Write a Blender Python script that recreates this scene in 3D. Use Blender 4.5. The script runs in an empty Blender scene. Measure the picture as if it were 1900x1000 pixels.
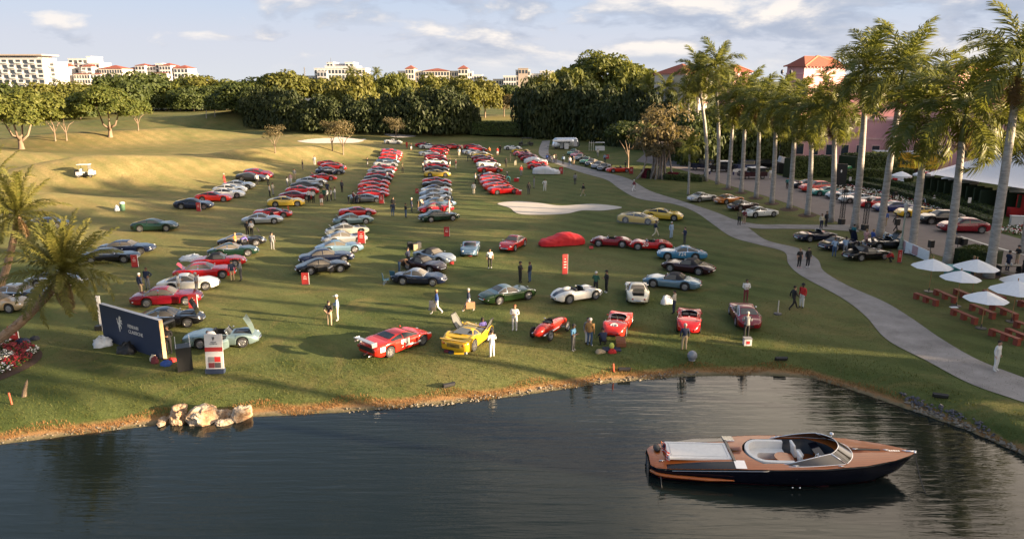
import bpy, math, random
import numpy as np
from mathutils import Vector, Matrix, Euler
R = math.radians
rnd = random.Random(7)
rng = np.random.default_rng(7)
SC = bpy.context.scene
COL = SC.collection

# ---------------------------------------------------------------- camera
CAM_H, PITCH, FPX = 15.8, R(14.4), 1370.0
cam_d = bpy.data.cameras.new('camera')
cam_d.sensor_width = 36.0
cam_d.lens = 36.0*FPX/1900.0
cam_d.clip_start, cam_d.clip_end = 0.5, 8000
cam = bpy.data.objects.new('camera', cam_d); COL.objects.link(cam)
cam.location = (0, 0, CAM_H)
cam.rotation_euler = (R(90)-PITCH, 0, 0)
SC.camera = cam

# ---------------------------------------------------------------- light
SUN_DIR = Vector((math.sin(R(106)), math.cos(R(106)), 0))          # horizontal direction towards the sun (right, slightly behind)
SUN_EL = R(11)
sun_d = bpy.data.lights.new('sun', 'SUN'); sun_d.energy = 5.0; sun_d.angle = R(0.6); sun_d.color = (1.0, 0.745, 0.47)
sun = bpy.data.objects.new('sun', sun_d); COL.objects.link(sun)
to_sun = Vector((SUN_DIR.x*math.cos(SUN_EL), SUN_DIR.y*math.cos(SUN_EL), math.sin(SUN_EL)))
sun.rotation_euler = to_sun.to_track_quat('Z', 'Y').to_euler()
sun.location = (60, -20, 60)

W = bpy.data.worlds.new('World'); SC.world = W; W.use_nodes = True
nt = W.node_tree; nt.nodes.clear()
def N(t, kind, **kw):
    n = t.nodes.new(kind)
    for k, v in kw.items():
        if k in n.inputs: n.inputs[k].default_value = v
        else: setattr(n, k, v)
    return n
def LK(t, a, b): t.links.new(a, b)
def MATH(t, op, a, b=None, c=None, clamp=False):
    n = t.nodes.new('ShaderNodeMath'); n.operation = op; n.use_clamp = clamp
    for i, v in enumerate((a, b, c)):
        if v is None: continue
        if isinstance(v, (int, float)): n.inputs[i].default_value = v
        else: t.links.new(v, n.inputs[i])
    return n.outputs[0]
def MIX(t, f, a, b, mode='MIX'):
    n = t.nodes.new('ShaderNodeMix'); n.data_type = 'RGBA'; n.blend_type = mode; n.clamp_factor = True
    for s, v in ((n.inputs[0], f), (n.inputs[6], a), (n.inputs[7], b)):
        if isinstance(v, (int, float)): s.default_value = v
        elif isinstance(v, tuple): s.default_value = v if len(v) == 4 else (*v, 1)
        else: t.links.new(v, s)
    return n.outputs[2]
def RAMP(t, fac, stops):
    n = t.nodes.new('ShaderNodeValToRGB'); cr = n.color_ramp
    while len(cr.elements) < len(stops): cr.elements.new(0.5)
    for e, (p, c) in zip(cr.elements, stops):
        e.position = p; e.color = (*c, 1) if isinstance(c, tuple) else (c, c, c, 1)
    t.links.new(fac, n.inputs[0]); return n.outputs[0]

sky = N(nt, 'ShaderNodeTexSky', sky_type='NISHITA', sun_disc=False)
sky.sun_elevation = SUN_EL
sky.sun_rotation = math.atan2(to_sun.x, to_sun.y)
sky.air_density = 1.0; sky.dust_density = 2.2; sky.ozone_density = 1.6; sky.altitude = 0
tc = N(nt, 'ShaderNodeTexCoord')
sep = N(nt, 'ShaderNodeSeparateXYZ'); LK(nt, tc.outputs['Generated'], sep.inputs[0])
def noise(t, vec, scale, detail=4, rough=.55, dist=0.0, off=None, sc=None):
    n = N(t, 'ShaderNodeTexNoise', Scale=scale, Detail=detail, Roughness=rough, Distortion=dist)
    if off or sc:
        m = N(t, 'ShaderNodeMapping'); m.inputs['Location'].default_value = off or (0, 0, 0); m.inputs['Scale'].default_value = sc or (1, 1, 1)
        LK(t, vec, m.inputs[0]); vec = m.outputs[0]
    LK(t, vec, n.inputs['Vector']); return n.outputs[0]
# cumulus: noise over the view direction, squeezed vertically so that clouds are flat; coverage grows towards the right
dirv = tc.outputs['Generated']; CS = (7.0, 7.0, 21.0); CO = (1.7, 4.2, .6)
n1 = noise(nt, dirv, 1.0, 6, .58, .25, CO, CS)
n1b = noise(nt, dirv, 1.0, 6, .58, .25, (CO[0], CO[1], CO[2]+.40), CS)
n2 = noise(nt, dirv, 1.0, 2, .5, 0, (7.3, 1.1, 2.0), (2.5, 2.5, 5.0))
side = MATH(nt, 'MULTIPLY', sep.outputs[0], 0.16)
cov = MATH(nt, 'ADD', MATH(nt, 'ADD', MATH(nt, 'MULTIPLY', n1, .8), MATH(nt, 'MULTIPLY', n2, .30)), side)
mask = RAMP(nt, cov, [(.525, 0.0), (.60, .8), (.74, 1.0)])
# a cloud is pale where it thins out upwards and blue-grey towards its flat base
top = RAMP(nt, MATH(nt, 'ADD', MATH(nt, 'MULTIPLY', MATH(nt, 'SUBTRACT', n1, n1b), 2.2), .5), [(.30, (1.75, 2.0, 2.55)), (.52, (2.35, 2.5, 2.9)), (.85, (4.6, 4.2, 3.8))])
# high warm cloud sheet on the right half of the sky (mirrored in the lake)
hi = MATH(nt, 'ADD', MATH(nt, 'MULTIPLY', sep.outputs[0], 2.2), MATH(nt, 'SUBTRACT', MATH(nt, 'MULTIPLY', n2, 1.4), .50))
him = MATH(nt, 'MULTIPLY', RAMP(nt, hi, [(.30, 0.), (.75, 1.)]), RAMP(nt, sep.outputs[2], [(.10, 0.), (.24, 1.), (.55, 1.), (.75, .1)]))
lowc = RAMP(nt, sep.outputs[2], [(.0, (3.15, 3.25, 3.45)), (.05, (2.95, 3.1, 3.55)), (.12, (2.3, 2.85, 3.75))])
hzf = RAMP(nt, sep.outputs[2], [(.0, 1.0), (.12, .92), (.45, .34), (1.0, .30)])
veil = MIX(nt, hzf, sky.outputs[0], lowc)
fade = RAMP(nt, sep.outputs[2], [(.008, 0.0), (.04, .9), (.5, .9), (.8, .4)])
skyc = MIX(nt, MATH(nt, 'MULTIPLY', mask, fade), veil, top)
skyc = MIX(nt, him, skyc, (11.0, 9.2, 7.4))
bg = N(nt, 'ShaderNodeBackground', Strength=.05); LK(nt, skyc, bg.inputs['Color'])
LK(nt, bg.outputs[0], N(nt, 'ShaderNodeOutputWorld').inputs['Surface'])
SC.view_settings.view_transform = 'Standard'; SC.view_settings.look = 'None'
SC.view_settings.exposure = 2.25; SC.view_settings.gamma = 1.0; SC.view_settings.use_curve_mapping = False
try:
    SC.cycles.use_denoising = True; SC.cycles.max_bounces = 6; SC.cycles.transparent_max_bounces = 6
    SC.cycles.caustics_reflective = False; SC.cycles.caustics_refractive = False
except Exception: pass

# ---------------------------------------------------------------- helpers
def newmat(name):
    m = bpy.data.materials.new(name); m.use_nodes = True
    return m, m.node_tree, m.node_tree.nodes['Principled BSDF']
_mc = {}
def mat(name, col, rough=.6, metal=0.0, coat=0.0, var=0.0, spec=None, bump=0.0, bscale=20, sheen=0):
    """plain paint/plastic/metal/cloth with a little procedural wear: noise drives colour and roughness"""
    k = (name, col, rough, metal, coat)
    if k in _mc: return _mc[k]
    m, t, p = newmat(name)
    p.inputs['Roughness'].default_value = rough; p.inputs['Metallic'].default_value = metal
    p.inputs['Coat Weight'].default_value = coat; p.inputs['Coat Roughness'].default_value = .06
    if spec is not None: p.inputs['Specular IOR Level'].default_value = spec
    g = N(t, 'ShaderNodeTexCoord'); nz = noise(t, g.outputs['Object'], bscale*.3, 4)
    v = var or .12
    c = MIX(t, nz, tuple(x*(1-v) for x in col), tuple(min(1, x*(1+v)) for x in col))
    LK(t, c, p.inputs['Base Color'])
    if bump:
        b = N(t, 'ShaderNodeBump', Strength=bump, Distance=.05); LK(t, noise(t, g.outputs['Object'], bscale, 5), b.inputs['Height'])
        LK(t, b.outputs[0], p.inputs['Normal'])
    _mc[k] = m; return m

def mk(name, V, F, smooth=False, fm=None, nm=1):
    me = bpy.data.meshes.new(name)
    me.from_pydata([tuple(map(float, v)) for v in V], [], [tuple(map(int, f)) for f in F])
    for _ in range(nm): me.materials.append(None)
    if fm is not None: me.polygons.foreach_set('material_index', np.array(fm, dtype=np.int32))
    if smooth: me.polygons.foreach_set('use_smooth', np.ones(len(me.polygons), dtype=bool))
    me.update(); return me
def mk_np(name, V, F, smooth=False):
    """numpy quads/tris"""
    V = np.asarray(V, dtype=np.float32); F = np.asarray(F, dtype=np.int32); n = F.shape[1]
    me = bpy.data.meshes.new(name)
    me.vertices.add(len(V)); me.vertices.foreach_set('co', V.ravel())
    me.loops.add(F.size); me.loops.foreach_set('vertex_index', F.ravel())
    me.polygons.add(len(F)); me.polygons.foreach_set('loop_start', np.arange(0, F.size, n, dtype=np.int32))
    try: me.polygons.foreach_set('loop_total', np.full(len(F), n, dtype=np.int32))
    except Exception: pass
    if smooth: me.polygons.foreach_set('use_smooth', np.ones(len(F), dtype=bool))
    me.materials.append(None)
    me.update(calc_edges=True); me.validate(); return me
def ob(name, me, parent=None, m=None, loc=(0, 0, 0), rot=(0, 0, 0), sc=(1, 1, 1)):
    o = bpy.data.objects.new(name, me); COL.objects.link(o)
    o.location = loc; o.rotation_euler = rot
    o.scale = sc if isinstance(sc, (tuple, list)) else (sc, sc, sc)
    if parent: o.parent = parent
    if m is not None and me is not None:
        ms = m if isinstance(m, (list, tuple)) else [m]
        for i, mm in enumerate(ms):
            s = o.material_slots[i]
            s.link = 'OBJECT'; s.material = mm
    return o
def tag(o, label=None, cat=None, group=None, kind=None):
    if label: o['label'] = label
    if cat: o['category'] = cat
    if group: o['group'] = group
    if kind: o['kind'] = kind
    return o
def thing(name, label, cat, loc=(0, 0, 0), rz=0.0, group=None):
    o = ob(name, None, None, None, loc, (0, 0, rz)); return tag(o, label, cat, group)

class MB:
    """collects simple solids into one mesh"""
    def __init__(s): s.V = []; s.F = []; s.M = []
    def add(s, V, F, m=0):
        n = len(s.V); s.V += [tuple(v) for v in V]; s.F += [tuple(i+n for i in f) for f in F]; s.M += [m]*len(F); return s
    def box(s, c, d, rz=0, m=0, rx=0, ry=0):
        x, y, z = d[0]/2, d[1]/2, d[2]/2
        P = [Vector((a*x, b*y, e*z)) for a in (-1, 1) for b in (-1, 1) for e in (-1, 1)]
        if rz or rx or ry:
            M = Euler((rx, ry, rz)).to_matrix(); P = [M @ p for p in P]
        P = [(p.x+c[0], p.y+c[1], p.z+c[2]) for p in P]
        return s.add(P, [(0, 1, 3, 2), (4, 6, 7, 5), (0, 4, 5, 1), (2, 3, 7, 6), (0, 2, 6, 4), (1, 5, 7, 3)], m)
    def tube(s, pts, r, n=8, m=0, cap=True):
        pts = [Vector(p) for p in pts]; rs = r if isinstance(r, (list, tuple)) else [r]*len(pts)
        V = []; F = []; up = Vector((0, 0, 1)); prev = None
        for i, p in enumerate(pts):
            d = (pts[min(i+1, len(pts)-1)]-pts[max(i-1, 0)]).normalized()
            a = prev if prev else (up if abs(d.z) < .95 else Vector((1, 0, 0)))
            u = (a - d*a.dot(d)).normalized(); w = d.cross(u); prev = u
            for k in range(n):
                t = 2*math.pi*k/n; q = p + (u*math.cos(t)+w*math.sin(t))*rs[i]; V.append(q)
        for i in range(len(pts)-1):
            for k in range(n): F.append((i*n+k, i*n+(k+1) % n, (i+1)*n+(k+1) % n, (i+1)*n+k))
        if cap: F.append(tuple(range(n))[::-1]); F.append(tuple(range((len(pts)-1)*n, len(pts)*n)))
        return s.add(V, F, m)
    def lathe(s, prof, n=16, c=(0, 0, 0), axis='z', m=0):
        V = []; F = []
        for (r, h) in prof:
            for k in range(n):
                t = 2*math.pi*k/n; a, b = r*math.cos(t), r*math.sin(t)
                v = (a, b, h) if axis == 'z' else ((a, h, b) if axis == 'y' else (h, a, b))
                V.append((v[0]+c[0], v[1]+c[1], v[2]+c[2]))
        for i in range(len(prof)-1):
            for k in range(n): F.append((i*n+k, i*n+(k+1) % n, (i+1)*n+(k+1) % n, (i+1)*n+k))
        return s.add(V, F, m)
    def ell(s, c, d, n=10, k=7, m=0):
        pr = [(max(math.sin(math.pi*i/k), .001), -math.cos(math.pi*i/k)) for i in range(k+1)]
        V = []; F = []
        for (r, h) in pr:
            for q in range(n):
                t = 2*math.pi*q/n; V.append((c[0]+d[0]*r*math.cos(t), c[1]+d[1]*r*math.sin(t), c[2]+d[2]*h))
        for i in range(k):
            for q in range(n): F.append((i*n+q, i*n+(q+1) % n, (i+1)*n+(q+1) % n, (i+1)*n+q))
        return s.add(V, F, m)
    def mesh(s, name, smooth=False, nm=1): return mk(name, s.V, s.F, smooth, s.M, nm)
    def ob(s, name, m, parent=None, smooth=False, **kw):
        return ob(name, s.mesh(name, smooth, len(m) if isinstance(m, (list, tuple)) else 1), parent, m, **kw)

def sstep(a, b, x): 
    t = np.clip((x-a)/(b-a), 0, 1); return t*t*(3-2*t)

# ---------------------------------------------------------------- terrain
WATER_Z = -0.9
def ray(px, py):
    v = Vector(((px-950)/FPX, 1.0, -(py-500)/FPX))           # x right, y forward, z up in camera space
    c, s = math.cos(PITCH), math.sin(PITCH)
    return Vector((v.x, v.y*c+v.z*s, -v.y*s+v.z*c))
def Pz(px, py, z):
    d = ray(px, py); t = (z-CAM_H)/d.z; return Vector((d.x*t, d.y*t, z))
_sh = [Pz(x, y, WATER_Z) for x, y in ((-700, 868), (-250, 845), (0, 825), (150, 806), (290, 789), (400, 779), (470, 774), (640, 765), (820, 751), (960, 735), (1100, 714), (1250, 700), (1400, 696),
      (1510, 702), (1600, 730), (1700, 765), (1800, 800), (1900, 845), (2000, 905), (2100, 980))]
SHX = np.array([p.x for p in _sh]); SHY = np.array([p.y for p in _sh])
_o = np.argsort(SHX); SHX, SHY = SHX[_o], SHY[_o]
def shore_y(x): return np.interp(x, SHX, SHY)
MOUNDS = []                                                         # (cx, cy, sx, sy, rot, height)
def mound(px, py, sx, sy, rot, h):
    h *= 1.75; sy *= .85
    p = Pz(px, py, 0); MOUNDS.append((p.x, p.y, sx, sy, R(rot), h))
mound(150, 345, 16, 7, 12, 1.7); mound(330, 330, 18, 7, 25, 1.9); mound(30, 385, 14, 6, 0, 1.1)
mound(480, 300, 16, 6, 25, 1.5); mound(640, 290, 12, 7, 10, 1.2); mound(560, 268, 16, 10, 0, 1.4)
mound(330, 262, 20, 9, 15, 1.9); mound(120, 268, 20, 9, 0, 1.4); mound(450, 236, 22, 10, 10, 2.4); mound(250, 236, 26, 10, 0, 1.8)
mound(640, 248, 20, 10, 0, 1.9); mound(820, 250, 16, 8, 0, 1.6); mound(930, 247, 18, 8, 0, 1.8); mound(560, 235, 20, 9, 0, 2.0)
mound(-150, 300, 25, 10, 10, 1.5); mound(230, 300, 14, 5, 10, -0.8)
def hgt(x, y):
    x = np.asarray(x, float); y = np.asarray(y, float)
    z = np.zeros(np.broadcast(x, y).shape)
    for (cx_, cy_, sx, sy, r, h) in MOUNDS:
        dx, dy = x-cx_, y-cy_; a = dx*math.cos(r)+dy*math.sin(r); b = -dx*math.sin(r)+dy*math.cos(r)
        z = z + h*np.exp(-(a/sx)**2-(b/sy)**2)
    z = z + .10*np.sin(x*.11+1.3)*np.sin(y*.09)*sstep(-8, -30, x)
    d = y-shore_y(x)
    bank = np.where(d < 0, np.maximum(WATER_Z+.28*d, -3.0), WATER_Z+.9*(1-np.exp(-np.maximum(d, 0)/2.2))*sstep(-.4, 1.2, d)+.0)
    return np.where(d < 14, bank + z*sstep(6, 14, d), z + (0-.9*np.exp(-np.maximum(d, 0)/2.2)))
def axis(segs):
    out = [segs[0][0]]
    for a, b, st in segs:
        n = max(1, int(round((b-a)/st))); out += list(np.linspace(a, b, n+1)[1:])
    return np.array(out)
GX = axis([(-4000, -1000, 600), (-1000, -240, 60), (-240, -75, 5), (-75, -30, 1.2), (-30, 36, .5), (36, 80, 1.3), (80, 240, 6), (240, 1000, 60), (1000, 4000, 600)])
GY = axis([(-300, 0, 30), (0, 18, 3), (18, 50, .35), (50, 90, .8), (90, 200, 1.3), (200, 330, 3), (330, 1000, 60), (1000, 6500, 500)])
_X, _Y = np.meshgrid(GX, GY)
GZ = hgt(_X, _Y)
def zat(x, y):
    i = int(np.clip(np.searchsorted(GX, x)-1, 0, len(GX)-2)); j = int(np.clip(np.searchsorted(GY, y)-1, 0, len(GY)-2))
    u = (x-GX[i])/(GX[i+1]-GX[i]); v = (y-GY[j])/(GY[j+1]-GY[j])
    return float((GZ[j, i]*(1-u)+GZ[j, i+1]*u)*(1-v)+(GZ[j+1, i]*(1-u)+GZ[j+1, i+1]*u)*v)
def G(px, py):
    """point of the ground under a pixel of the photograph (1900 x 1000)"""
    d = ray(px, py); t0 = 8.0
    if d.z >= -.001: d.z = -.001
    t = t0
    while t < 2500:
        p = (d.x*t, d.y*t, CAM_H+d.z*t)
        if p[2] < zat(p[0], p[1]):
            a, b = t-(1.0 if t < 150 else 3.0), t
            for _ in range(22):
                m_ = (a+b)/2
                if CAM_H+d.z*m_ < zat(d.x*m_, d.y*m_): b = m_
                else: a = m_
            t = b; break
        t += 1.0 if t < 150 else 3.0
    return Vector((d.x*t, d.y*t, zat(d.x*t, d.y*t)))
def scale_at(p): 
    c, s = math.cos(PITCH), math.sin(PITCH)
    return FPX/(p.y*c+(CAM_H-p.z)*s)                              # pixels of the photograph per metre

# grass
mg, t, p = newmat('mown_grass')
g = N(t, 'ShaderNodeNewGeometry'); pos = g.outputs['Position']
at = N(t, 'ShaderNodeAttribute', attribute_name='dry'); ab = N(t, 'ShaderNodeAttribute', attribute_name='bank')  # dry: real dryness plus the low sun's gold painted in
big = noise(t, pos, .045, 4, .6); mid = noise(t, pos, .35, 5, .6); fin = noise(t, pos, 3.0, 6, .7); vf = noise(t, pos, 14, 4, .7)
gcol = MIX(t, RAMP(t, mid, [(.3, 0.), (.7, 1.)]), (.056, .080, .021), (.094, .108, .031))
clump = noise(t, pos, 1.1, 4, .7)
gcol = MIX(t, RAMP(t, clump, [(.35, .55), (.6, 0.)]), gcol, (.040, .060, .016))
gcol = MIX(t, RAMP(t, fin, [(.35, 0.), (.7, .9)]), gcol, (.043, .064, .016))
gcol = MIX(t, RAMP(t, vf, [(.3, .6), (.45, 0.)]), gcol, (.12, .14, .045))
dry_sun_c = MIX(t, RAMP(t, fin, [(.3, 0.), (.7, 1.)]), (.25, .195, .08), (.36, .28, .125))
dfac = MATH(t, 'ADD', MATH(t, 'MULTIPLY', RAMP(t, big, [(.42, 0.), (.68, .55)]), RAMP(t, fin, [(.25, .2), (.7, 1.)])), MATH(t, 'MULTIPLY', at.outputs['Fac'], RAMP(t, mid, [(.25, .35), (.7, 1.)])))
gcol = MIX(t, dfac, gcol, dry_sun_c)
speck = RAMP(t, vf, [(.62, 0.), (.72, .55)])
gcol = MIX(t, MATH(t, 'MULTIPLY', speck, RAMP(t, big, [(.35, .2), (.6, 1.)])), gcol, (.26, .20, .08))
stripe = N(t, 'ShaderNodeTexWave', bands_direction='DIAGONAL', Scale=.16, Distortion=.6); LK(t, pos, stripe.inputs['Vector'])
gcol = MIX(t, MATH(t, 'MULTIPLY', RAMP(t, stripe.outputs['Fac'], [(.35, 0.), (.65, 1.)]), .28), gcol, (.125, .15, .05))
worn = noise(t, pos, .16, 6, .72, .6)
gcol = MIX(t, RAMP(t, worn, [(.52, 0.), (.68, .6)]), gcol, (.19, .145, .058))
bcol = RAMP(t, MATH(t, 'ADD', ab.outputs['Fac'], MATH(t, 'MULTIPLY', MATH(t, 'SUBTRACT', fin, .5), .5)), [(.28, (.07, .085, .022)), (.45, (.16, .12, .046)), (.62, (.25, .14, .062)), (.80, (.19, .15, .09)), (.95, (.10, .09, .05))])
gcol = MIX(t, RAMP(t, ab.outputs['Fac'], [(.22, 0.), (.42, 1.)]), gcol, bcol)
LK(t, gcol, p.inputs['Base Color']); p.inputs['Roughness'].default_value = .9; p.inputs['Specular IOR Level'].default_value = .15
b = N(t, 'ShaderNodeBump', Strength=.9, Distance=.10)
LK(t, MATH(t, 'ADD', MATH(t, 'MULTIPLY', fin, .7), MATH(t, 'MULTIPLY', vf, .5)), b.inputs['Height']); LK(t, b.outputs[0], p.inputs['Normal'])
ny, nx = len(GY), len(GX)
idx = np.arange(nx*ny).reshape(ny, nx)
F = np.stack([idx[:-1, :-1].ravel(), idx[:-1, 1:].ravel(), idx[1:, 1:].ravel(), idx[1:, :-1].ravel()], 1)
me = mk_np('lawn', np.stack([_X.ravel(), _Y.ravel(), GZ.ravel()], 1), F, True)
D = (_Y-shore_y(_X)).ravel()
a = me.attributes.new('bank', 'FLOAT', 'POINT'); a.data.foreach_set('value', np.clip(1-(D-.05)/1.3, 0, 1).astype(np.float32))
hump = GZ.ravel()*(D > 14)
dry = np.clip(.52*sstep(-2, -40, _X).ravel()*sstep(55, 95, _Y).ravel()+.22*np.clip(hump, 0, 2), 0, .9)*(1-.75*sstep(185, 215, _Y).ravel())  # painted sun gold on left fairway and humps, less on shaded far lawn
a = me.attributes.new('dry', 'FLOAT', 'POINT'); a.data.foreach_set('value', dry.astype(np.float32))
lawn = ob('lawn', me, None, mg); tag(lawn, 'mown golf course lawn with dry patches, painted sun gold and low mounds', kind='structure')

# water
mw, t, p = newmat('lake_water')
p.inputs['Base Color'].default_value = (.008, .0125, .012, 1); p.inputs['Roughness'].default_value = .03; p.inputs['IOR'].default_value = 1.33
g = N(t, 'ShaderNodeNewGeometry')
mp = N(t, 'ShaderNodeMapping'); mp.inputs['Rotation'].default_value = (0, 0, R(33)); mp.inputs['Scale'].default_value = (.24, 2.2, 1); LK(t, g.outputs['Position'], mp.inputs[0])
w1 = noise(t, mp.outputs[0], 1.0, 3, .5, .4)
mp2 = N(t, 'ShaderNodeMapping'); mp2.inputs['Rotation'].default_value = (0, 0, R(8)); mp2.inputs['Scale'].default_value = (.7, 4.6, 1); LK(t, g.outputs['Position'], mp2.inputs[0])
w2 = noise(t, mp2.outputs[0], 1.0, 3, .55, .3); w3 = noise(t, g.outputs['Position'], .25, 2)
hh = MATH(t, 'ADD', MATH(t, 'MULTIPLY', w1, 1.0), MATH(t, 'MULTIPLY', w2, .45))
b = N(t, 'ShaderNodeBump', Strength=.22, Distance=.12); LK(t, MATH(t, 'MULTIPLY', hh, MATH(t, 'ADD', w3, .35)), b.inputs['Height']); LK(t, b.outputs[0], p.inputs['Normal'])
wx = np.linspace(-120, 60, 2)
water = ob('water', mk('water', [(-160, -80, WATER_Z), (90, -80, WATER_Z), (90, 52, WATER_Z), (-160, 52, WATER_Z)], [(0, 1, 2, 3)]), None, mw)
tag(water, 'dark rippled lake water in front of the lawn', kind='structure')

# draped sheets -----------------------------------------------------------
def strip(name, pairs, m, label, lift=.02, step=1.0, kind='structure', across=4):
    """surface between two edge lines given as pairs of pixels, smoothed and draped on the ground"""
    A = np.array([G(*a)[:2] for a, _ in pairs]); B = np.array([G(*b)[:2] for _, b in pairs])
    def sm(Q):
        out = []
        n = len(Q)
        for i in range(n-1):
            p0, p1, p2, p3 = Q[max(i-1, 0)], Q[i], Q[i+1], Q[min(i+2, n-1)]
            k = max(2, int(np.linalg.norm(p2-p1)/step))
            for q in range(k):
                t_ = q/k; out.append(.5*((2*p1)+(-p0+p2)*t_+(2*p0-5*p1+4*p2-p3)*t_*t_+(-p0+3*p1-3*p2+p3)*t_**3))
        out.append(Q[-1]); return np.array(out)
    M = max(len(sm(A)), len(sm(B)))
    def rs(Q):
        Q = sm(Q); d = np.r_[0, np.cumsum(np.linalg.norm(np.diff(Q, axis=0), axis=1))]; s = np.linspace(0, d[-1], M)
        return np.stack([np.interp(s, d, Q[:, 0]), np.interp(s, d, Q[:, 1])], 1)
    # keep pairing: resample per segment index
    ua = np.linspace(0, 1, M)
    def rsi(Q):
        n = len(Q)-1; out = []
        for u in ua:
            f = u*n; i = min(int(f), n-1); t_ = f-i
            p0, p1, p2, p3 = Q[max(i-1, 0)], Q[i], Q[i+1], Q[min(i+2, n)]
            out.append(.5*((2*p1)+(-p0+p2)*t_+(2*p0-5*p1+4*p2-p3)*t_*t_+(-p0+3*p1-3*p2+p3)*t_**3))
        return np.array(out)
    A, B = rsi(A), rsi(B); V = []; F = []
    for i in range(M):
        for k in range(across+1):
            q = A[i]*(1-k/across)+B[i]*k/across; V.append((q[0], q[1], zat(q[0], q[1])+lift))
    w_ = across+1
    for i in range(M-1):
        for k in range(across): F.append((i*w_+k, i*w_+k+1, (i+1)*w_+k+1, (i+1)*w_+k))
    o = ob(name, mk(name, V, F, True), None, m); return tag(o, label, kind=kind)
def patch(name, pix, m, label, lift=.02, kind='structure', res=.8):
    """filled outline (pixels, star-shaped) draped on the ground"""
    P = np.array([G(*q)[:2] for q in pix]); c = P.mean(0); n = len(P)
    Q = []
    for i in range(n):
        p0, p1, p2, p3 = P[i-1], P[i], P[(i+1) % n], P[(i+2) % n]
        for q in range(5):
            t_ = q/5; Q.append(.5*((2*p1)+(-p0+p2)*t_+(2*p0-5*p1+4*p2-p3)*t_*t_+(-p0+3*p1-3*p2+p3)*t_**3))
    Q = np.array(Q); K = 10; V = [(c[0], c[1], zat(*c)+lift)]; F = []; n = len(Q)
    for k in range(1, K+1):
        for q in Q:
            r = c+(q-c)*k/K; V.append((r[0], r[1], zat(r[0], r[1])+lift))
    for i in range(n): F.append((0, 1+i, 1+(i+1) % n))
    for k in range(K-1):
        for i in range(n): F.append((1+k*n+i, 1+(k+1)*n+i, 1+(k+1)*n+(i+1) % n, 1+k*n+(i+1) % n))
    o = ob(name, mk(name, V, F, True), None, m); return tag(o, label, kind=kind)

def surf(name, c1, c2, s1=.6, s2=9, rough=.9, bump=.3, c3=None):
    m, t, p = newmat(name); g = N(t, 'ShaderNodeNewGeometry'); pos = g.outputs['Position']
    a_, b_ = noise(t, pos, s1, 5, .6), noise(t, pos, s2, 5, .7)
    c = MIX(t, RAMP(t, a_, [(.3, 0.), (.7, 1.)]), c1, c2)
    c = MIX(t, RAMP(t, b_, [(.35, .0), (.75, .5)]), c, c3 or tuple(x*.6 for x in c1))
    LK(t, c, p.inputs['Base Color']); p.inputs['Roughness'].default_value = rough; p.inputs['Specular IOR Level'].default_value = .25
    b = N(t, 'ShaderNodeBump', Strength=bump, Distance=.02); LK(t, b_, b.inputs['Height']); LK(t, b.outputs[0], p.inputs['Normal']); return m
M_PATH = surf('worn_concrete', (.20, .185, .178), (.36, .335, .32), .55, 14)
M_ROAD = surf('grey_paving', (.17, .145, .14), (.215, .185, .178), .5, 12)
M_SAND = surf('bunker_sand', (.44, .41, .38), (.52, .48, .44), .7, 6, c3=(.36, .33, .29))
M_MULCH = surf('dark_mulch', (.05, .032, .022), (.085, .05, .035), 1.5, 14)
strip('cart_path', [((1006, 262), (1021, 261)), ((1000, 278), (1018, 277)), ((1003, 290), (1020, 287)), ((1030, 304), (1037, 298)), ((1080, 321), (1085, 311)), ((1125, 334), (1130, 322)),
    ((1150, 351), (1168, 333)), ((1185, 369), (1205, 354)), ((1250, 379), (1260, 372)), ((1290, 394), (1310, 388)), ((1322, 416), (1345, 401)), ((1358, 440), (1385, 421)), ((1410, 455), (1422, 446)),
    ((1455, 468), (1484, 462)), ((1463, 490), (1517, 482)), ((1487, 512), (1528, 503)), ((1560, 552), (1572, 530)), ((1605, 586), (1640, 560)), ((1645, 630), (1690, 590)), ((1720, 670), (1745, 628)),
    ((1800, 712), (1815, 668)), ((1900, 747), (1910, 705)), ((2050, 800), (2070, 765))], M_PATH, 'winding grey concrete cart path across the lawn', .03)
strip('side_path', [((1375, 421), (1340, 402)), ((1412, 425), (1400, 416)), ((1460, 425), (1455, 417)), ((1540, 427), (1530, 418)), ((1595, 431), (1580, 417))], M_PATH, 'short concrete path joining the cart path to the street', .036)
strip('street', [((1180, 300), (1215, 270)), ((1262, 315), (1290, 278)), ((1330, 338), (1370, 303)), ((1400, 358), (1440, 324)), ((1470, 381), (1510, 343)), ((1550, 411), (1590, 364)), ((1640, 443), (1680, 387)),
    ((1760, 480), (1785, 412)), ((1850, 505), (1880, 440)), ((2000, 550), (2030, 480)), ((2400, 680), (2400, 590))], M_ROAD, 'grey paved street beyond the row of tall palms', .022)
M_LINE = mat('road_paint', (.62, .60, .56), .7)
strip('road_line', [((1782, 440), (1783, 438.6)), ((1840, 458), (1841, 456.5)), ((1900, 474), (1901, 472.5)), ((2000, 500), (2001, 498))], M_LINE, 'thin white painted line along the street', .03, across=1)
patch('sand_bunker', [(923, 378), (958, 374), (1000, 377), (1040, 382), (1100, 379), (1154, 385), (1120, 391), (1080, 391), (1050, 397), (1000, 399), (962, 397), (945, 386)], M_SAND, 'pale sand bunker on the central lawn', .03)
patch('sand_bunker', [(552, 262), (590, 261), (630, 261), (676, 258), (672, 263), (620, 266), (575, 266)], M_SAND, 'narrow sand bunker below the far green mound', .04)
patch('sand_bunker', [(714, 249), (745, 250), (772, 253), (740, 256), (722, 253)], M_SAND, 'small sand bunker by the far tree line', .04)
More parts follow.
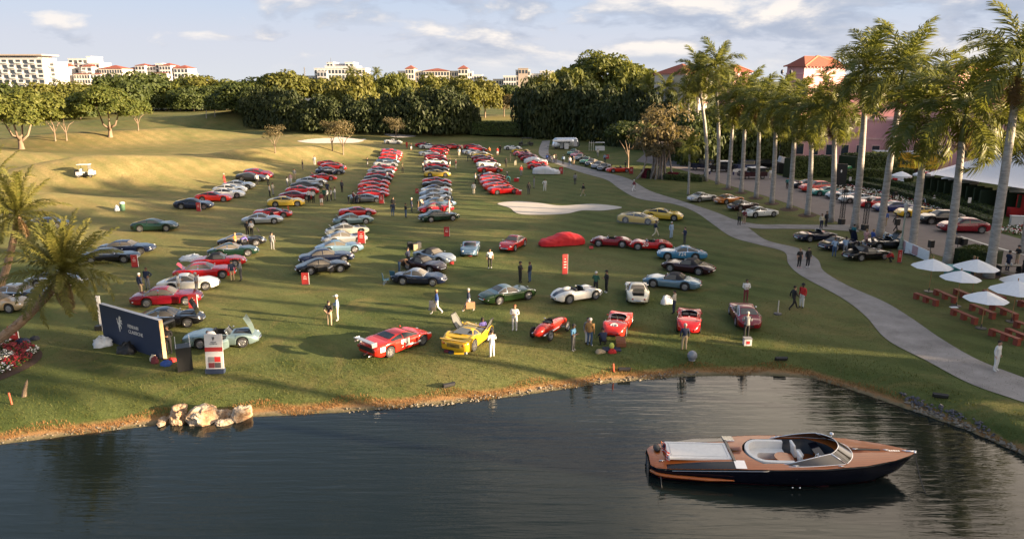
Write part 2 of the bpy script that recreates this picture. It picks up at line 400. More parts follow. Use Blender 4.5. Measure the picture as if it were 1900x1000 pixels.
for q, (a_, b_, c_) in enumerate(((1464, 389, 1), (1498, 400, 1), (1432, 378, .8), (1403, 368, .8), (1375, 358, .7), (1350, 351, .7), (1700, 468, 1.6), (1830, 512, 1.7), (1630, 442, 1.3))):
    e = 18*c_; patch('mulch_ring', [(a_-e, b_), (a_-e*.5, b_-3.5*c_), (a_+e*.5, b_-3.5*c_), (a_+e, b_), (a_+e*.5, b_+3.5*c_), (a_-e*.5, b_+3.5*c_)], M_MULCH, 'ring of dark mulch at the foot of a tall palm', .026)
# ---------------------------------------------------------------- vegetation
def leafmat(name, c1, c2, trans=.25, rough=.6):
    m, t, p = newmat(name)
    g = N(t, 'ShaderNodeTexCoord'); oi = N(t, 'ShaderNodeObjectInfo'); ge = N(t, 'ShaderNodeNewGeometry')
    f = MATH(t, 'ADD', MATH(t, 'MULTIPLY', ge.outputs['Random Per Island'], .65), MATH(t, 'MULTIPLY', oi.outputs['Random'], .35))
    c = MIX(t, f, c1, c2)
    LK(t, c, p.inputs['Base Color']); p.inputs['Roughness'].default_value = rough; p.inputs['Specular IOR Level'].default_value = .3
    tr = N(t, 'ShaderNodeBsdfTranslucent'); LK(t, MIX(t, .5, c, (c2[0]*1.3, c2[1]*1.3, c2[2]*.6)), tr.inputs[0])
    mx = N(t, 'ShaderNodeMixShader'); mx.inputs[0].default_value = trans
    LK(t, p.outputs[0], mx.inputs[1]); LK(t, tr.outputs[0], mx.inputs[2]); LK(t, mx.outputs[0], t.nodes['Material Output'].inputs[0])
    return m
L_BROAD = leafmat('broad_leaf', (.055, .080, .014), (.15, .155, .030), .35)
L_DARK = leafmat('dark_leaf', (.032, .050, .014), (.085, .105, .024), .3)
L_YEL = leafmat('yellow_green_leaf', (.078, .092, .016), (.165, .155, .032), .35)  # lighter, yellower leaf tone for some of the trees
L_DRY = leafmat('sparse_brown_leaf', (.10, .085, .042), (.20, .155, .075), .35)
L_PALM = leafmat('palm_leaf', (.070, .100, .022), (.20, .20, .046), .4, .42)
L_THICK_SHADE = leafmat('shade_darkened_leaf', (.020, .032, .010), (.055, .068, .020), .25)  # cast shade on thicket and grove put into a darker leaf colour
L_PALMD = leafmat('date_palm_leaf', (.075, .09, .02), (.20, .18, .045), .4, .45)
L_DEAD = leafmat('dead_frond', (.16, .10, .05), (.26, .17, .09), .15, .8)
L_HEDGE = leafmat('hedge_leaf', (.032, .055, .012), (.075, .095, .020), .15)
def bark(name, a_, b_, sc=2.0, rings=0):
    m, t, p = newmat(name); g = N(t, 'ShaderNodeTexCoord')
    mp = N(t, 'ShaderNodeMapping'); mp.inputs['Scale'].default_value = (sc, sc, sc*(4 if rings else .4)); LK(t, g.outputs['Object'], mp.inputs[0])
    nz = noise(t, mp.outputs[0], 1.6, 6, .65)
    c = MIX(t, RAMP(t, nz, [(.3, 0.), (.7, 1.)]), a_, b_); LK(t, c, p.inputs['Base Color']); p.inputs['Roughness'].default_value = .9
    b = N(t, 'ShaderNodeBump', Strength=.6, Distance=.03); LK(t, nz, b.inputs['Height']); LK(t, b.outputs[0], p.inputs['Normal']); return m
B_TREE = bark('tree_bark', (.11, .075, .05), (.28, .21, .15)); B_PALM = bark('royal_palm_trunk', (.20, .185, .17), (.42, .39, .36), 1.1, 1)
B_DATE = bark('date_palm_trunk', (.17, .11, .07), (.36, .25, .16), 3, 1); B_SHAFT = mat('crownshaft_green', (.13, .15, .05), .4)

def leaves(centers, normals, size, r):
    """one quad leaf (bent diamond) per centre"""
    n = len(centers)
    nn = normals + r.normal(0, .55, (n, 3)); nn /= np.linalg.norm(nn, axis=1)[:, None]+1e-9
    a = r.normal(0, 1, (n, 3)); a -= nn*(a*nn).sum(1)[:, None]; a /= np.linalg.norm(a, axis=1)[:, None]+1e-9
    b = np.cross(nn, a); s = size*r.uniform(.6, 1.35, n)[:, None]
    V = np.stack([centers-a*s, centers-b*s*.55+nn*s*.12, centers+a*s, centers+b*s*.55+nn*s*.12], 1).reshape(-1, 3)
    return V, np.arange(4*n).reshape(n, 4)
def crown_mesh(name, seed, nl=12, per=380, size=.05, flat=1.0, bottom=.05, lobe=(.28, .42), spread=.62, hang=0):
    r = np.random.default_rng(seed); C = []; Nn = []
    for i in range(nl):
        a = 2.399*i + r.uniform(-.3, .3); q = math.sqrt((i+.5)/nl)
        cz = bottom + .30 + .38*math.sqrt(max(0, 1-q*q)) + r.uniform(-.15, .12) if flat else r.uniform(.25, .8)
        c = np.array([math.cos(a)*q*spread, math.sin(a)*q*spread, cz]); rad = r.uniform(*lobe)
        d = r.normal(0, 1, (per, 3)); d /= np.linalg.norm(d, axis=1)[:, None]
        d[:, 2] = np.where(d[:, 2] < -.35, -d[:, 2]*.5, d[:, 2])
        bump = 1 + .16*np.sin(d[:, 0]*7+i)*np.sin(d[:, 1]*6+2*i)*np.sin(d[:, 2]*7)
        rr = rad*bump*r.uniform(.72, 1.02, per)**.6
        P = c + d*rr[:, None]*np.array([1, 1, .8]); P[:, 2] = np.clip(P[:, 2], 0.0, None)
        C.append(P); Nn.append(d + np.array([0, 0, .35]))
    C = np.concatenate(C); Nn = np.concatenate(Nn)
    if hang:
        k = int(len(C)*hang); a = r.uniform(0, 6.28, k); q = np.sqrt(r.uniform(.25, 1, k))*.86
        P = np.stack([np.cos(a)*q, np.sin(a)*q, r.uniform(0, .62, k)], 1); C = np.concatenate([C, P]); Nn = np.concatenate([Nn, np.stack([np.cos(a), np.sin(a), a*0+.1], 1)])
    C[:, 2] *= .97/np.quantile(C[:, 2], .998); C[:, :2] *= .97/np.quantile(np.hypot(C[:, 0], C[:, 1]), .99)
    V, Fq = leaves(C, Nn, size, r); return mk_np(name, V, Fq)
CROWNS = dict(
    broad=[crown_mesh('crown', s, 15, 430, .052, 1, .0, (.2, .42)) for s in (1, 2, 3)],
    fine=[crown_mesh('crown', s, 26, 560, .034, 1, .0, (.13, .32), .74) for s in (4, 5)],
    wall=[crown_mesh('crown', s, 13, 330, .055, 1, .02, (.2, .42), .62, .5) for s in (6, 7, 8)],
    sparse=[crown_mesh('crown', s, 9, 110, .05, 0, .0, (.25, .4), .55) for s in (9, 10)])
def trunk_mesh(name, seed, limbs=4, h0=.45, r0=.045):
    r = random.Random(seed); mb = MB()
    mb.tube([(0, 0, -.03), (0, 0, .02), (.01, 0, h0*.5), (.0, .01, h0)], [r0*1.9, r0*1.3, r0, r0*.85], 8)
    for k in range(limbs):
        a = 2*math.pi*k/limbs + r.uniform(-.4, .4); q = r.uniform(.28, .5); z1 = r.uniform(.62, .82)
        mb.tube([(0, 0, h0*r.uniform(.45, .95)), (math.cos(a)*q*.45, math.sin(a)*q*.45, h0*1.05), (math.cos(a)*q, math.sin(a)*q, z1)], [r0*.7, r0*.5, r0*.2], 6)
    return mb.mesh(name, True)
TRUNKS = [trunk_mesh('trunk', 1, 5, .38), trunk_mesh('trunk', 2, 4, .5, .03), trunk_mesh('trunk', 3, 4, .26, .05)]
def ztop(p, py):
    d = ray(950, py); c, s = math.cos(PITCH), math.sin(PITCH)
    return CAM_H + d.z/d.y*p.y
def tree(px, py, wpx, top, kind, m, label, group=None, trunk=0, low=.22, name='tree', trunk_m=None, dy=0, cat='tree'):
    p = G(px, py)
    if dy: p = Vector((p.x*(p.y+dy)/p.y, p.y+dy, 0)); p.z = zat(p.x, p.y)
    s = scale_at(p); h = max(2.0, ztop(p, top)-p.z); w = wpx/s*.54
    T = thing(name, label, cat, p, rnd.uniform(0, 6.28), group)
    tm = TRUNKS[trunk]; tw = {0: w*.9, 1: h*.55, 2: w*.82}[trunk]
    ob('trunk', tm, T, trunk_m or B_TREE, (0, 0, 0), (0, 0, 0), (tw, tw, h*.85))
    cm = rnd.choice(CROWNS[kind]); z0 = h*low
    ob('crown', cm, T, m, (0, 0, z0), (0, 0, rnd.uniform(0, 6.28)), (w, w, (h-z0)/.98))
    return T

# left fairway trees
tree(40, 277, 178, 166, 'fine', L_BROAD, 'broad spreading tree with pale forked trunk, leftmost on the fairway', trunk=2, low=.24)
tree(205, 254, 142, 158, 'fine', L_BROAD, 'broad rounded tree with forked pale trunk beside the left fairway', trunk=2, low=.22)
for x, y, w, tp, lb in ((103, 262, 42, 190, 'slim tree with thin pale trunk just behind the leftmost spreading tree'), (124, 261, 40, 196, 'slim tree between the two spreading fairway trees'), (257, 243, 38, 187, 'small slim tree right of the second spreading fairway tree')):
    tree(x, y, w, tp, 'broad', L_BROAD, lb, trunk=1, low=.4)
belt = [  # px, base, width, top, kind, leaf
    (-40, 222, 130, 150, 'wall', 0), (20, 221, 110, 152, 'wall', 1), (70, 220, 100, 154, 'wall', 2), (120, 218, 100, 150, 'wall', 2), (165, 216, 84, 158, 'wall', 0), (215, 212, 104, 138, 'wall', 1), (250, 205, 110, 134, 'wall', 1),
    (300, 204, 112, 136, 'wall', 1), (345, 204, 100, 138, 'wall', 0), (385, 204, 84, 142, 'wall', 2), (420, 205, 90, 148, 'wall', 0), (455, 206, 86, 150, 'wall', 1), (95, 224, 70, 172, 'wall', 0), (150, 222, 76, 174, 'wall', 1), (275, 206, 80, 162, 'wall', 1), (360, 207, 80, 160, 'wall', 1), (430, 208, 80, 162, 'wall', 1),
    (310, 206, 44, 178, 'broad', 2), (475, 214, 70, 160, 'wall', 1), (400, 206, 60, 160, 'broad', 1), (190, 214, 70, 160, 'wall', 1), (10, 225, 60, 176, 'wall', 1)]
ORD = ['first', 'second', 'third', 'fourth', 'fifth', 'sixth', 'seventh', 'eighth', 'ninth', 'tenth', 'eleventh', 'twelfth', 'thirteenth', 'fourteenth', 'fifteenth', 'sixteenth', 'seventeenth', 'eighteenth', 'nineteenth', 'twentieth',
       'twenty-first', 'twenty-second', 'twenty-third', 'twenty-fourth', 'twenty-fifth', 'twenty-sixth', 'twenty-seventh', 'twenty-eighth', 'twenty-ninth', 'thirtieth']
LM = [L_BROAD, L_DARK, L_YEL, L_DRY, L_THICK_SHADE]
LN = ['green', 'dark green', 'yellow-green', 'brownish', 'dark']
def belt_row(rows, where, group, low, trunk=1, dy=0):
    for i, (x, y, w, tp, k, l) in enumerate(sorted(rows)):
        tree(x, y, w*1.12, tp, k, LM[l], f'{LN[l]} tree, {ORD[i]} from the left {where}', group, trunk, low, dy=dy)
belt_row(belt, 'in the tree line beyond the left fairway', 'trees beyond the left fairway', .12)
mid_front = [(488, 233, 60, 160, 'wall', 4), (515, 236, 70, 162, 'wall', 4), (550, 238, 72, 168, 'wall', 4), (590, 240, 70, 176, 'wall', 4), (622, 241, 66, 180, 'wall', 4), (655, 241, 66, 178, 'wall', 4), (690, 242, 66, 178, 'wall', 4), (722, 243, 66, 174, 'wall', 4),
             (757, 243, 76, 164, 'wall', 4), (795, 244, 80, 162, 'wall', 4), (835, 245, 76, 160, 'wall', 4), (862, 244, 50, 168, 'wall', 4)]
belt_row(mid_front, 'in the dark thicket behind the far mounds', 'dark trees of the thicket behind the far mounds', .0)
mid_back = [(500, 228, 100, 138, 'broad', 0), (545, 228, 100, 132, 'broad', 2), (610, 228, 90, 146, 'broad', 2), (655, 228, 96, 134, 'broad', 2), (705, 228, 70, 140, 'broad', 0), (735, 228, 60, 136, 'broad', 0), (775, 226, 80, 150, 'broad', 2), (815, 226, 84, 138, 'broad', 2),
            (860, 226, 80, 142, 'broad', 2), (900, 222, 70, 144, 'broad', 2), (935, 220, 66, 158, 'broad', 1), (950, 222, 44, 176, 'broad', 3), (885, 218, 50, 160, 'broad', 3), (965, 218, 60, 166, 'broad', 1), (690, 226, 60, 158, 'broad', 3), (1010, 218, 60, 150, 'broad', 0)]
belt_row(mid_back, 'in the sunlit trees above the dark thicket', 'sunlit trees behind the dark thicket', .1, dy=12)
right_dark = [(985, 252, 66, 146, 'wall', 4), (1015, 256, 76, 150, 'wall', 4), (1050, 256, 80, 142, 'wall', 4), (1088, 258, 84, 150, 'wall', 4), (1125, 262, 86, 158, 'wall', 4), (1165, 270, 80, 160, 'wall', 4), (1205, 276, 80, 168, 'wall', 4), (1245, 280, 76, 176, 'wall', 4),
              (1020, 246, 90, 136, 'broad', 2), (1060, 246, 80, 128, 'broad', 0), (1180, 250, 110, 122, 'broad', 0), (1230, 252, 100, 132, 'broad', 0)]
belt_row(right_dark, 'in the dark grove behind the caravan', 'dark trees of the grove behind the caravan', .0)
tree(1115, 244, 200, 96, 'fine', L_BROAD, 'huge domed tree rising above the grove behind the caravan', trunk=2, low=.2)
behind = [(1300, 306, 80, 210, 'wall', 1), (1345, 304, 80, 214, 'wall', 1), (1390, 305, 80, 222, 'wall', 1), (1430, 304, 70, 216, 'wall', 1), (1330, 292, 90, 196, 'broad', 0), (1410, 290, 90, 190, 'broad', 0), (1460, 292, 60, 230, 'wall', 1), (1270, 296, 80, 200, 'wall', 1),
          (1560, 292, 70, 250, 'wall', 1), (1700, 300, 70, 262, 'wall', 1)]
belt_row(behind, 'in the dark trees between street and pink hotel', 'dark trees between the street and the hotel', .0)
# small field trees
tree(511, 284, 44, 231, 'sparse', L_DRY, 'small sparse brown tree standing alone on the left mound', trunk=1, low=.42)
tree(617, 280, 40, 224, 'sparse', L_DRY, 'sparse brown tree, the far one of the pair left of the white car', trunk=1, low=.4)
tree(637, 287, 44, 221, 'sparse', L_DRY, 'sparse brown tree, the near one of the pair left of the white car', trunk=1, low=.38)
tree(735, 262, 42, 217, 'sparse', L_DRY, 'sparse grey-brown tree right behind the white car on the far lawn', trunk=1, low=.3)
# banyan and companions by the street
tree(1225, 330, 128, 192, 'sparse', L_DRY, 'wide banyan with brown thinning leaves and many hanging roots', trunk=2, low=.36)
tree(1215, 328, 92, 240, 'broad', L_DRY, 'low brown leafy tree in front of the banyan', trunk=1, low=.3)
mbn = MB(); pb = G(1223, 331)
for k in range(20):
    a = rnd.uniform(0, 6.28); q = abs(rnd.gauss(0, .75)); x, y = q*math.cos(a)*1.6, q*math.sin(a)
    mbn.tube([(x*1.35, y*1.3, -.1), (x, y, 1.2), (x*.75+rnd.uniform(-.2, .2), y*.75, 3.2), (x*.9+rnd.uniform(-.9, .9), y*.8, 6.0)], [.22, .15, .13, .08], 6)
T = thing('aerial_roots', 'grey bundle of aerial roots and stems below the banyan', 'roots', pb); ob('root_bundle', mbn.mesh('root_bundle', True), T, bark('banyan_bark', (.17, .14, .12), (.33, .28, .25)))
tree(1165, 312, 110, 226, 'broad', L_DARK, 'green leafy tree above the red convertible by the path', trunk=1, low=.3)

# ---- palms
def frond_mesh(name, L, n, lw, arc, plume, seed, ll=.75, segs=10):
    """feather leaf along +X that arches down by arc radians over its length"""
    r = random.Random(seed); V = []; F = []
    def pt(u):
        a = arc*u*u*.9; k = 24; x = z = 0
        for i in range(k):
            q = u*(i+.5)/k; x += math.cos(arc*q*q*1.25)*u*L/k; z -= math.sin(arc*q*q*1.25)*u*L/k
        return Vector((x, 0, z)), arc*u*u*1.25
    for i in range(segs+1):
        p, a = pt(i/segs); w = .045*(1-.8*i/segs)
        V += [(p.x, -w, p.z), (p.x, w, p.z), (p.x, 0, p.z+w)]
        if i: 
            b = (i-1)*3; c = i*3
            F += [(b, b+1, c+1, c), (b+1, b+2, c+2, c+1), (b+2, b, c, c+2)]
    for i in range(n):
        u = .12+.88*(i+.5)/n; p, a = pt(u); T_ = Vector((math.cos(a), 0, -math.sin(a))); U_ = Vector((math.sin(a), 0, math.cos(a)))
        le = L*.19*ll*(math.sin(math.pi*min(1, u*.86+.12))**.6+.15)*r.uniform(.85, 1.1)
        for s in (-1, 1):
            up = r.uniform(-plume, plume)+.1
            d = (Vector((0, s, 0))*math.cos(up)+U_*math.sin(up)+T_*r.uniform(.45, .8)).normalized()
            q1 = p+d*le*.55; q2 = p+d*le-Vector((0, 0, le*r.uniform(.25, .5))); wv = T_*lw
            k = len(V); V += [tuple(p-wv*.6), tuple(p+wv*.6), tuple(q1+wv), tuple(q1-wv), tuple(q2)]
            F += [(k, k+1, k+2, k+3), (k+3, k+2, k+4)]
    return mk(name, V, F)
FR = [frond_mesh('frond', 4.6, 66, .052, a, .6, i, 1.15) for i, a in enumerate((.7, 1.35, 2.1))]
FRD = [frond_mesh('frond', 3.5, 48, .035, a, .35, 10+i, .62) for i, a in enumerate((.35, .8, 1.25))]
def rings_trunk(name, H, r0, bx=0, by=0, belly=.12, n=14):
    mb = MB(); pts = []; rs = []
    for i in range(n+1):
        u = i/n; pts.append((bx*u*u, by*u*u, H*u-.1)); rs.append(r0*(1.35-.35*min(1, u*8))*(1+belly*math.sin(math.pi*min(1, u*1.15)))*(1-.22*u)*(1+.03*(i % 2)))
    mb.tube(pts, rs, 12); return mb.mesh(name, True)
def royal_palm(px, py, crown_px, crown_py, label, nf=19, group='royal palms along the street', thick=.30, size=1.0, name='royal_palm'):
    p = G(px, py); s = scale_at(p)
    H = ztop(p, crown_py)-p.z; d = ray(crown_px, crown_py); bx = d.x/d.y*p.y-p.x
    T = thing(name, label, 'palm tree', p, 0, group); r = random.Random(int(px*7+py))
    ob('trunk', rings_trunk('trunk', H-1.7*size+.1, thick, bx*.93, 0), T, B_PALM)
    ob('crownshaft', MB().tube([(bx*.93, 0, H-1.75*size), (bx*.97, 0, H-1.1*size), (bx, 0, H)], [thick*.86, thick*.74, thick*.36], 10).mesh('crownshaft', True), T, B_SHAFT)
    for k in range(nf):
        az = 2.399*k+r.uniform(-.25, .25); u = k/(nf-1)
        el = R(84-118*u**.95)+r.uniform(-.08, .08); me = FR[0] if u < .2 else (FR[1] if u < .55 else FR[2])
        sc = size*r.uniform(.85, 1.08)
        ob('frond', me, T, L_PALM, (bx, 0, H-.12*u), (r.uniform(-.4, .4), -el, az), sc)
    for k in range(2 if nf > 15 else 0): ob('dead_frond', FR[2], T, L_DEAD, (bx, 0, H-.3), (r.uniform(-.4, .4), R(r.uniform(48, 66)), r.uniform(0, 6.28)), size*r.uniform(.5, .75))
    return T
PALMS = [(1310, 336, 1296, 138, .27), (1331, 342, 1328, 128, .27), (1351, 350, 1362, 192, .27), (1375, 357, 1384, 188, .28), (1403, 367, 1410, 196, .28), (1432, 377, 1441, 200, .29), (1464.5, 387, 1477, 206, .29), (1498, 399, 1508, 214, .29),
         (1541, 412, 1550, 205, .29), (1585, 424, 1610, 134, .34), (1632, 441, 1675, 140, .33), (1691, 468, 1722, 212, .33), (1757, 491, 1792, 212, .33), (1834, 515, 1893, 126, .34)]
for i, (x, y, cx_, cy_, th) in enumerate(PALMS):
    royal_palm(x, y, cx_, cy_, f'tall royal palm, {ORD[13-i]} from the umbrellas in the row along the street', thick=th, size=1.12 if i < 9 else 1.3, nf=19)
royal_palm(1898, 470, 1925, 232, 'royal palm at the right edge beside the flower bed by the tent', size=1.1, group=None)
for x, y, a_, b_, w_ in ((1276, 300, 1278, 176, 'behind the banyan'), (1292, 300, 1294, 150, 'just right of the banyan'), (1126, 246, 1126, 160, 'left of three before the dark grove'), (1136, 247, 1137, 168, 'middle of three before the dark grove'), (1144, 248, 1146, 156, 'right of three before the dark grove'),
                   (1200, 268, 1200, 160, 'above the grove left of the banyan'), (1235, 276, 1236, 166, 'in the grove behind the banyan')):
    royal_palm(x, y, a_, b_, 'royal palm '+w_, 15, 'palms among the grove', .24, .95)
# two distant palms above the sunlit trees, small fan palms, the lone palm by the path
for x, y, a_, b_, sz, w_ in ((699, 222, 699, 138, .8, 'tall thin palm rising out of the sunlit trees'), (651, 222, 651, 134, .8, 'palm in front of the white terraced building'), (271, 209, 271, 190, .55, 'short palm on the left fairway edge'), (383, 220, 383, 196, .5, 'left of two small palms on the far fairway'), (399, 217, 399, 192, .5, 'right of two small palms on the far fairway'),
                  (334, 206, 331, 186, .5, 'clustered small palm before the dark far trees'), (346, 206, 350, 184, .5, 'second clustered small palm before the dark far trees'), (1277, 361, 1280, 272, .62, 'lone slender palm on the lawn beside the cart path')):
    royal_palm(x, y, a_, b_, w_, 14, None, .16 if sz > .6 else .12, sz, name='small_palm')
def date_palm(px, py, crown_px, crown_py, label, nf, thick, seed, size=1.0, dead=7):
    p = G(px, py); H = ztop(p, crown_py)-p.z; d = ray(crown_px, crown_py); bx = d.x/d.y*p.y-p.x; r = random.Random(seed)
    T = thing('date_palm', label, 'palm tree', p)
    mb = MB(); n = 26; pts = []; rs = []
    for i in range(n+1):
        u = i/n; pts.append((bx*u**1.0, 0, H*u**1.5-.2)); rs.append(thick*(1.25-.3*u)*(1+.10*(i % 2)))
    mb.tube(pts, rs, 10)
    for k in range(150):                                              # old leaf bases stand out of the trunk
        u = r.uniform(.15, 1); a = r.uniform(0, 6.28); c = Vector((bx*u, 0, H*u**1.5-.2))
        v = Vector((math.sin(a)*.3+.25, math.cos(a), .3+abs(math.sin(a))*.6)).normalized()
        mb.tube([c+v*thick*.85, c+v*thick*1.35+Vector((.08, 0, .10))], [.07, .03], 4)
    ob('trunk', mb.mesh('trunk', False), T, B_DATE)
    for k in range(nf):
        u = k/(nf-1); az = 2.399*k+r.uniform(-.2, .2); el = R(84-112*u)+r.uniform(-.08, .08)
        ob('frond', FRD[0] if u < .35 else (FRD[1] if u < .7 else FRD[2]), T, L_PALMD, (bx, 0, H), (r.uniform(-.5, .5), -el, az), size*r.uniform(.85, 1.1))
    for k in range(dead):
        ob('dead_frond', FRD[2], T, L_DEAD, (bx, 0, H-.15), (r.uniform(-.5, .5), R(r.uniform(52, 80)), r.uniform(0, 6.28)), size*r.uniform(.55, .75))
    return T
date_palm(-75, 655, 118, 505, 'leaning date palm in front of the silver car with trunk sloping from the left edge', 50, .23, 3, 1.02)
date_palm(-25, 560, 32, 400, 'date palm with dark curved trunk behind the leaning one at left', 34, .22, 5, 1.0)
date_palm(-70, 530, -22, 345, 'date palm whose crown reaches in at the left edge above the others', 30, .22, 6, .95)

# ---- hedges
def hedge(pix, h, w, label, n_leaf=900, m=None, size=.12, z0=0.0):
    P = [G(*q) for q in pix]; P = [Vector((q.x, q.y, q.z)) for q in P]; c = P[0]
    T = thing('hedge', label, 'hedge', c); mb = MB(); C = []; Nn = []; r = np.random.default_rng(len(pix)*31+int(pix[0][0]))
    tot = sum((P[i+1]-P[i]).length for i in range(len(P)-1))
    for i in range(len(P)-1):
        a, b = P[i]-c, P[i+1]-c; d = b-a; L = d.length; rz = math.atan2(d.y, d.x); mid_ = (a+b)/2
        mb.box((mid_.x, mid_.y, h*.47), (L+w*.4, w*.9, h*.94), rz)
        k = int(n_leaf*L/tot); u = r.uniform(-.02, 1.02, k); side_ = r.uniform(-(w/2+h), w/2+h, k)
        top = np.abs(side_) < w/2
        yy = np.where(top, side_, np.sign(side_)*w/2); zz_ = np.where(top, h, h-(np.abs(side_)-w/2)) + r.normal(0, .03, k)
        e = Vector((-d.y, d.x, 0)).normalized()
        C.append(np.stack([a.x+d.x*u+e.x*yy, a.y+d.y*u+e.y*yy, np.clip(zz_, .02, None)], 1))
        Nn.append(np.stack([e.x*np.sign(yy)*(~top), e.y*np.sign(yy)*(~top), top*1.0+.2], 1))
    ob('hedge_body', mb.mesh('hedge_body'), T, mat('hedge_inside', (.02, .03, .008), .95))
    V, Fq = leaves(np.concatenate(C), np.concatenate(Nn), size, r); ob('leaves', mk_np('leaves', V, Fq), T, m or L_HEDGE); return T
hedge([(1556, 340), (1640, 356), (1740, 384), (1838, 420)], .9, 1.6, 'long low clipped hedge right behind the street flower bed', 3800)
hedge([(1600, 338), (1680, 352), (1760, 374), (1845, 404)], 1.0, 1.8, 'second long clipped hedge along the umbrella lawn', 3800)
hedge([(1465, 330), (1532, 328)], 3.4, 2.6, 'tall blocky hedge left of the parked blue car', 2600, size=.2)
hedge([(1575, 330), (1640, 326)], 3.8, 4, 'tall rounded hedge in front of the pink wall', 2600, size=.22)
hedge([(1558, 338), (1618, 338), (1680, 336)], 2.0, 2.5, 'dark hedge behind the two low clipped hedges', 2400, L_DARK, .2)
hedge([(1322, 300), (1440, 302)], 1.6, 3, 'clipped hedge behind the black vehicles across the street', 2000, size=.16)
hedge([(882, 249), (962, 254)], 3.4, 5, 'big clipped hedge wall before the yellow field', 2600, L_HEDGE, .3)
hedge([(852, 236), (885, 234)], 3.0, 4, 'clipped hedge behind the big hedge wall', 1500, L_HEDGE, .3)
hedge([(1240, 332), (1300, 336)], .8, 3, 'low green bed of shrubs right of the banyan', 1500, size=.16)
hedge([(1790, 490), (1834, 498)], 1.6, 2.6, 'rounded dark green shrub between the last palms', 2000, L_DARK, .14)
L_RED = leafmat('red_shrub_leaf', (.10, .008, .018), (.19, .018, .035))
hedge([(1196, 330), (1204, 331)], 1.4, 1.5, 'dark red leaved shrub left of the aerial roots', 700, L_RED, .16)
hedge([(1240, 332), (1258, 333)], 1.0, 1.4, 'dark red leaved shrub right of the aerial roots', 800, L_RED, .16)
patch('far_field', [(868, 221), (900, 216), (950, 214), (985, 216), (970, 222), (900, 224)], surf('yellow_field', (.20, .18, .05), (.26, .22, .07)), 'yellow field behind the hedge wall', .1)  # mottled yellow tone over this stretch of lawn

# ---- flowers
M_FW = mat('white_petals', (.78, .75, .70), .7); M_FR = mat('red_petals', (.24, .008, .016), .6)
def flowers(name, outline, n, label, size, hmax, red):
    """bed of bedding plants: foliage, white and red blossoms over a low mound"""
    Q = np.array([G(*q)[:2] for q in outline]); lo, hi = Q.min(0), Q.max(0); r = np.random.default_rng(n)
    pts = []
    def inside(x, y):
        c = False; j = len(Q)-1
        for i in range(len(Q)):
            if (Q[i][1] > y) != (Q[j][1] > y) and x < (Q[j][0]-Q[i][0])*(y-Q[i][1])/(Q[j][1]-Q[i][1])+Q[i][0]: c = not c
            j = i
        return c
    while len(pts) < n:
        x, y = r.uniform(lo, hi)
        if inside(x, y): pts.append((x, y, zat(x, y)))
    pts = np.array(pts); isr = np.array([red(x, y) for x, y, _ in pts]); gre = r.uniform(0, 1, n) < .42
    for nm, mk_, mm, s_, zz_ in (('leaves', gre, L_HEDGE, 1.5, .6), ('white_flowers', ~gre & ~isr, M_FW, 1., 1.), ('red_flowers', ~gre & isr, M_FR, 1.15, 1.)):
        P = pts[mk_].copy(); P[:, 2] += r.uniform(.3, 1, len(P))*hmax*zz_
        a, b = leaves(P, np.tile([0, -.25, 1.], (len(P), 1)), size*s_, r)
        o = ob(name if nm != 'leaves' else 'bed_foliage', mk_np(nm, a, b), None, mm); tag(o, {'leaves': 'green foliage in ', 'white_flowers': 'white blossoms in ', 'red_flowers': 'red blossoms in '}[nm]+label, 'flowers' if nm != 'leaves' else 'plants', kind='stuff')
patch('flower_soil', [(-120, 660), (-20, 642), (40, 636), (77, 652), (70, 672), (30, 694), (-30, 716), (-120, 740)], M_MULCH, 'dark soil of the flower bed at the lower left', .024)
flowers('flowers', [(-120, 652), (-20, 636), (35, 630), (74, 650), (60, 668), (20, 690), (-30, 708), (-120, 728)], 3400, 'the flower bed at the lower left corner', .075, .3, lambda x, y: math.sin(x*1.5+y*1.1)+.6*math.sin(y*2.3-x*.8) > .25)
patch('flower_soil', [(1536, 345), (1580, 344), (1650, 356), (1740, 386), (1830, 418), (1822, 428), (1760, 413), (1690, 392), (1620, 370)], M_MULCH, 'dark soil of the long flower bed beside the street', .024)
flowers('flowers', [(1532, 344), (1560, 341), (1650, 353), (1740, 382), (1832, 416), (1822, 424), (1760, 408), (1690, 388), (1620, 366), (1560, 352)], 3600, 'the long flower bed beside the street', .12, .35, lambda x, y: math.sin(x*2.1+y*1.3)+.7*math.sin(y*1.7-x*1.1) > .55)
flowers('flowers', [(1855, 424), (1905, 418), (1980, 432), (1980, 455), (1900, 440), (1850, 432)], 1100, 'the flower bed at the right edge below the red box', .12, .35, lambda x, y: math.sin(x*2.1+y*1.3) > .3)
# dry grass and reeds on the bank
def tufts(n, label, d0, d1, h, mm, x0=-60, x1=45):
    r = np.random.default_rng(n); x = r.uniform(x0, x1, n); d = r.uniform(d0, d1, n)+.35*np.sin(x*1.3)
    y = shore_y(x)+d; z = np.array([zat(a_, b_) for a_, b_ in zip(x, y)]); a = r.uniform(0, 6.28, n); hh_ = h*r.uniform(.4, 1.2, n)
    dx, dy = np.cos(a)*.018, np.sin(a)*.018; lx, ly = r.normal(0, .35, n)*hh_, r.normal(0, .35, n)*hh_
    V = np.stack([np.stack([x-dx, y-dy, z-.02], 1), np.stack([x+dx, y+dy, z-.02], 1), np.stack([x+lx, y+ly, z+hh_], 1)], 1).reshape(-1, 3)
    o = ob('grass_tufts', mk_np('grass_tufts', V, np.arange(3*n).reshape(n, 3)), None, mm); tag(o, label, 'grass', kind='stuff')
tufts(15000, 'dry orange grass blades along the lake edge', .3, .95, .14, leafmat('dry_blades', (.17, .09, .03), (.36, .19, .075), .3))
tufts(26000, 'longer green grass blades above the lake edge', 1.0, 5.5, .11, leafmat('green_blades', (.055, .075, .014), (.12, .115, .03), .3))
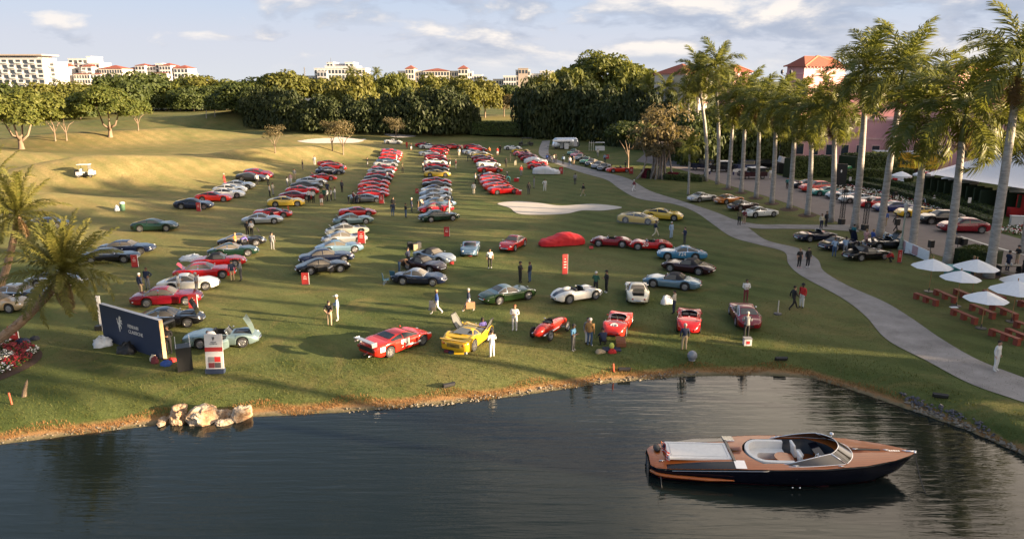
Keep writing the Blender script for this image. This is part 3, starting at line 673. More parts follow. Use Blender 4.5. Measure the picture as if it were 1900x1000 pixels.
tufts(24000, 'short scattered grass blades on the near lawn', 4.5, 15, .075, leafmat('lawn_blades', (.06, .08, .018), (.15, .15, .045), .3))
# ---------------------------------------------------------------- buildings
def stucco(name, c, v=.06):
    m, t, p = newmat(name); g = N(t, 'ShaderNodeNewGeometry'); n_ = noise(t, g.outputs['Position'], .5, 6, .7)
    LK(t, MIX(t, RAMP(t, n_, [(.3, 0.), (.7, 1.)]), tuple(x*(1-v*2) for x in c), tuple(min(1, x*(1+v)) for x in c)), p.inputs['Base Color'])
    p.inputs['Roughness'].default_value = .9; return m
M_WHITE = stucco('white_stucco', (.56, .555, .56)); M_PINK = stucco('pink_stucco', (.60, .31, .32)); M_CREAM = stucco('cream_stucco', (.56, .52, .47)); M_GREYW = stucco('grey_render', (.42, .42, .45))
M_TRIM = stucco('pale_pink_trim', (.70, .43, .39))
M_GLASS = mat('window_glass', (.035, .045, .06), .12, spec=.8); M_SLAB = stucco('tan_fascia', (.36, .30, .26))
m, t, p = newmat('clay_roof_tile'); g = N(t, 'ShaderNodeTexCoord'); wv = N(t, 'ShaderNodeTexWave', Scale=2.2, Distortion=.6); LK(t, g.outputs['Object'], wv.inputs['Vector'])
LK(t, MIX(t, wv.outputs['Fac'], (.18, .04, .025), (.29, .078, .045)), p.inputs['Base Color']); p.inputs['Roughness'].default_value = .85; M_TILE = m
def at_px(px, D):
    """ground point in direction of image column px at forward distance D"""
    return Vector(((px-950)/FPX*D*math.cos(PITCH)*1.0, D, 0))
def z_px(py, D):
    d = ray(950, py); return CAM_H + d.z/d.y*D
def x_px(px, py, D):
    d = ray(px, py); return d.x/d.y*D
WIN = MB().box((0, 0, 0), (1, .12, 1)).mesh('window')
RAIL = MB().box((0, 0, 0), (1, .14, 1)).mesh('balcony')
def hip(mb, x0, x1, y0, y1, z, h, o=.6, ridge=0.0):
    x0 -= o; x1 += o; y0 -= o; y1 += o; cx_, cy_ = (x0+x1)/2, (y0+y1)/2; r = max(0, (x1-x0)-(y1-y0))/2*.92
    mb.add([(x0, y0, z), (x1, y0, z), (x1, y1, z), (x0, y1, z), (cx_-r, cy_, z+h), (cx_+r, cy_, z+h)], [(0, 1, 5, 4), (1, 2, 5), (2, 3, 4, 5), (3, 0, 4), (3, 2, 1, 0)])
def building(name, label, D, blocks, rz=0.0, depth=16, wallm=None):
    """blocks: (px0, px1, pytop, kind, floors, columns, roof_px, dd) all at forward distance D; base below the trees"""
    T = thing(name, label, 'building', (0, 0, 0))
    for (a, b, top, wm, fl, nc, roof, dd) in blocks:
        d_ = D+dd; x0, x1 = x_px(a, top, d_), x_px(b, top, d_); z = z_px(top, d_); dp = depth
        w = x1-x0
        ob('wall', MB().box(((x0+x1)/2, d_+dp/2, z/2), (w, dp, z)).mesh('wall'), T, wm)
        if roof:
            mb = MB(); hip(mb, x0, x1, d_, d_+dp, z, z_px(top-roof, d_)-z); ob('roof', mb.mesh('roof'), T, M_TILE)
        else:
            ob('parapet', MB().box(((x0+x1)/2, d_+dp/2, z+.2), (w+.5, dp+.5, .4)).mesh('parapet'), T, wm)
        fh = 3.3; cw = w/nc if nc else 0
        for f in range(fl):
            zc = z-1.9-f*fh
            if zc < 3: break
            for c in range(nc):
                xc = x0+(c+.5)*cw; o = ob('window', WIN, T, M_GLASS, (xc, d_-.02, zc), (0, 0, 0), (cw*.62, 1, 2.2))
                if (c+f) % 2 == 0 and cw > 3.2: ob('balcony', RAIL, o, wm, (0, -.5/1, -.42), (0, 0, 0), (1.45, 7, .42))
    return T
W_, P_, C_, G_ = M_WHITE, M_PINK, M_CREAM, M_GREYW
B1 = building('apartment_building', 'white apartment block with brown flat roof at the far left', 520, [(-130, 78, 109, W_, 6, 16, 0, 0), (72, 100, 116, W_, 5, 3, 0, 6), (-120, 70, 105, W_, 0, 0, 0, 4)])
x0, x1 = x_px(-140, 104, 520), x_px(76, 104, 520); ob('roof', MB().box(((x0+x1)/2, 529, z_px(102.5, 520)), (x1-x0+2, 20, .9)).mesh('roof'), B1, M_SLAB)
building('apartment_building', 'white stepped apartment block with red tile roofs right of the flat-roofed one', 545, [(98, 128, 117, W_, 5, 4, 0, 12), (104, 128, 124, W_, 4, 3, 6, 0), (126, 162, 110, W_, 5, 4, 0, 8), (150, 170, 124, W_, 3, 2, 6, 0),
    (160, 168, 106, W_, 0, 0, 0, 10), (98, 124, 138, C_, 4, 5, 3, -3), (136, 166, 138, C_, 4, 6, 3, -3), (166, 186, 138, W_, 4, 3, 3, -2), (164, 184, 118, W_, 3, 3, 0, 6), (183, 226, 128, C_, 4, 9, 7, 2)])
building('apartment_building', 'low white villa block with four red roofs above the dark trees', 570, [(238, 252, 128, W_, 3, 2, 5, 2), (250, 268, 122, W_, 3, 3, 4, 0), (272, 288, 123, W_, 3, 3, 3, 4), (288, 300, 119, W_, 2, 2, 0, 6), (295, 316, 122, W_, 4, 4, 5, 0), (312, 330, 126, W_, 3, 3, 4, 3), (322, 348, 127, W_, 4, 4, 6, 1), (284, 310, 136, C_, 3, 4, 3, -3), (346, 352, 138, W_, 2, 1, 0, 2)])
building('apartment_building', 'white terraced building with stepped roof above the sunlit trees', 500, [(583, 678, 128, W_, 5, 15, 0, 0), (603, 662, 124, W_, 1, 9, 0, 2), (606, 618, 117, W_, 1, 2, 0, 3), (640, 655, 117, W_, 1, 2, 0, 3), (620, 640, 120, G_, 1, 3, 0, 5), (562, 584, 142, W_, 2, 4, 0, 4), (588, 606, 133, G_, 3, 3, 0, -2)])
mb_ = MB(); mx = x_px(614, 116, 502); mb_.tube([(mx, 502, z_px(118, 502)), (mx, 502, z_px(108, 502))], .12, 5); mb_.ob('antenna_mast', mat('dark_steel', (.05, .05, .055), .5), None); tag(bpy.data.objects['antenna_mast'], 'thin antenna mast on the roof of the white terraced building', 'antenna')
building('hotel_building', 'long cream building with two red-roofed towers and red central roof', 520, [(738, 752, 133, G_, 3, 2, 0, 2), (752, 768, 128, C_, 4, 3, 7, 0), (766, 786, 133, C_, 4, 4, 0, 3), (785, 834, 132, C_, 4, 9, 5, 1), (833, 852, 133, C_, 4, 4, 0, 3), (850, 868, 128, C_, 4, 3, 7, 0), (866, 876, 134, W_, 3, 2, 0, 2), (874, 894, 140, W_, 3, 4, 0, 3)])
building('apartment_building', 'pale grey stepped tower block beside the huge domed tree', 500, [(934, 958, 142, W_, 4, 5, 0, 0), (957, 984, 131, W_, 5, 5, 0, 2), (962, 980, 128, M_SLAB, 1, 3, 0, 1), (1003, 1028, 133, W_, 4, 5, 0, 3), (915, 936, 148, C_, 2, 4, 0, 4), (983, 1004, 138, W_, 3, 4, 0, 5)])
# radio tower
mb_ = MB(); D_ = 600
for s in (-1, 1): mb_.tube([(x_px(565.5, 140, D_)+s*.7, D_, 0), (x_px(565.5, 140, D_)+s*.15, D_, z_px(125, D_))], .16, 4)
for k in range(9): mb_.tube([(x_px(565.5, 140, D_)-.5, D_, 9+k*1.7), (x_px(565.5, 140, D_)+.5, D_, 10.4+k*1.7)], .1, 4)
tag(mb_.ob('radio_mast', mat('dark_steel', (.05, .05, .055), .5)), 'distant lattice radio mast left of the white terraced building', 'mast')

# pink hotel
H = thing('pink_hotel', 'pink hotel with square red-roofed towers behind the row of palms', 'building', (0, 0, 0))
def tower(px_l, px_c, px_r, D, eave, apex, arcs=True):
    """square tower seen over its corner; corner column px_c at distance D"""
    c = Vector((x_px(px_c, eave, D), D, 0)); z = z_px(eave, D); s = 8.5
    a = R(33); ux = Vector((math.cos(a), math.sin(a), 0)); uy = Vector((-math.sin(a), math.cos(a), 0))
    # width of the right face so that it spans to px_r
    for s in np.linspace(5, 24, 120):
        q = c+ux*s
        if 950+q.x/ (q.y*math.cos(PITCH)+(CAM_H-z)*math.sin(PITCH))*FPX > px_r: break
    for s2 in np.linspace(4, 24, 120):
        q = c+uy*s2
        if 950+q.x/ (q.y*math.cos(PITCH)+(CAM_H-z)*math.sin(PITCH))*FPX < px_l: break
    ce = c+ux*s/2+uy*s2/2
    ob('tower', MB().box((ce.x, ce.y, z/2), (s, s2, z), a).mesh('tower'), H, M_PINK)
    ob('cornice', MB().box((ce.x, ce.y, z-1.3), (s+.25, s2+.25, .25), a).mesh('cornice'), H, M_TRIM)
    mb = MB(); n = int(s/1.1)
    for k in range(n+1):
        q = c+ux*(k*s/n)-uy*.25; mb.box((q.x, q.y, z-.14), (.25, .7, .25), a)
    ob('eave_brackets', mb.mesh('eave_brackets'), H, M_SLAB)
    mb = MB(); hip(mb, -s/2, s/2, -s2/2, s2/2, 0, z_px(apex, D+5)-z, .55); o = ob('roof', mb.mesh('roof'), H, M_TILE, (ce.x, ce.y, z+.02), (0, 0, a))
    mb = MB()
    for (sx, sy) in ((-1, -1), (1, -1), (-1, 1), (1, 1)): mb.tube([(sx*(s/2+.5), sy*(s2/2+.5), .05), (0, 0, z_px(apex, D+5)-z+.05)], .16, 5)
    ob('ridge_tiles', mb.mesh('ridge_tiles'), o, mat('ridge_tile', (.40, .16, .09), .8))
    if arcs:
        for k in range(4):
            q = c+ux*(s*(.30+.15*k))-uy*.03; mb = MB()
            pts = [(-.5, 0, -3.2), (-.5, 0, 0)]+[(-.5*math.cos(math.pi*i/8), 0, .5*math.sin(math.pi*i/8)) for i in range(1, 8)]+[(.5, 0, 0), (.5, 0, -3.2)]
            mb.tube(pts, .09, 5); ob('arch', mb.mesh('arch'), H, M_TRIM, (q.x, q.y, z-4.6), (0, 0, a))
            ob('window', MB().add([(p_[0]*.86, .02, p_[2]) for p_ in pts], [tuple(range(len(pts)))]).mesh('window'), H, M_PINK, (q.x, q.y, z-4.6), (0, 0, a))
tower(1464, 1493, 1568, 150, 124, 105)
tower(1760, 1780, 1842, 146, 133, 119, False)
tower(1350, 1362, 1392, 172, 134, 122, False)
def wing(pa, pb, Da, Db, top, dp=14, roof=False, wm=None, nwin=0):
    za = z_px(top, Da); A = Vector((x_px(pa, top, Da), Da, 0)); B = Vector((x_px(pb, top, Da), Db, 0)); d = B-A; L = d.length; rz = math.atan2(d.y, d.x)
    e = Vector((-d.y, d.x, 0)).normalized(); c = (A+B)/2+e*dp/2
    w = ob('wall', MB().box((c.x, c.y, za/2), (L, dp, za), rz).mesh('wall'), H, wm or M_PINK)
    ob('ledge', MB().box((c.x, c.y, za*.62), (L+.2, dp+.2, .3), rz).mesh('ledge'), H, M_TRIM)
    ob('parapet', MB().box((c.x, c.y, za+.15), (L+.3, dp+.3, .3), rz).mesh('parapet'), H, M_TRIM)
    for k in range(nwin):
        q = A+d*((k+.5)/nwin)-e*.03; f = ob('window', MB().box((0, 0, 0), (1.5, .14, 2.2)).mesh('window'), H, M_TRIM, (q.x, q.y, za*.36), (0, 0, rz))
        ob('pane', MB().box((0, -.05, 0), (1.2, .12, 1.9)).mesh('pane'), f, M_GLASS)
    if roof:
        mb = MB(); hip(mb, -L/2, L/2, -dp/2, dp/2, 0, 2.4, .5); ob('roof', mb.mesh('roof'), H, M_TILE, (c.x, c.y, za+.3), (0, 0, rz))
wing(1476, 1692, 142, 134, 222, 12, nwin=9)
wing(1560, 1760, 150, 146, 178, 14, nwin=8)
wing(1690, 2300, 132, 100, 205, 16, nwin=18)
wing(1780, 2200, 150, 130, 160, 14, nwin=12)
wing(1215, 1262, 182, 176, 140, 10, True, M_CREAM)
# hotel wings to the right of the picture (they shade the lawn)
HW = thing('hotel_wing', 'long pink hotel wing with red roof to the right of the street', 'building', (0, 0, 0))
def slab(x, y, L, dp, z, rz, nm='wall'):
    ob(nm, MB().box((x, y, z/2), (L, dp, z), rz).mesh(nm), HW, M_PINK); mb = MB(); hip(mb, -L/2, L/2, -dp/2, dp/2, 0, 2.5, .5); ob('roof', mb.mesh('roof'), HW, M_TILE, (x, y, z+.02), (0, 0, rz))
SHADE = [(128, 44, 34, 15, 23, R(80)), (126, 84, 40, 15, 24, R(88)), (118, 2, 16, 14, 17, R(70))]
for s_ in SHADE: slab(*s_)
# twin-globe lamp posts by the towers
for px, py, D in ((1459, 138, 140), (1742, 130, 140), (1752, 134, 144)):
    z = z_px(py-10, D); x = x_px(px, py, D); mb = MB(); mb.tube([(0, 0, 0), (0, 0, z-1)], .09, 6); mb.tube([(-.8, 0, z-1.0), (0, 0, z-1.4), (.8, 0, z-1.0)], .06, 5)
    T = thing('lamp_post', f'twin lamp post on the hotel terrace near {"the square tower" if px < 1500 else "the right tower" if px < 1745 else "the right tower, the farther one"}', 'lamp post', (x, D, 0)); ob('post', mb.mesh('post'), T, mat('dark_steel', (.05, .05, .055), .5))
    for s in (-1, 1): ob('lamp_head', MB().ell((s*.8, 0, z-.55), (.28, .28, .42), 8, 6).mesh('lamp_head', True), T, mat('dark_steel', (.05, .05, .055), .5))

# trees and palms of the hotel garden, right of the picture
def garden_tree(x, y, w, h, kind, m, label, low=.1):
    T = thing('garden_tree', label, 'tree', (x, y, 0), x*1.7+y, 'garden trees right of the lawn')
    ob('trunk', TRUNKS[1], T, B_TREE, (0, 0, 0), (0, 0, 0), (h*.7, h*.7, h*.85)); ob('crown', CROWNS[kind][int(y) % len(CROWNS[kind])], T, m, (0, 0, h*low), (0, 0, 0), (w, w, h*(1-low)/.98))
GT = [(82, 46, 5.5, 19), (80, 36.5, 4.6, 20), (84, 27, 4.2, 18.5), (78, 22.5, 3.2, 17), (82, 9.2, 4.6, 17), (79, -1.5, 4.2, 15), (76, -11, 5, 18), (74, -22, 5, 18)]
for i, (x, y, w, h) in enumerate(GT): garden_tree(x, y, w, h, 'wall', L_DARK, 'tall dark garden tree beside the hotel, '+ORD[i]+' along its edge')
def plain_palm(x, y, H, label):
    T = thing('royal_palm', label, 'palm tree', (x, y, zat(x, y)), 0, 'royal palms right of the picture')
    ob('trunk', rings_trunk('trunk', H-1.6, .33), T, B_PALM)
    for k in range(20):
        u = k/19; ob('frond', FR[0] if u < .2 else (FR[1] if u < .55 else FR[2]), T, L_PALM, (0, 0, H), (0, -R(82-105*u), 2.399*k), 1.2)
for i, (x, y, H) in enumerate(((45.5, 41, 15), (47, 33.5, 18), (49, 26, 20), (46, 20.5, 20), (48, 16.5, 21))): plain_palm(x, y, H, f'royal palm continuing the street row to the right, {ORD[i]} past the last')
# ---------------------------------------------------------------- cars
def gsm(xs, ys, s):
    n = len(xs); k = max(1, int(s/(xs[1]-xs[0]))); w = np.exp(-.5*(np.arange(-3*k, 3*k+1)/k)**2); w /= w.sum()
    p = np.r_[np.full(3*k, ys[0]), ys, np.full(3*k, ys[-1])]; return np.convolve(p, w, 'valid')
class Prof:
    def __init__(s, pts, sm=.08):
        x = np.array([p[0] for p in pts]); y = np.array([p[1] for p in pts]); s.x = np.linspace(x[0], x[-1], 400); s.y = gsm(s.x, np.interp(s.x, x, y), sm)
    def __call__(s, x): return np.interp(x, s.x, s.y)
SEC = np.array([(.93, 0, 0), (.985, .1, 0), (1.0, .42, 0), (.99, .72, 0), (.955, .90, 0), (.87, .985, .0), (.66, 1, .40), (.33, 1, .86), (0, 1, 1)])
# x forward. deck = centre line without cabin, sh = shoulder line, hw = half width, cab = (xA screen base, xB roof front, xC roof rear, xD rear base, roof z, roof half width)
ST = dict(
 gt60=dict(L=4.45, r=.33, ax=(1.33, -1.12), sill=.20, deck=[(-2.22, .62), (-2.0, .74), (-1.2, .84), (.5, .86), (1.5, .80), (2.0, .68), (2.22, .52)], sh=[(-2.22, .60), (-1.9, .74), (-1.1, .86), (-.2, .78), (.6, .78), (1.35, .83), (1.9, .72), (2.22, .50)],
    hw=[(-2.22, .56), (-1.9, .74), (-1.1, .84), (0, .80), (1.2, .83), (1.9, .72), (2.22, .50)], cab=(.62, .02, -.62, -1.75, 1.24, .50), chrome=1, pil=-.42, wheel='wire'),
 notch=dict(L=4.75, r=.33, ax=(1.42, -1.20), sill=.21, deck=[(-2.37, .66), (-2.2, .80), (-1.4, .88), (.7, .88), (1.8, .80), (2.2, .70), (2.37, .56)], sh=[(-2.37, .64), (-2.1, .82), (-1.1, .86), (.6, .84), (1.5, .84), (2.1, .74), (2.37, .54)],
    hw=[(-2.37, .66), (-2.1, .78), (-1.1, .86), (1.2, .86), (2.0, .76), (2.37, .60)], cab=(.72, .10, -.85, -1.55, 1.30, .53), chrome=1, pil=-.40, wheel='wire'),
 sedan80=dict(L=4.85, r=.33, ax=(1.42, -1.28), sill=.22, deck=[(-2.42, .74), (-2.3, .86), (-1.5, .90), (.8, .86), (1.9, .76), (2.3, .66), (2.42, .52)], sh=[(-2.42, .72), (-2.2, .86), (-1, .86), (.6, .84), (1.5, .80), (2.2, .68), (2.42, .50)],
    hw=[(-2.42, .78), (-2.1, .86), (-1.1, .90), (1.2, .89), (2.1, .84), (2.42, .74)], cab=(.80, .15, -.90, -1.75, 1.28, .56), chrome=1, pil=-.35, wheel='star'),
 wedge=dict(L=4.4, r=.33, ax=(1.25, -1.22), sill=.18, deck=[(-2.2, .70), (-2.1, .86), (-1.2, .90), (.7, .84), (1.5, .68), (2.05, .54), (2.2, .44)], sh=[(-2.2, .68), (-2.0, .86), (-1.2, .90), (-.3, .84), (.7, .80), (1.3, .76), (1.9, .58), (2.2, .42)],
    hw=[(-2.2, .82), (-1.9, .90), (-1.1, .93), (0, .89), (1.2, .90), (1.9, .80), (2.2, .62)], cab=(1.02, .28, -.42, -1.35, 1.13, .54), chrome=0, pil=-.18, wheel='star'),
 midmod=dict(L=4.5, r=.345, ax=(1.32, -1.25), sill=.16, deck=[(-2.25, .72), (-2.1, .92), (-1.3, 1.0), (.7, .90), (1.5, .74), (2.05, .58), (2.25, .42)], sh=[(-2.25, .70), (-2.0, .90), (-1.2, .97), (-.2, .84), (.7, .84), (1.35, .86), (1.95, .66), (2.25, .42)],
    hw=[(-2.25, .80), (-1.9, .93), (-1.1, .98), (0, .92), (1.2, .96), (1.95, .84), (2.25, .58)], cab=(1.10, .18, -.38, -1.85, 1.20, .52), chrome=0, pil=-.35, wheel='star'),
 gtmod=dict(L=4.65, r=.355, ax=(1.42, -1.30), sill=.18, deck=[(-2.32, .72), (-2.2, .94), (-1.5, 1.0), (.6, .96), (1.5, .88), (2.1, .70), (2.32, .48)], sh=[(-2.32, .70), (-2.1, .92), (-1.25, .98), (-.2, .88), (.7, .88), (1.45, .93), (2.0, .74), (2.32, .46)],
    hw=[(-2.32, .74), (-2.0, .90), (-1.2, .98), (0, .92), (1.35, .97), (2.0, .86), (2.32, .60)], cab=(.72, -.05, -.72, -2.0, 1.29, .53), chrome=0, pil=-.55, wheel='star'),
 suv=dict(L=4.95, r=.40, ax=(1.48, -1.48), sill=.26, deck=[(-2.47, .86), (-2.35, 1.12), (-1.6, 1.16), (.7, 1.14), (1.7, 1.04), (2.25, .86), (2.47, .58)], sh=[(-2.47, .84), (-2.2, 1.10), (-1.4, 1.14), (0, 1.04), (.8, 1.04), (1.5, 1.08), (2.15, .88), (2.47, .56)],
    hw=[(-2.47, .80), (-2.1, .94), (-1.3, 1.01), (0, .96), (1.4, 1.0), (2.1, .90), (2.47, .66)], cab=(.95, .20, -1.0, -2.25, 1.60, .58), chrome=0, pil=-.25, wheel='star'),
 soft=dict(base='gt60', cab=(.58, .08, -.55, -1.05, 1.22, .52), soft=1),
 hard60=dict(base='gt60', cab=(.60, .02, -.55, -1.40, 1.24, .50)),
 open60=dict(base='gt60', cab=None, ck=(.55, -.62)),
 barchetta=dict(L=4.15, r=.345, ax=(1.20, -1.10), sill=.22, deck=[(-2.07, .50), (-1.85, .74), (-1.1, .86), (.5, .86), (1.3, .80), (1.85, .62), (2.07, .42)], sh=[(-2.07, .50), (-1.75, .76), (-1.1, .90), (-.2, .74), (.5, .76), (1.2, .88), (1.75, .70), (2.07, .42)],
    hw=[(-2.07, .42), (-1.8, .66), (-1.1, .80), (0, .74), (1.1, .79), (1.75, .64), (2.07, .38)], cab=None, ck=(.42, -.48), chrome=0, wheel='wire', rest=1),
 proto=dict(L=4.1, r=.35, ax=(1.18, -1.12), sill=.14, deck=[(-2.05, .66), (-1.9, .76), (-1.1, .80), (.6, .66), (1.3, .60), (1.9, .46), (2.05, .34)], sh=[(-2.05, .66), (-1.9, .80), (-1.1, .98), (-.3, .76), (.4, .72), (1.1, .86), (1.75, .56), (2.05, .34)],
    hw=[(-2.05, .82), (-1.8, .90), (-1.1, .93), (0, .84), (1.1, .89), (1.7, .78), (2.05, .52)], cab=(.80, .22, -.35, -1.55, 1.02, .42), chrome=0, pil=-.2, wheel='star'))
for k in list(ST):
    if 'base' in ST[k]: d = dict(ST[ST[k]['base']]); d.update(ST[k]); ST[k] = d
M_TYRE = mat('tyre_rubber', (.018, .018, .019), .8); M_RIM = mat('alloy_silver', (.36, .36, .38), .3, .8); M_RIMD = mat('alloy_dark', (.09, .09, .10), .35, .6)
M_CHROME = mat('chrome', (.78, .78, .80), .12, 1.0); M_CARGLASS = mat('car_glass', (.022, .026, .030), .06, 0, 0, spec=.5); M_CLGLASS = mat('classic_car_glass', (.11, .10, .085), .08, 0, 0, spec=.5)
M_BLACK = mat('black_trim', (.012, .012, .013), .5)
M_LAMP = mat('lamp_lens', (.62, .62, .60), .1, .2, 1.0); M_TAIL = mat('tail_lamp', (.30, .01, .008), .15, 0, 1.0); M_FABRIC = mat('black_soft_top', (.018, .018, .022), .85); M_TAN = mat('tan_leather', (.36, .20, .09), .5); M_REDL = mat('red_leather', (.34, .02, .02), .45); M_BLKL = mat('black_leather', (.03, .03, .032), .5)
M_AMBER = mat('amber_lens', (.5, .16, .02), .2)
def paint(name, c, metal=0.0, rough=.22): return mat('paint_'+name, c, rough, metal, .75, .05, spec=.3)
PAINT = dict(red=paint('red', (.42, .008, .010)), bright=paint('bright_red', (.52, .024, .014)), darkred=paint('dark_red', (.19, .005, .014)), maroon=paint('maroon', (.026, .006, .010)), white=paint('white', (.68, .67, .63)), cream=paint('cream', (.64, .60, .48)),
    silver=paint('silver', (.40, .42, .44), .6, .28), bluesilver=paint('blue_silver', (.25, .30, .36), .5, .28), grey=paint('grey', (.17, .18, .19), .5, .3), darkgrey=paint('dark_grey', (.026, .027, .030), .3, .3), black=paint('black', (.006, .006, .008)), navy=paint('navy', (.006, .010, .030)),
    blue=paint('blue', (.010, .022, .12)), lightblue=paint('light_blue', (.14, .235, .32), .4), blue724=paint('race_blue', (.045, .17, .30)), steel=paint('steel_blue', (.10, .17, .25), .4, .3), green=paint('dark_green', (.006, .022, .014)), olive=paint('olive_green', (.020, .048, .014)), teal=paint('teal', (.03, .19, .17), .3), emerald=paint('emerald', (.012, .14, .075)),
    tealgrey=paint('teal_grey', (.19, .27, .28), .5, .3), yellow=paint('yellow', (.58, .39, .05)), gold=paint('race_yellow', (.62, .38, .02)), tan=paint('tan_gold', (.44, .33, .20), .4, .3), orange=paint('copper_orange', (.44, .15, .03), .3), pink=paint('faded_pink', (.45, .12, .16)))
def wheel_meshes():
    mb = MB(); w = .105
    mb.lathe([(.66, -w*.9), (.86, -w), (.96, -w*.82), (1.0, -w*.4), (1.0, w*.4), (.96, w*.82), (.86, w), (.66, w*.9)], 20, axis='y'); ty = mb.mesh('wheel', True)
    out = {}
    for kind in ('wire', 'star'):
        mb = MB(); mb.lathe([(.64, -.09), (.64, .098), (.59, .098), (.57, .03)], 20, axis='y')
        if kind == 'wire':
            mb.lathe([(.60, .03), (.34, .055), (.20, .085), (.09, .10), (.001, .112)], 20, axis='y')
            for k in range(14):
                a = 2*math.pi*k/14; mb.tube([(.12*math.cos(a), .095, .12*math.sin(a)), (.62*math.cos(a+.2), .06, .62*math.sin(a+.2))], .022, 4)
        else:
            mb.lathe([(.60, -.02), (.001, -.02)], 20, axis='y'); mb.lathe([(.16, .02), (.15, .09), (.001, .095)], 10, axis='y')
            for k in range(5):
                a = 2*math.pi*k/5; u = (math.cos(a), math.sin(a)); v = (-u[1], u[0])
                P = []
                for (q, hw_, yy) in ((.08, .10, .088), (.64, .075, .085)):
                    for s in (-1, 1): P += [(u[0]*q+v[0]*hw_*s, yy, u[1]*q+v[1]*hw_*s), (u[0]*q+v[0]*hw_*s, yy-.06, u[1]*q+v[1]*hw_*s)]
                mb.add(P, [(0, 2, 6, 4), (1, 5, 7, 3), (0, 4, 5, 1), (2, 3, 7, 6)])
        out[kind] = mb.mesh('rim', kind == 'wire')
    return ty, out
TYRE, RIMS = wheel_meshes()
class Car:
    cache = {}
    def __init__(s, style):
        s.d = d = ST[style]; s.style = style; s.deck = Prof(d['deck'], .10); s.shp = Prof(d['sh'], .12); s.hwp = Prof(d['hw'], .16); s.xe = d['L']/2; s.M = {}
        s.R = d['r']+.055; xs = list(np.linspace(-s.xe, s.xe, 34))
        for a in d['ax']: xs += [a+s.R*math.cos(math.pi*k/8) for k in range(9)]+[a+s.R*1.001, a-s.R*1.001]
        e = s.xe; xs += [e-.02, e-.07, -e+.02, -e+.07]
        s.xs = np.array(sorted(set(round(x, 4) for x in xs)))
        s.build()
    def hw(s, x):
        h = s.hwp(x); e = .26
        for sg in (1, -1):
            q = np.clip((sg*x-(s.xe-e))/e, 0, 1); h = h*(1-.16*q**2.5)
        return h
    def zb(s, x):
        d = s.d; z = np.full_like(np.asarray(x, float), d['sill']); z = z+.10*sstep(s.xe-.45, s.xe, np.abs(x))
        for a in d['ax']:
            q = np.abs(x-a); z = np.where(q < s.R, np.maximum(z, d['r']+np.sqrt(np.maximum(s.R**2-q**2, 0))), z)
        return z
    def P(s, x, v):
        """body surface, v in 0..8 from the sill to the centre line"""
        x = np.asarray(x, float); v = np.asarray(v, float)
        a, b, c = (np.interp(v, np.arange(9), SEC[:, k]) for k in range(3))
        zb, zs, zc, h = s.zb(x), s.shp(x), s.deck(x), s.hw(x); zb = np.minimum(zb, zs-.04)
        return np.stack([x, h*a, zb+b*(zs-zb)+c*(zc-zs)], -1)
    def C(s, x, u):
        """cabin surface, u in 0..4 from the belt to the roof centre"""
        xA, xB, xC, xD, zr, wr = s.d['cab']; x = np.asarray(x, float); u = np.asarray(u, float)
        zA, zD = float(s.deck(xA))-.02, float(s.deck(xD))-.02
        f = Prof([(xD-.3, zD-.02), (xD, zD), (xC, zr-.03), ((xB+xC)/2, zr), (xB, zr-.03), (xA, zA), (xA+.3, zA-.02)], .07)
        zt = f(x); zb = s.shp(x)-.03; h = np.maximum(zt-zb, .0); k = np.clip(h/(zr-.8), 0, 1)
        wb = s.hw(x)*.90; wt = wb*(1-k)*.92+wr*k
        a = np.array([0, .5, .86, .97, 1.0]); w0 = np.stack([wb, wb*.5+wt*.5+.02*k, wt*.97, wt*.62, wt*0], -1); z0 = np.stack([zb, zb+h*.52, zb+h*.88, zb+h*.985, zb+h*1.012], -1)
        i = np.clip(u.astype(int), 0, 3); t_ = u-i
        y = np.take_along_axis(w0, i[..., None], -1)[..., 0]*(1-t_)+np.take_along_axis(w0, i[..., None]+1, -1)[..., 0]*t_
        z = np.take_along_axis(z0, i[..., None], -1)[..., 0]*(1-t_)+np.take_along_axis(z0, i[..., None]+1, -1)[..., 0]*t_
        return np.stack([x, y, z], -1)
    def patch(s, f, x0, x1, v0, v1, nx_, nv, off, mirror=False, cross=False, v0b=None, flip=False):
        xs = np.linspace(x0, x1, nx_)
        if cross:
            vs = np.r_[np.linspace(v0, v1, nv), np.linspace(v1, v0, nv)[1:]]; sg = np.r_[np.ones(nv), -np.ones(nv-1)]
        else: vs = np.linspace(v0, v1, nv); sg = np.ones(nv)*(-1 if mirror else 1)
        X, Vv = np.meshgrid(xs, vs, indexing='ij'); Pm = f(X, Vv); Pm[..., 1] *= sg[None, :]
        dx = np.gradient(Pm, axis=0); dv = np.gradient(Pm, axis=1); n_ = np.cross(dx, dv); n_ /= np.linalg.norm(n_, axis=-1)[..., None]+1e-9
        cen = np.array([0, 0, .4]); 
        if ((Pm-cen)*n_).sum() < 0: n_ = -n_
        Pm = Pm+n_*off; idx_ = np.arange(Pm.shape[0]*Pm.shape[1]).reshape(Pm.shape[:2])
        Fq = np.stack([idx_[:-1, :-1], idx_[1:, :-1], idx_[1:, 1:], idx_[:-1, 1:]], -1).reshape(-1, 4)
        return Pm.reshape(-1, 3), Fq
    def pm(s, name, *patches, smooth=True):
        V = []; Fq = []; n = 0
        for a, b in patches: V.append(a); Fq.append(b+n); n += len(a)
        return mk(name, np.concatenate(V), np.concatenate(Fq), smooth)
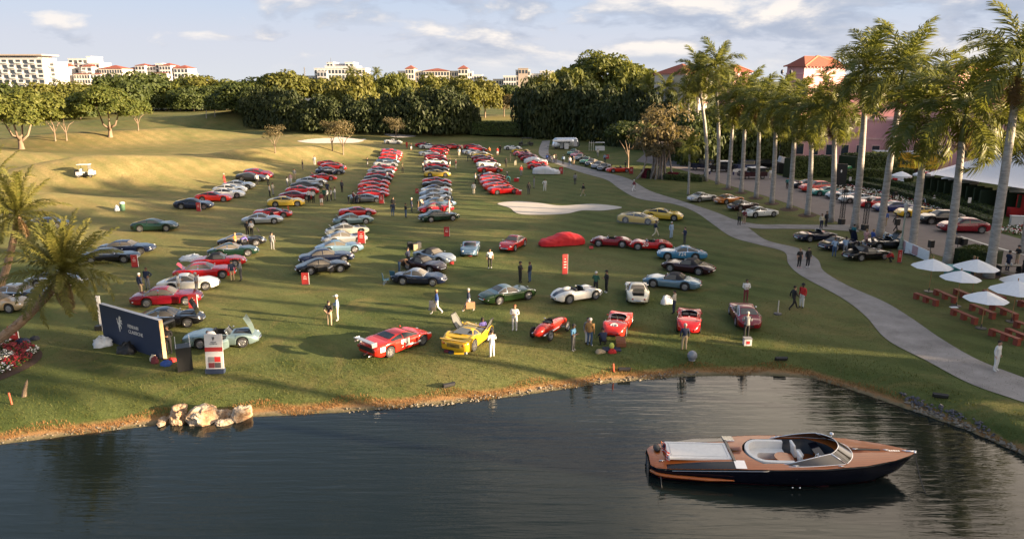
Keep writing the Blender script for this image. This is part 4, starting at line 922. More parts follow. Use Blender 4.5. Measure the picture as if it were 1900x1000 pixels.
    def build(s):
        d = s.d; M = s.M; xs = s.xs; n = len(xs); ck = d.get('ck'); e = s.xe
        V = []; F = []; vv = np.arange(9.)
        for x in xs:
            p = s.P(np.full(9, x), vv); q = p[::-1][1:].copy(); q[:, 1] *= -1; V.append(np.concatenate([p, q]))
        V = np.array(V); m_ = 17
        for i in range(n-1):
            for j in range(16):
                xm = (xs[i]+xs[i+1])/2
                if ck and ck[1] < xm < ck[0] and 6 <= j <= 9: continue
                F.append((i*m_+j, (i+1)*m_+j, (i+1)*m_+j+1, i*m_+j+1))
        F.append(tuple(range(m_))); F.append(tuple(range((n-1)*m_, n*m_))[::-1])
        VV = V.reshape(-1, 3)
        M['body'] = mk('body', VV, F, True)
        sil = d['sill']
        mb = MB(); mb.box((0, 0, sil+.16), (d['L']*.90, float(s.hw(0))*1.5, .30)); M['chassis'] = mb.mesh('chassis')
        if d['cab']:
            xA, xB, xC, xD, zr, wr = d['cab']; cx_ = np.linspace(xD-.05, xA+.05, 26)
            a = s.patch(s.C, xD-.04, xA+.04, 0, 4, 26, 9, 0, cross=True); M['roof'] = s.pm('roof', a)
            k = (xA-xB); sd = (xC-xD)
            M['windscreen'] = s.pm('windscreen', s.patch(s.C, xB+.12*k, xA-.06*k, 2.15, 4, 7, 6, .012, cross=True))
            M['rear_window'] = s.pm('rear_window', s.patch(s.C, xD+(.36 if sd > .8 else .2)*sd, xC-.12*sd, 2.35, 4, 7, 6, .012, cross=True))
            pil = d['pil']
            for sg, nm in ((False, 'l'), (True, 'r')):
                M['sw'+nm] = s.pm('side_window', s.patch(s.C, pil+.03, xA-.22*k, .22, 1.85, 8, 4, .012, mirror=sg))
                M['qw'+nm] = s.pm('quarter_window', s.patch(s.C, xD+.34*sd, pil-.04, .26, 1.75, 7, 4, .012, mirror=sg))
                if d['chrome']: M['wt'+nm] = s.pm('window_trim', s.patch(s.C, xD+.28*sd, xA-.10*k, .03, 2.08, 12, 4, .006, mirror=sg))
        else:
            x0, x1 = ck[1], ck[0]; h = float(s.hw(0))*.64; zf = sil+.08
            mb = MB(); zt = float(s.P(np.array([0.]), np.array([6.]))[0][2])
            mb.add([(x0, -h, zf), (x1, -h, zf), (x1, h, zf), (x0, h, zf), (x0, -h, zt+.02), (x1, -h, zt+.03), (x1, h, zt+.03), (x0, h, zt+.02)], [(0, 1, 2, 3), (0, 4, 5, 1), (1, 5, 6, 2), (2, 6, 7, 3), (3, 7, 4, 0)]); M['cockpit'] = mb.mesh('cockpit')
            for sg in (-1, 1):
                mb = MB(); mb.box((x0+.48, sg*h*.5, zf+.17), (.46, h*.78, .16)); mb.box((x0+.2, sg*h*.5, zf+.42), (.14, h*.78, .52), ry=-.22); M['seat%d' % sg] = mb.mesh('seat')
            mb = MB(); cx_, cy_, cz_ = x1-.30, h*.5, zt-.04
            mb.tube([(cx_+.06*math.sin(a), cy_+.17*math.cos(a), cz_+.17*math.sin(a)) for a in np.linspace(0, 2*math.pi, 17)], .014, 5); mb.tube([(cx_, cy_-.16, cz_), (cx_, cy_+.16, cz_)], .012, 4); mb.tube([(cx_, cy_, cz_), (cx_+.3, cy_, cz_-.12)], .02, 5)
            M['steering_wheel'] = mb.mesh('steering_wheel')
            V2 = []; wsh = .30 if not d.get('rest') else .17; nn = 11
            for i in range(nn):
                t_ = -1+2*i/(nn-1); y = t_*h*1.12; xx = x1+.10-.16*t_*t_; z0 = float(s.P(np.array([xx]), np.array([6.6]))[0][2])-.01
                V2 += [(xx, y, z0), (xx-.22*wsh/.3, y*.93, z0+wsh*(1-.25*t_**4))]
            M['windscreen'] = mk('windscreen', V2, [(2*i, 2*i+2, 2*i+3, 2*i+1) for i in range(nn-1)], True)
            mb = MB(); mb.tube([V2[0]]+[V2[2*i+1] for i in range(nn)]+[V2[-2]], .016, 5); M['screen_frame'] = mb.mesh('screen_frame', True)
            if d.get('rest'):
                mb = MB(); mb.ell((ck[1]-.28, h*.5, zt+.06), (.42, .20, .20), 10, 7); M['headrest'] = mb.mesh('headrest', True)
        for sg, nm in ((False, 'l'), (True, 'r')):
            xf = (d['cab'][0] if d['cab'] else ck[0])-.12; xr = (d.get('pil', -.4) if d['cab'] else ck[1])-.10
            xf = min(xf, d['ax'][0]-s.R-.06); xr = max(xr, d['ax'][1]+s.R+.04)
            M['door'+nm] = s.pm('door', s.patch(s.P, xr, xf, .7, 5.3, 6, 7, .009, mirror=sg))
            mb = MB(); p = s.P(np.array([xr+.14]), np.array([4.0]))[0]; mb.box((p[0], (p[1]+.02)*(-1 if sg else 1), p[2]), (.14, .025, .025)); M['hand'+nm] = mb.mesh('handle')
        xb = (d['cab'][0] if d['cab'] else ck[0])+.16
        M['bonnet'] = s.pm('bonnet', s.patch(s.P, xb, e-.36, 6.3, 8, 7, 5, .008, cross=True))
        xt = (d['cab'][3] if d['cab'] else ck[1])-.06
        if xt > -e+.5: M['boot_lid'] = s.pm('boot_lid', s.patch(s.P, -e+.16, xt, 6.3, 8, 5, 5, .008, cross=True))
        M['engine_bay'] = s.pm('engine_bay', s.patch(s.P, xb+.04, e-.4, 6.5, 8, 5, 5, .013, cross=True))
        M['rear_bay'] = s.pm('rear_bay', s.patch(s.P, -e+.2, min(xt-.03, -e+1.0) if xt > -e+.5 else -e+.75, 6.3, 8, 5, 5, .013, cross=True))
        hx = e-.20; p = s.P(np.array([hx]), np.array([5.0]))[0]
        for sg in (1, -1):
            mb = MB()
            if d['chrome'] or d.get('rest'): mb.ell((p[0]-.02, sg*p[1]*.94, p[2]-.05), (.10, .10, .10), 10, 6)
            else: mb.ell((p[0]-.10, sg*p[1]*.93, p[2]-.01), (.22, .075, .055), 10, 6)
            M['hl%d' % sg] = mb.mesh('headlight', True)
            mb = MB(); q = s.P(np.array([-e+.03]), np.array([4.2]))[0]; mb.ell((-e+.01, sg*q[1]*.86, q[2]-.08), (.05, .075, .07), 8, 6); M['tl%d' % sg] = mb.mesh('tail_light', True)
        gz = (s.shp(e)+s.zb(e))/2; mb = MB(); mb.ell((e-.005, 0, float(gz)-.01), (.03, float(s.hw(e))*.72, .10), 14, 6); M['grille'] = mb.mesh('grille', True)
        mb = MB(); q = float(s.hw(-e)); zr_ = float(s.shp(-e)); mb.box((-e-.004, 0, zr_-.22), (.012, .34, .12)); M['number_plate'] = mb.mesh('number_plate')
        for sg, nm in ((1, 'bf'), (-1, 'br')):
            h = float(s.hwp(sg*e*.97)); pts = []
            for i in range(13):
                t_ = -1+2*i/12; pts.append((sg*(e+.05-.34*abs(t_)**2.6), t_*h*1.12, .42))
            M[nm] = MB().tube(pts, .042, 6).mesh('bumper', True)
        for sg in (1, -1):
            mb = MB(); mx = (d['cab'][0] if d['cab'] else ck[0])-.05; q = float(s.hw(mx)); mb.ell((mx, sg*(q+.02), float(s.shp(mx))+.07), (.05, .075, .05), 8, 5); M['mir%d' % sg] = mb.mesh('mirror', True)
CARS = {k: Car(k) for k in ST}
def hinge(o, ax, ang):
    """rotate a panel about the line through ax parallel to the car's y axis"""
    M_ = Matrix.Translation(ax) @ Matrix.Rotation(ang, 4, 'Y') @ Matrix.Translation(-Vector(ax)); o.matrix_local = M_
n_car = [0]
def car(style, col, px, py, hd, label, group=None, detail=2, opts=(), roof=None, seat=None, rim=None, top_m=None, sc=1.0, cat='car', yaw_m=None):
    c = CARS[style]; d = c.d; M = c.M; pm = PAINT[col] if isinstance(col, str) else col
    g = G(px, py); v = Vector((g.x, g.y, 0)).normalized()*.85*sc; pos = Vector((g.x+v.x, g.y+v.y, 0)); pos.z = zat(pos.x, pos.y)
    # tilt with the ground
    a = R(hd); f = Vector((math.cos(a), math.sin(a), 0)); l = Vector((-f.y, f.x, 0))
    f.z = (zat(pos.x+f.x*1.3, pos.y+f.y*1.3)-zat(pos.x-f.x*1.3, pos.y-f.y*1.3))/2.6; l.z = (zat(pos.x+l.x*.8, pos.y+l.y*.8)-zat(pos.x-l.x*.8, pos.y-l.y*.8))/1.6
    f.normalize(); l = (l-f*l.dot(f)).normalized(); u = f.cross(l)
    T = thing('sports_car' if style != 'suv' else 'parked_car', label, cat, pos, 0, group)
    T.matrix_world = Matrix(((f.x, l.x, u.x, pos.x), (f.y, l.y, u.y, pos.y), (f.z, l.z, u.z, pos.z), (0, 0, 0, 1))) @ Matrix.Scale(sc, 4)
    def A(key, mm, par=T): return ob(M[key].name.split('.')[0], M[key], par, mm)
    A('body', pm); A('chassis', M_BLACK)
    if d['cab']:
        A('roof', M_FABRIC if d.get('soft') else (PAINT[roof] if roof else pm)); gl = M_CLGLASS if d['chrome'] else M_CARGLASS; A('windscreen', gl); A('rear_window', gl)
        for s_ in 'lr':
            if 'wt'+s_ in M and detail > 1 and not d.get('soft'): A('wt'+s_, M_CHROME)
            A('sw'+s_, gl)
            if not d.get('soft'): A('qw'+s_, gl)
    else:
        sm_ = seat or M_BLKL; A('cockpit', sm_); A('seat1', sm_); A('seat-1', sm_); A('windscreen', M_CARGLASS); A('screen_frame', M_CHROME)
        if detail > 1: A('steering_wheel', M_BLACK)
        if 'headrest' in M and 'norest' not in opts: A('headrest', pm)
    rk = d['wheel']; rm = rim or M_RIM
    for ax in d['ax']:
        for sg in (1, -1):
            y = float(c.hw(ax))*.985-.105*d['r']*1.05
            w = ob('wheel', TYRE, T, M_TYRE, (ax, sg*y, d['r']), (0, 0, 0 if sg > 0 else math.pi), (d['r'], d['r']*1.15, d['r']))
            ob('rim', RIMS[rk], w, rm)
    for k in ('hl1', 'hl-1'): A(k, M_LAMP)
    for k in ('tl1', 'tl-1'): A(k, M_TAIL)
    A('grille', M_BLACK)
    if detail > 0:
        for s_ in 'lr':
            if 'door'+s_ in opts: continue
            o = A('door'+s_, pm)
            if detail > 1: A('hand'+s_, M_CHROME, o)
        if 'hood' not in opts: A('bonnet', pm)
        if 'boot_lid' in M and 'boot' not in opts: A('boot_lid', pm)
    if detail > 1: A('number_plate', M_BLACK if col != 'black' else M_LAMP); A('mir1', M_CHROME if d['chrome'] else pm); A('mir-1', M_CHROME if d['chrome'] else pm)
    if d['chrome'] and 'nobump' not in opts: A('bf', M_CHROME); A('br', M_CHROME)
    e = c.xe
    if 'hood' in opts:
        A('engine_bay', M_BLACK); mb = MB(); xh = (d['ax'][0]); zz_ = float(c.deck(xh))
        mb.box((xh-.1, 0, zz_+.01), (.7, .34, .06)); mb.tube([(xh-.35, -.2, zz_+.02), (xh+.25, -.2, zz_+.02)], .05, 6); mb.tube([(xh-.35, .2, zz_+.02), (xh+.25, .2, zz_+.02)], .05, 6); mb.ob('engine', M_RIMD, T)
        o = A('bonnet', pm); xb = (d['cab'][0] if d['cab'] else d['ck'][0])+.16
        if 'hoodfront' in opts: hinge(o, (e-.36, 0, float(c.deck(e-.36))), R(62))
        else: hinge(o, (xb, 0, float(c.deck(xb))), R(-50))
    if 'boot' in opts:
        A('rear_bay', M_BLACK); k = 'boot_lid' if 'boot_lid' in M else 'rear_bay'; xt = (d['cab'][3] if d['cab'] else d['ck'][1])-.06
        if k == 'rear_bay': xt = -e+.75
        o = ob('boot_lid', M[k], T, pm); hinge(o, (xt, 0, float(c.deck(xt))), R(52))
    for s_, sg in (('l', 1), ('r', -1)):
        if 'door'+s_ in opts:
            ob('door_opening', M['door'+s_], T, M_BLACK)
            o = A('door'+s_, pm); xf = d['ax'][0]-c.R-.06; y = float(c.hw(xf))*sg
            o.matrix_local = Matrix.Translation((xf, y, 0)) @ Matrix.Rotation(R(-62*sg), 4, 'Z') @ Matrix.Translation((-xf, -y, 0)) @ Matrix.Translation((0, .02*sg, 0))
    n_car[0] += 1
    return T
def roundel(T, text, p, nrm, size, disc=True, tcol=None, dcol=None, up=None, name='race_number'):
    """painted number: text curve turned to mesh on an optional disc, p in car coordinates"""
    cu = bpy.data.curves.new(name, 'FONT'); cu.body = text; cu.size = size; cu.align_x = 'CENTER'; cu.align_y = 'CENTER'; cu.extrude = .002; cu.resolution_u = 2
    tmp = bpy.data.objects.new('t', cu); COL.objects.link(tmp); bpy.context.view_layer.update()
    me = bpy.data.meshes.new_from_object(tmp.evaluated_get(bpy.context.evaluated_depsgraph_get())); bpy.data.objects.remove(tmp); bpy.data.curves.remove(cu)
    me.name = name; me.materials.clear(); me.materials.append(None)
    z = Vector(nrm).normalized(); up = Vector(up or (0, 0, 1)); y = (up-z*up.dot(z)).normalized(); x = y.cross(z)
    Mx = Matrix(((x.x, y.x, z.x, p[0]), (x.y, y.y, z.y, p[1]), (x.z, y.z, z.z, p[2]), (0, 0, 0, 1)))
    if disc:
        o = ob('number_disc', MB().lathe([(.001, .012), (size*.72, .012), (size*.72, -.02)], 20).mesh('number_disc'), T, dcol or M_FW); o.matrix_local = Mx; Mx = Mx @ Matrix.Translation((0, 0, .018))
    o = ob(name, me, T, tcol or M_BLACK); o.matrix_local = Mx; return o
KN = dict(gt60='classic fastback coupe', hard60='classic coupe', notch='classic four-seat coupe with chrome window frames', sedan80='angular coupe', wedge='wedge-shaped sports car', midmod='mid-engined sports car', gtmod='long-bonnet grand tourer', suv='tall crossover car', soft='classic cabriolet with black soft top', open60='open classic roadster', barchetta='open racing roadster', proto='low racing car')
CN = dict(bright='bright red', darkred='dark red', bluesilver='pale blue-silver', grey='grey', darkgrey='dark grey', lightblue='light blue', steel='steel blue', green='dark green', olive='olive green', tealgrey='grey-green', gold='yellow', tan='tan gold', orange='copper orange', blue724='mid blue', pink='faded pink')
def column(rows, where, group, detail=1, off=0):
    for i, r_ in enumerate(rows):
        st, c, px, py, hd = r_[:5]; op = r_[5] if len(r_) > 5 else (); kw = dict(r_[6]) if len(r_) > 6 else {}
        ex = ''
        if 'hood' in op: ex = ' with bonnet raised'
        elif 'boot' in op: ex = ' with rear lid raised'
        elif 'doorl' in op or 'doorr' in op: ex = ' with door open'
        if 'ex' in kw: ex = kw.pop('ex')
        col = (CN.get(c, c)+' '+KN[st]+ex).split(); w = f'{ORD[i+off]} from the lake in {where}'
        lab = ' '.join(col)+', '+w
        if len(lab.split()) > 16: lab = f'{CN.get(c, c)} {KN[st].split()[-1]}{ex}, {w}'
        if len(lab.split()) > 16: lab = f'{CN.get(c, c)} {KN[st].split()[-1]}, {w}'
        if len(lab.split()) > 16: lab = f'{CN.get(c, c)} car, '+w.replace('the slanting row of race cars beside the far path', 'the slanting race car row').replace('the row of parked classics right of the path', 'the row right of the path').replace('the loose group right of the date palms', 'the group by the date palms')
        car(st, c, px, py, hd, lab, group, kw.pop('detail', detail), op, **kw)
column([('gt60', 'tan', 0, 580, -4), ('notch', 'black', 40, 563, -2, (), dict(roof='silver')), ('gt60', 'silver', 108, 534, 4)], 'the short column at the left edge', 'cars at the left edge', 2)
column([('sedan80', 'black', 206, 489, 8), ('sedan80', 'navy', 238, 473, 8), ('gtmod', 'green', 289, 430, 7), ('wedge', 'navy', 92, 424, 6)], 'the loose group right of the date palms', 'cars right of the date palms', 2)
column([('notch', 'darkred', 312, 569, 12, (), dict(rim=None)), ('gt60', 'white', 352, 541, 12), ('notch', 'red', 382, 519, 14, ('boot',)), ('soft', 'red', 408, 498, 14), ('gt60', 'green', 434, 478, 14), ('gt60', 'black', 450, 459, 16, ('hood', 'hoodfront', 'doorr')), ('gt60', 'silver', 488, 417, 12),
    ('wedge', 'red', 508, 405, 10, ('hood', 'hoodfront', 'doorr')), ('gtmod', 'yellow', 532, 384, 12), ('gtmod', 'darkred', 551, 373, 12), ('gtmod', 'red', 562, 362, 12), ('gtmod', 'darkgrey', 570, 353, 12), ('gtmod', 'silver', 579, 345, 12), ('wedge', 'red', 600, 336, 12, ('boot',)), ('sedan80', 'navy', 613, 325, 14, ('doorr',)), ('midmod', 'red', 619, 316, 14), ('midmod', 'bright', 612, 310, 14)],
    'the diagonal column behind the navy wall', 'cars in the diagonal column behind the wall', 2)
column([('gtmod', 'navy', 361, 389, 6), ('gtmod', 'bright', 398, 375, 6), ('gtmod', 'white', 423, 368, 8), ('gtmod', 'white', 428, 360, 8), ('gtmod', 'silver', 444, 352, 8), ('gtmod', 'darkgrey', 467, 337, 4), ('gtmod', 'darkred', 480, 330, 4)], 'the left diagonal row on the mound foot', 'cars in the left diagonal row', 2)
column([('gt60', 'black', 600, 509, 22, ('doorr',)), ('notch', 'navy', 607, 491, 20), ('gt60', 'lightblue', 630, 472, 20), ('gt60', 'silver', 640, 454, 20, ('boot', 'hood', 'hoodfront')), ('gt60', 'cream', 645, 438, 20, ('boot', 'hood', 'hoodfront'), dict(ex=' with both lids raised')), ('gt60', 'tealgrey', 656, 418, 18, ('boot',)), ('wedge', 'red', 664, 403, 14),
    ('wedge', 'grey', 682, 377, 8, ('boot',)), ('wedge', 'red', 693, 368, 10, ('boot',)), ('wedge', 'red', 694, 361, 10, ('boot',)), ('midmod', 'bright', 693, 353, 10), ('midmod', 'red', 697, 346, 10), ('midmod', 'darkgrey', 702, 339, 10), ('midmod', 'red', 706, 332, 10), ('gtmod', 'silver', 708, 325, 10), ('midmod', 'red', 713, 319, 10), ('midmod', 'white', 716, 311, 10), ('midmod', 'steel', 720, 305, 10), ('midmod', 'red', 723, 300, 10), ('midmod', 'bright', 726, 294, 10), ('midmod', 'red', 727, 289, 10)],
    'the second long column', 'cars in the second long column', 1)
column([('notch', 'green', 815, 412, 22), ('gt60', 'darkred', 809, 396, 24), ('gt60', 'steel', 814, 386, 20, ('hood', 'hoodfront')), ('gt60', 'silver', 809, 376, 16, ('doorr',)), ('gt60', 'bluesilver', 808, 367, 14), ('gt60', 'white', 810, 360, 10, (), dict(roof='blue')), ('wedge', 'darkgrey', 811, 350, 6), ('midmod', 'bright', 811, 344, 6), ('midmod', 'yellow', 812, 329, 4), ('midmod', 'black', 811, 321, 4, ('boot',)), ('midmod', 'red', 811, 314, 4),
    ('midmod', 'white', 809, 307, 4, ('boot',)), ('midmod', 'red', 810, 301, 4), ('midmod', 'darkred', 808, 296, 4), ('midmod', 'bluesilver', 797, 291, 4), ('midmod', 'red', 812, 288, 4), ('midmod', 'red', 815, 283, 4), ('midmod', 'white', 797, 277, -10), ('midmod', 'red', 788, 274, -10), ('midmod', 'red', 820, 278, -10), ('midmod', 'bright', 841, 277, -6)],
    'the third long column', 'cars in the third long column', 1)
column([('midmod', 'red', 934, 361, 20), ('midmod', 'bright', 924, 354, 20), ('midmod', 'red', 918, 347, 20), ('midmod', 'bright', 914, 341, 18), ('midmod', 'darkred', 912, 335, 18, ('boot',)), ('midmod', 'bright', 909, 321, 14), ('midmod', 'white', 906, 311, 10), ('midmod', 'red', 900, 304, 10, ('boot',)), ('midmod', 'darkred', 895, 299, 10), ('midmod', 'yellow', 895, 294, 10), ('midmod', 'silver', 887, 290, 8), ('midmod', 'bluesilver', 876, 287, 8), ('midmod', 'red', 886, 282, 4), ('midmod', 'red', 877, 277, 0)],
    'the fourth long column', 'cars in the fourth long column', 1)
column([('proto', 'bright', 1000, 315, -10), ('barchetta', 'red', 997, 309, -10), ('proto', 'red', 985, 300, -12), ('proto', 'darkred', 980, 295, -12), ('proto', 'pink', 970, 290, -12), ('proto', 'gold', 967, 285, -12), ('proto', 'white', 952, 279, -12)],
    'the slanting row of race cars beside the far path', 'race cars beside the far path', 1, 2)
column([('open60', 'bright', 1147, 321, 8, (), dict(seat=M_BLKL)), ('gt60', 'darkgrey', 1121, 317, -118), ('gt60', 'grey', 1110, 313, -118), ('gt60', 'black', 1098, 308, -118), ('gt60', 'emerald', 1088, 304, -118), ('hard60', 'grey', 1076, 298, -118), ('gt60', 'pink', 1070, 292, -118), ('gt60', 'emerald', 1064, 288, -118)],
    'the row of parked classics right of the path', 'parked classics right of the path', 1)
LBL = [('hard60', 'silver', 1302, 375, 28, 'silver two-seat car with chrome bumper, leftmost beside the cart path', (), {}), ('gt60', 'orange', 1352, 379, 26, 'copper orange fastback coupe between silver and dark cars by the path', (), {}), ('gt60', 'maroon', 1378, 391, 26, 'dark maroon coupe with chrome bumper next to the white race car', (), dict(roof='navy')), ('gt60', 'white', 1410, 404, 14, 'white vintage race coupe with round number by the cart path', ('nobump',), {}),
 ('open60', 'navy', 1512, 449, 12, 'dark blue open roadster on the grass beyond the cart path', (), {}), ('hard60', 'navy', 1556, 465, 22, 'dark blue coupe with two men behind it beyond the path', ('hood', 'hoodfront'), {}), ('soft', 'black', 1606, 484, 14, 'black cabriolet with red-lined boot open on the grass', ('boot',), {}), ('open60', 'black', 1640, 463, 10, 'black open car half hidden behind the black cabriolet', ('hood',), {})]
for st, c, px, py, hd, lb, op, kw in LBL:
    T = car(st, c, px, py, hd, lb, None, 2, op, **kw)
    if c == 'white':
        roundel(T, '6', (0.0, -.835, .62), (0, -1, .15), .26); ob('stripe', MB().box((0, 0, 0), (1, 1, 1)).mesh('stripe'), T, PAINT['blue'], (-1.6, 0, .80), (0, 0.1, 0), (.9, .34, .02))
K = [('gtmod', 'navy', 1494, 350, 184), ('suv', 'bright', 1514, 357, 186), ('gtmod', 'teal', 1532, 364, 186), ('gtmod', 'bluesilver', 1563, 370, 186), ('gtmod', 'silver', 1588, 378, 186), ('gtmod', 'red', 1622, 386, 186), ('gtmod', 'blue', 1654, 394, 184), ('gtmod', 'gold', 1697, 404, 180), ('suv', 'black', 1744, 417, 178), ('suv', 'darkred', 1785, 433, 174)]
for i, (st, c, px, py, hd) in enumerate(K):
    car(st, c, px, py, hd, f'{CN.get(c, c)} {KN[st]}, {ORD[9-i]} from the right along the street flower bed', 'modern cars along the street flower bed', 2, rim=M_RIM if c != 'black' else None)
# single cars of the concours circle
def solo(st, c, px, py, hd, lb, op=(), **kw): return car(st, c, px, py, hd, lb, None, 2, op, **kw)
solo('hard60', 'olive', 942, 563, 30, 'dark green classic coupe with pale roof, left of the white race car', roof='tealgrey')
T = solo('barchetta', 'white', 1070, 562, 28, 'white open race car with broad blue stripe over its tail', rim=M_RIM)
c_ = CARS['barchetta']
ob('stripe', c_.pm('stripe', c_.patch(c_.P, -2.04, -.5, 6.9, 8, 12, 4, .014, cross=True)), T, PAINT['navy']); ob('stripe', c_.pm('stripe', c_.patch(c_.P, .5, 2.04, 6.9, 8, 12, 4, .014, cross=True)), T, PAINT['navy'])
roundel(T, '', (-2.0, .42, .62), (-1, 0, .3), .12, dcol=M_AMBER) if False else None
solo('hard60', 'cream', 1181, 558, 84, 'cream coupe seen from behind with open boot', ('boot',))
solo('soft', 'lightblue', 1246, 538, 158, 'light blue cabriolet with raised black soft top and chrome bumper'); solo('soft', 'maroon', 1276, 509, 150, 'dark maroon cabriolet with black top behind the light blue one')
T = solo('gt60', 'blue724', 1264, 484, 174, 'blue vintage coupe wearing race number 724', ('nobump',)); roundel(T, '724', (.05, .825, .60), (0, 1, .1), .46, False, M_FW)
T = solo('barchetta', 'red', 1206, 466, 172, 'red open race car numbered 20 beside the blue coupe'); roundel(T, '20', (.50, .80, .62), (0, 1, .1), .60, False, M_FW); roundel(T, '20', (-.95, .66, .98), (0, 1, .25), .34, False, M_FW)
solo('barchetta', 'darkred', 1134, 460, 168, 'dark red open race car between red cover and numbered car')
solo('gt60', 'red', 952, 464, -112, 'red fastback coupe facing the lake, left of the red cover')
solo('open60', 'steel', 873, 473, -92, 'steel blue roadster with red interior facing the lake', seat=M_REDL)
solo('soft', 'bluesilver', 806, 489, -38, 'silver blue cabriolet with black top, nose towards the lake'); solo('soft', 'maroon', 786, 505, -34, 'dark maroon cabriolet between silver and navy cars')
solo('hard60', 'navy', 778, 531, -10, 'navy coupe with silver roof beside the folding chair', roof='silver')
# red long-tail racer with wing, number 73 style panels
T = solo('wedge', 'bright', 738, 655, 48, 'red racing coupe with silver rear wing and white number panel', rim=M_RIM, sc=1.05)
mb = MB(); mb.box((-2.28, 0, 1.08), (.36, 1.62, .04), ry=.12)
for s in (-1, 1): mb.box((-2.22, s*.78, .98), (.34, .03, .26)); mb.box((-2.18, s*.5, .96), (.10, .03, .24))
mb.ob('rear_wing', PAINT['silver'], T)
ob('rear_panel', MB().box((-2.205, 0, .58), (.03, 1.25, .26)).mesh('rear_panel'), T, M_BLACK)
for s in (-1, 1): ob('exhaust', MB().lathe([(.04, 0), (.04, .25)], 10, axis='x').mesh('exhaust'), T, M_CHROME, (-2.42, s*.22-.2, .26)); ob('tail_light', MB().ell((-2.21, s*.73, .60), (.04, .10, .10), 10, 6).mesh('tail_light', True), T, M_TAIL)
roundel(T, '73', (-.12, -.90, .60), (0, -1, .1), .44, False, M_BLACK)
ob('number_panel', MB().box((-.12, -.893, .60), (.62, .012, .46)).mesh('number_panel'), T, M_FW); ob('sponsor_panel', MB().box((-1.75, -.905, .62), (.34, .012, .28), rz=-.06).mesh('sponsor_panel'), T, M_FW); ob('sponsor_panel', MB().box((.62, -.893, .40), (.8, .012, .12)).mesh('sponsor_panel'), T, M_FW)
# yellow prototype with doors up
T = solo('proto', 'gold', 872, 645, 66, 'yellow racing prototype seen from behind with both doors raised', rim=M_RIM, sc=1.06)
for s in (-1, 1):
    mb = MB(); P_ = [(.60, 0, 0), (-.12, 0, 0), (-.10, .05*s, .52), (.0, .02*s, .98), (.50, .02*s, .98), (.64, .05*s, .50)]
    for i in range(6): mb.tube([P_[i], P_[(i+1) % 6]], .035, 5)
    o = mb.ob('door', M_BLACK, T, loc=(.05, s*.78, .66), rot=(R(28*-s), 0, 0)); ob('pane', MB().add([(p_[0], p_[1], p_[2]) for p_ in P_], [tuple(range(6))]).mesh('pane'), o, mat('perspex', (.12, .125, .12), .15, spec=.6))
    ob('tail_light', MB().ell((-2.05, s*.62, .60), (.04, .075, .075), 10, 6).mesh('tail_light', True), T, M_AMBER)
ob('tail_grille', MB().box((-2.045, 0, .52), (.03, .80, .22)).mesh('tail_grille'), T, mat('brass_mesh', (.22, .15, .03), .5)); ob('tail_spoiler', MB().box((-2.0, 0, .82), (.10, 1.7, .05)).mesh('tail_spoiler'), T, PAINT['gold'])
ob('rear_window', MB().add([(-1.25, -.42, .97), (-1.25, .42, .97), (-.5, .36, 1.06), (-.5, -.36, 1.06)], [(0, 1, 2, 3)]).mesh('rear_window'), T, mat('perspex', (.12, .125, .12), .15, spec=.6))
T = solo('barchetta', 'bright', 1146, 620, 72, 'bright red open race car with white roundel 18 on its tail', ('norest',)); roundel(T, '18', (-1.52, 0, .80), (-.42, 0, 1), .34, True, M_BLACK, up=(1, 0, .4))
solo('barchetta', 'red', 1277, 613, 76, 'red open race car right of the roundel car, man standing behind', ('norest',))
solo('gt60', 'darkred', 1380, 603, 84, 'dark red coupe seen from behind, rightmost of the lakeside cars', ('nobump',))
T = solo('open60', 'tealgrey', 415, 647, 7, 'silver-green roadster with bonnet and door open near the black plinth', ('hood', 'hoodfront', 'doorr'))
solo('gt60', 'black', 315, 610, 10, 'black coupe with raised bonnet behind the navy wall', ('hood', 'hoodfront', 'doorr'))
solo('midmod', 'yellow', 1184, 416, -24, 'yellow sports car under clear plastic sheet beside the other yellow car'); solo('gtmod', 'yellow', 1230, 409, -22, 'yellow grand tourer next to the bend of the path')
solo('midmod', 'white', 730, 268, -2, 'lone white sports car on the far lawn under a sparse tree')
